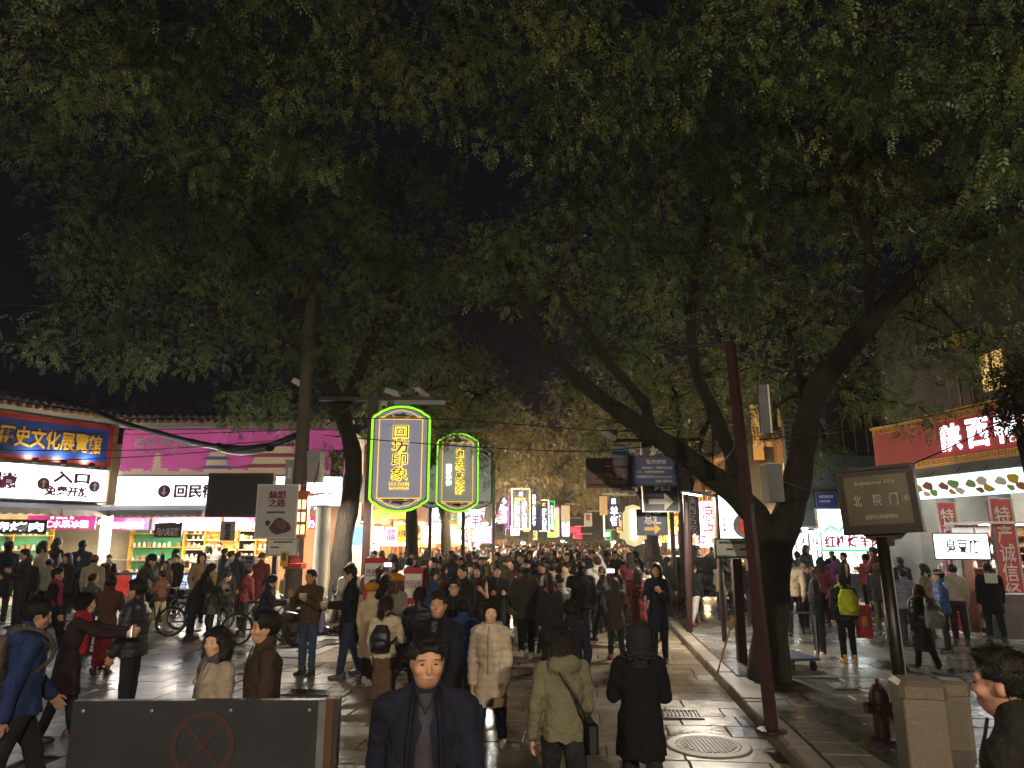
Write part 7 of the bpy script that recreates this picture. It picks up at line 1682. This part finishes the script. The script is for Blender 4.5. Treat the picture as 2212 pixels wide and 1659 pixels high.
for k in range(44):      # in front of the west stalls
    p = st(cr.uniform(-7.6, -5.9), cr.uniform(22, 40))
    if all((p.x - q[0]) ** 2 + (p.y - q[1]) ** 2 > .3 for q in taken): taken.append((p.x, p.y)); crowd_person(p.x, p.y, 0, 'queueing at the west stalls')
for k in range(70):
    p = st(cr.uniform(3.6, 9.5), cr.uniform(16.5, 36))
    if all((p.x - q[0]) ** 2 + (p.y - q[1]) ** 2 > .3 for q in taken): taken.append((p.x, p.y)); crowd_person(p.x, p.y, .13, ('beside the east stalls' if p.y < 22 else 'on the east sidewalk' if p.y < 28 else 'farther along the east sidewalk'))
for k in range(46):
    p = Vector((cr.uniform(-15.0, -6.4), cr.uniform(18.2, 23.4), 0))
    if all((p.x - q[0]) ** 2 + (p.y - q[1]) ** 2 > .4 for q in taken) and k < 40: taken.append((p.x, p.y)); crowd_person(p.x, p.y, 0, 'at the market counters' if p.y > 21 else 'on the plaza before the counters')
# beyond about forty metres the crowd reads as one mass
fm = [mat('far_' + n, c, .8) for n, c in (('skin', SKINC[0]), ('hair', HAIRC), ('black', BLK), ('grey', C('#3a3a3e')), ('cream', C('#9a8c76')), ('brown', C('#4a3626')))]
fb = MB(); fb.cur = 0
def farp(x, y, s):
    c = cr.choice([2, 2, 2, 3, 3, 4, 5])
    fb.cur = c; fb.lathe([(.17, 0), (.2, .5), (.19, .9), (.24, 1.25), (.2, 1.42), (.06, 1.48)], (x, y, 0), 7)
    fb.cur = 0; fb.lathe([(.05, 1.44), (.085, 1.54), (.08, 1.62)], (x, y, 0), 6); fb.cur = 1; fb.lathe([(.10, 1.58), (.105, 1.64), (.06, 1.72), (.01, 1.73)], (x, y + cr.choice([-.02, .03]), 0), 6)
for k in range(620):
    b = 37.6 + 80 * cr.random() ** 1.35; p = st(cr.uniform(-6, 2.5), b); farp(p.x, p.y, 1)
fb.cur = 5
tag(fb.build('crowd', fm, smooth=True), 'mass of distant heads filling the far end of the lane', 'crowd', None, 'stuff')
# ================================================================ carried things
def at_hand(J, i, off=(0, 0, 0)):
    a, e, w, f = J['arms'][i]; return wpos(J, w + f * .09 * J['h'] / 1.72) + Vector(off)
def phone(J, label, rz=0.0, both=False, up=.03):
    p = at_hand(J, 1); q = at_hand(J, 0)
    c = (p + q) / 2 if both else p
    t = thing('phone', label, 'phone', c + Vector((0, 0, up)), J['t'].rotation_euler.z + rz)
    if both: bx('phone_body', M_BLACK, t, -.08, .08, -.005, .005, -.04, .04); bx('screen', mat('phone_screen', (.7, .85, 1), .3, emit=1.5, sample=False), t, -.072, .072, -.0075, -.0055, -.036, .036)
    else: bx('phone_body', M_BLACK, t, -.037, .037, -.005, .005, -.07, .08); bx('screen', mat('phone_screen', (.7, .85, 1), .3, emit=1.5, sample=False), t, -.033, .033, -.0075, -.0055, -.06, .07)
phone(JP, 'phone held out by the woman in the maroon black coat', 0, False); phone(JU, 'phone raised overhead showing a bright screen', 0, True); phone(JC, 'phone raised by the woman in the long brown coat', 0, True); phone(JT, 'phone in the hands of the ponytailed woman', 0, True)
def bowl(J, i, label):
    p = at_hand(J, i, (0, 0, .03)); t = thing('paper_bowl', label, 'bowl', p)
    MB().lathe([(.04, -.03), (.045, -.028), (.065, .035), (.068, .037), (.06, .03), (.02, -.02)], n=14).build('bowl', M_WHITEP, t, smooth=True); MB().lathe([(.055, .02), (.03, .035), (.005, .04)], n=10).build('food', MATS['cooked_food'], t, smooth=True)
bowl(JE, 0, 'white paper bowl in the hand of the man in brown'); bowl(JM, 0, 'white paper bowl held by the man in the black jacket')
def backpack(J, label, c, m, w=.27, h=.4, dp=.15, f=.70, straps=True, pocket=True):
    H_ = J['h']; tp = J['tp']; o = tp(f, -.088)
    t = thing('backpack', label, 'backpack', wpos(J, o), J['t'].rotation_euler.z)
    v = Vox((-.25, -.3, -.35), (.25, .15, .35), .012); v.loft([(-h / 2, 0, -dp * .4, w * .47, dp * .55), (-h * .2, 0, -dp * .5, w * .54, dp * .62), (h * .2, 0, -dp * .42, w * .5, dp * .52), (h * .5, 0, -dp * .2, w * .3, dp * .3)], .03)
    if pocket: v.ell((0, -dp * 1.0, -h * .2), (w * .36, dp * .35, h * .2), .015)
    v.noise(.004, 26, 4); q = link('pack', v.mesh('pack', m), t); q.color = (*c, 1)
    if straps:
        sw = .055 * H_
        for s in (-1, 1):
            b = MB(); P_ = [wpos(J, tp(.845, -.085, s * .04)), wpos(J, tp(.865, -.02, s * .062)), wpos(J, tp(.82, .07, s * .07)), wpos(J, tp(.72, .09, s * .085)), wpos(J, tp(.64, -.02, s * .10)), wpos(J, tp(.62, -.09, s * .07))]
            Mi = (Matrix.Translation(t.location) @ Matrix.Rotation(t.rotation_euler.z, 4, 'Z')).inverted(); pp, rr_ = smooth_line([Mi @ p for p in P_], [.02] * 6, 4); b.tube(pp, rr_, 6); q = b.build('strap', m, t, smooth=True); q.color = (*[x * .7 for x in c], 1)
    return t
backpack(JB, 'grey backpack with tan straps worn by the man in blue', lin('#5a524c'), M_CLOTH, .30, .46, .17); backpack(JK, 'small black leather backpack on the ivory sweater', lin('#15151a'), M_LEATHER, .25, .32, .12, .66)
backpack(JG, 'bright yellow green backpack', lin('#a3b02a'), M_CLOTH, .32, .42, .16, .68); backpack(JS, 'silver backpack on the long dark padded coat', lin('#a8a6a0'), M_SHINY, .32, .46, .18, .68)
def bag(J, i, label, c, w, h, m=M_CLOTH, drop=.1):
    p = at_hand(J, i); t = thing('hand_bag', label, 'bag', (p.x, p.y, p.z - drop - h), J['t'].rotation_euler.z)
    v = Vox((-w, -w, -.02), (w, w, h + .04), .012); v.loft([(0, 0, 0, w * .48, w * .2), (h * .3, 0, 0, w * .52, w * .24), (h * .8, 0, 0, w * .42, w * .14), (h, 0, 0, w * .3, w * .05)], .02); v.noise(.006, 30, 3); q = link('bag_body', v.mesh('bag_body', m), t); q.color = (*c, 1)
    b = MB()
    for s in (-1, 1): b.tube([(s * w * .2, 0, h - .01), (s * w * .15, 0, h + drop), (0, 0, h + drop + .02)], .007, 5)
    q = b.build('handle', m, t); q.color = (*c, 1)
bag(JM, 1, 'lilac carrier bag low beside the cream coat', lin('#8a7898'), .24, .34); 
J9 = [o for o in scene.objects if o.get('label', '').startswith('long haired woman in black holding')][0]
t = thing('hand_bag', 'red plastic shopping bag carried by the woman in black', 'bag', J9.location + Vector((.22, -.05, .62)), R(20)); v = Vox((-.2, -.2, -.02), (.2, .2, .5), .012); v.loft([(0, 0, 0, .1, .05), (.12, 0, 0, .12, .07), (.36, 0, 0, .07, .03), (.46, 0, 0, .03, .02)], .02); v.noise(.008, 32, 3); q = link('bag_body', v.mesh('bag_body', M_SHINY), t); q.color = (*lin('#b8302c'), 1); MB().tube([(-.02, 0, .45), (0, 0, .52), (.02, 0, .45)], .006, 5).build('handle', M_REDLACQ, t)
t = thing('gift_bag', 'tall red gift bag standing beside the yellow green backpack wearer', 'bag', Vector((at(1871, 1400, 12.8).x, 12.8, .5)), R(-10)); bx('bag_body', mat('gift_red', '#a8262a', .5, var=.15), t, -.13, .13, -.05, .05, 0, .55); bx('gold_mark', M_GOLDT, t, -.04, .04, -.056, -.051, .2, .36); MB().tube([(-.05, 0, .55), (0, 0, .68), (.05, 0, .55)], .006, 5).build('handle', M_TGOLD, t)
# shoulder bag of the woman in the olive hood
H_ = JH['h']; tp = JH['tp']; c = wpos(JH, tp(.50, -.02, .125)); t = thing('shoulder_bag', 'black shoulder bag on the woman in the olive hood', 'bag', c - Vector((0, 0, .12)), JH['t'].rotation_euler.z)
bx('bag_body', mat('black_bag_leather', '#121216', .35, var=.2, bump=.1), t, -.04, .05, -.15, .13, 0, .22, .02); b = MB(); Mi = (Matrix.Translation(t.location) @ Matrix.Rotation(t.rotation_euler.z, 4, 'Z')).inverted()
pp, rr_ = smooth_line([Mi @ wpos(JH, tp(f, y, x)) for f, y, x in ((.52, -.06, .125), (.60, -.098, .09), (.70, -.11, .04), (.80, -.085, -.03), (.85, -.04, -.06), (.82, .05, -.06))], [.012] * 6, 4); b.tube(pp, rr_, 6); b.build('strap', M_BLACK, t)
# white print on the hooded coat
bx('back_print', mat('print_white', '#b9b6ae', .6, var=.15), JA['t'], -.11, .11, -.19, -.165, 1.16, 1.36)

# ================================================================ two-wheelers and the car
M_TYRE = mat('tyre', '#101011', .7, var=.2, bump=.1); M_CHROME = mat('chrome', '#b5b5b2', .2, .9, var=.1)
def wheel(parent, c, r_, w_, spokes=10):
    t = link('wheel', None, parent, c); b = MB(); n = 24
    P_ = [(0, r_ * .93 * math.cos(2 * math.pi * i / n), r_ * .93 * math.sin(2 * math.pi * i / n)) for i in range(n + 1)]; b.tube(P_, w_, 8, False).build('tyre', M_TYRE, t, smooth=True)
    m = MB(); m.tube([(x, y * .88, z * .88) for x, y, z in P_], w_ * .4, 6, False); m.tube([(-w_, 0, 0), (w_, 0, 0)], .03, 8)
    for i in range(spokes): a = 2 * math.pi * i / spokes; m.tube([(0, 0, 0), (0, r_ * .85 * math.cos(a), r_ * .85 * math.sin(a))], .004 if spokes > 8 else .018, 4)
    m.build('rim', M_CHROME, t); return t
def scooter(label, p, rz, c):
    t = thing('motor_scooter', label, 'scooter', p, rz, 'parked scooters'); m = mat('scooter_paint_' + c, c, .25, .1, var=.1, coat=.5)
    wheel(t, (0, .62, .24), .24, .05, 6); wheel(t, (0, -.6, .24), .24, .05, 6)
    v = Vox((-.3, -.95, .1), (.3, .9, 1.05), .022); v.loft([(.3, 0, -.45, .13, .35), (.5, 0, -.5, .17, .4), (.68, 0, -.5, .13, .38)], .04); v.cone((0, -.75, .62), (0, -.95, .68), .1, .06, .05); v.cone((-.1, .0, .28), (.1, .0, .28), .1, .1, .05); v.cone((0, -.25, .3), (0, .3, .3), .12, .12, .05)
    v.cone((-.13, .38, .38), (-.1, .48, .85), .06, .06, .04); v.cone((.13, .38, .38), (.1, .48, .85), .06, .06, .04); v.cone((0, .40, .38), (0, .5, .85), .1, .09, .05); v.cone((0, .62, .45), (0, .75, .42), .07, .06, .04); link('body', v.mesh('body', m), t)
    v = Vox((-.2, -.9, .6), (.2, .1, .85), .02); v.loft([(.68, 0, -.42, .12, .36), (.74, 0, -.42, .13, .38), (.78, 0, -.45, .1, .3)], .03); link('seat', v.mesh('seat', M_BLACK), t)
    MB().tube([(0, .62, .24), (0, .5, .8), (0, .46, 1.0)], .03, 8).tube([(-.3, .4, 1.02), (0, .46, 1.0), (.3, .4, 1.02)], .018, 8).build('handlebar', M_DSTEEL, t); bx('headlight', M_WHITEP, t, -.07, .07, .55, .6, .78, .9, .015)
    for s in (-1, 1): MB().tube([(s * .2, .42, 1.02), (s * .24, .44, 1.16)], .008, 5).lathe([(.01, 0), (.055, .01), (.05, .03)], (s * .25, .44, 1.16), 10).build('mirror', M_BLACK, t)
    return t
scooter('dark scooter with orange trim parked before the curved tree', gp(706, 1392), R(-62), '#2a1c1a'); scooter('pale scooter half hidden behind the man eating in brown', gp(672, 1376), R(-75), '#7a7470')
scooter('black scooter beside the east row trees', Vector((at(1470, 1300, 21.5).x, 21.5, .13)), R(30), '#16161a'); scooter('dark green scooter behind the dark red post', Vector((at(1447, 1300, 20.4).x, 20.4, .13)), R(40), '#1c2420')
def bicycle(label, p, rz):
    t = thing('bicycle', label, 'bicycle', p, rz); wheel(t, (0, .52, .33), .33, .025, 14); wheel(t, (0, -.52, .33), .33, .025, 14); f = MB()
    for a, b in (((0, -.52, .33), (0, -.08, .3)), ((0, -.52, .33), (0, -.2, .78)), ((0, -.08, .3), (0, -.2, .85)), ((0, -.08, .3), (0, .36, .75)), ((0, -.19, .75), (0, .34, .82)), ((0, .52, .33), (0, .34, .95))): f.tube([a, b], .018, 6)
    f.build('frame', M_BLACK, t); MB().tube([(-.28, .3, 1.0), (0, .36, .98), (.28, .3, 1.0)], .014, 6).build('handlebar', M_CHROME, t); v = Vox((-.12, -.4, .8), (.12, .02, .95), .015); v.loft([(.84, 0, -.2, .06, .13), (.89, 0, -.22, .08, .14)], .02); link('saddle', v.mesh('saddle', M_BLACK), t)
    bx('basket', M_DSTEEL, t, -.15, .15, .5, .75, .72, .95); return t
bicycle('black bicycle ridden by the man in the cap', gp(340, 1366), R(-35)); bicycle('black bicycle standing beside the bending people', gp(420, 1372), R(-60)); bicycle('bicycle parked behind the red post with the poster', gp(566, 1392), R(-70))
# dark hatchback behind the beige jacket
p = Vector((at(1520, 1310, 21.5).x + .2, 22.2, .13)); t = thing('parked_car', 'dark hatchback parked beyond the steel bollard', 'car', p, R(-84)); m = mat('car_paint', '#17181c', .2, .3, var=.05, coat=1)
prof = [(-1.95, .35), (-1.98, .75), (-1.8, 1.0), (-1.45, 1.42), (-1.0, 1.5), (.1, 1.48), (.75, 1.02), (1.6, .86), (1.92, .68), (1.95, .35)]
b = MB(); n = len(prof)
for s, k in ((-1, .82), (-1, .80), (1, .80), (1, .82)): pass
sec = [(-.86, .0), (-.80, 1.0), (.80, 1.0), (.86, 0)]
L_ = []
for xw in (-.86, -.78, .78, .86):
    for y, z in prof: L_.append((xw * (1 - .14 * max(0, (z - .9) / .6)), y, z if abs(xw) < .8 else min(z, z) - (.04 if z > 1.2 else 0)))
fs = []
for i in range(3):
    for j in range(n - 1): fs.append((i * n + j, i * n + j + 1, (i + 1) * n + j + 1, (i + 1) * n + j))
    fs.append((i * n + n - 1, i * n, (i + 1) * n, (i + 1) * n + n - 1))
fs += [tuple(range(n - 1, -1, -1)), tuple(range(3 * n, 4 * n))]
b.add(L_, fs).build('body', m, t)
gm = mat('car_glass', '#0c0e10', .08, .0, spec=.8)
for s in (-1, 1):
    MB().add([(s * .79, -1.35, 1.05), (s * .79, .55, 1.05), (s * .755, .1, 1.40), (s * .755, -1.1, 1.40)], [(0, 1, 2, 3) if s < 0 else (3, 2, 1, 0)]).xf(Matrix.Translation((s * .065, 0, 0))).build('side_window', gm, t)
    MB().box(s * .86 - .01, s * .86 + .01, -.35, -.2, .86, .89).build('door_handle', M_CHROME, t); MB().box(s * .7 - .12, s * .7 + .12, 1.86, 1.94, .62, .74, .01).build('headlight', M_WHITEP, t); MB().box(s * .95 - .08, s * .95 + .08, .55, .65, .98, 1.1, .02).build('mirror', m, t); MB().box(s * .66 - .14, s * .66 + .14, -1.99, -1.95, .75, .9).build('tail_light', M_REDLACQ, t)
MB().add([(-.66, .14, 1.47), (.66, .14, 1.47), (.74, .74, 1.06), (-.74, .74, 1.06)], [(0, 3, 2, 1)]).xf(Matrix.Translation((0, .03, .03))).build('windscreen', gm, t); MB().add([(-.64, -1.42, 1.42), (.64, -1.42, 1.42), (.72, -1.76, 1.05), (-.72, -1.76, 1.05)], [(0, 1, 2, 3)]).xf(Matrix.Translation((0, -.04, .02))).build('rear_window', gm, t)
for s in (-1, 1):
    for y in (-1.25, 1.2): wheel(t, (s * .8, y, .31), .31, .09, 5)
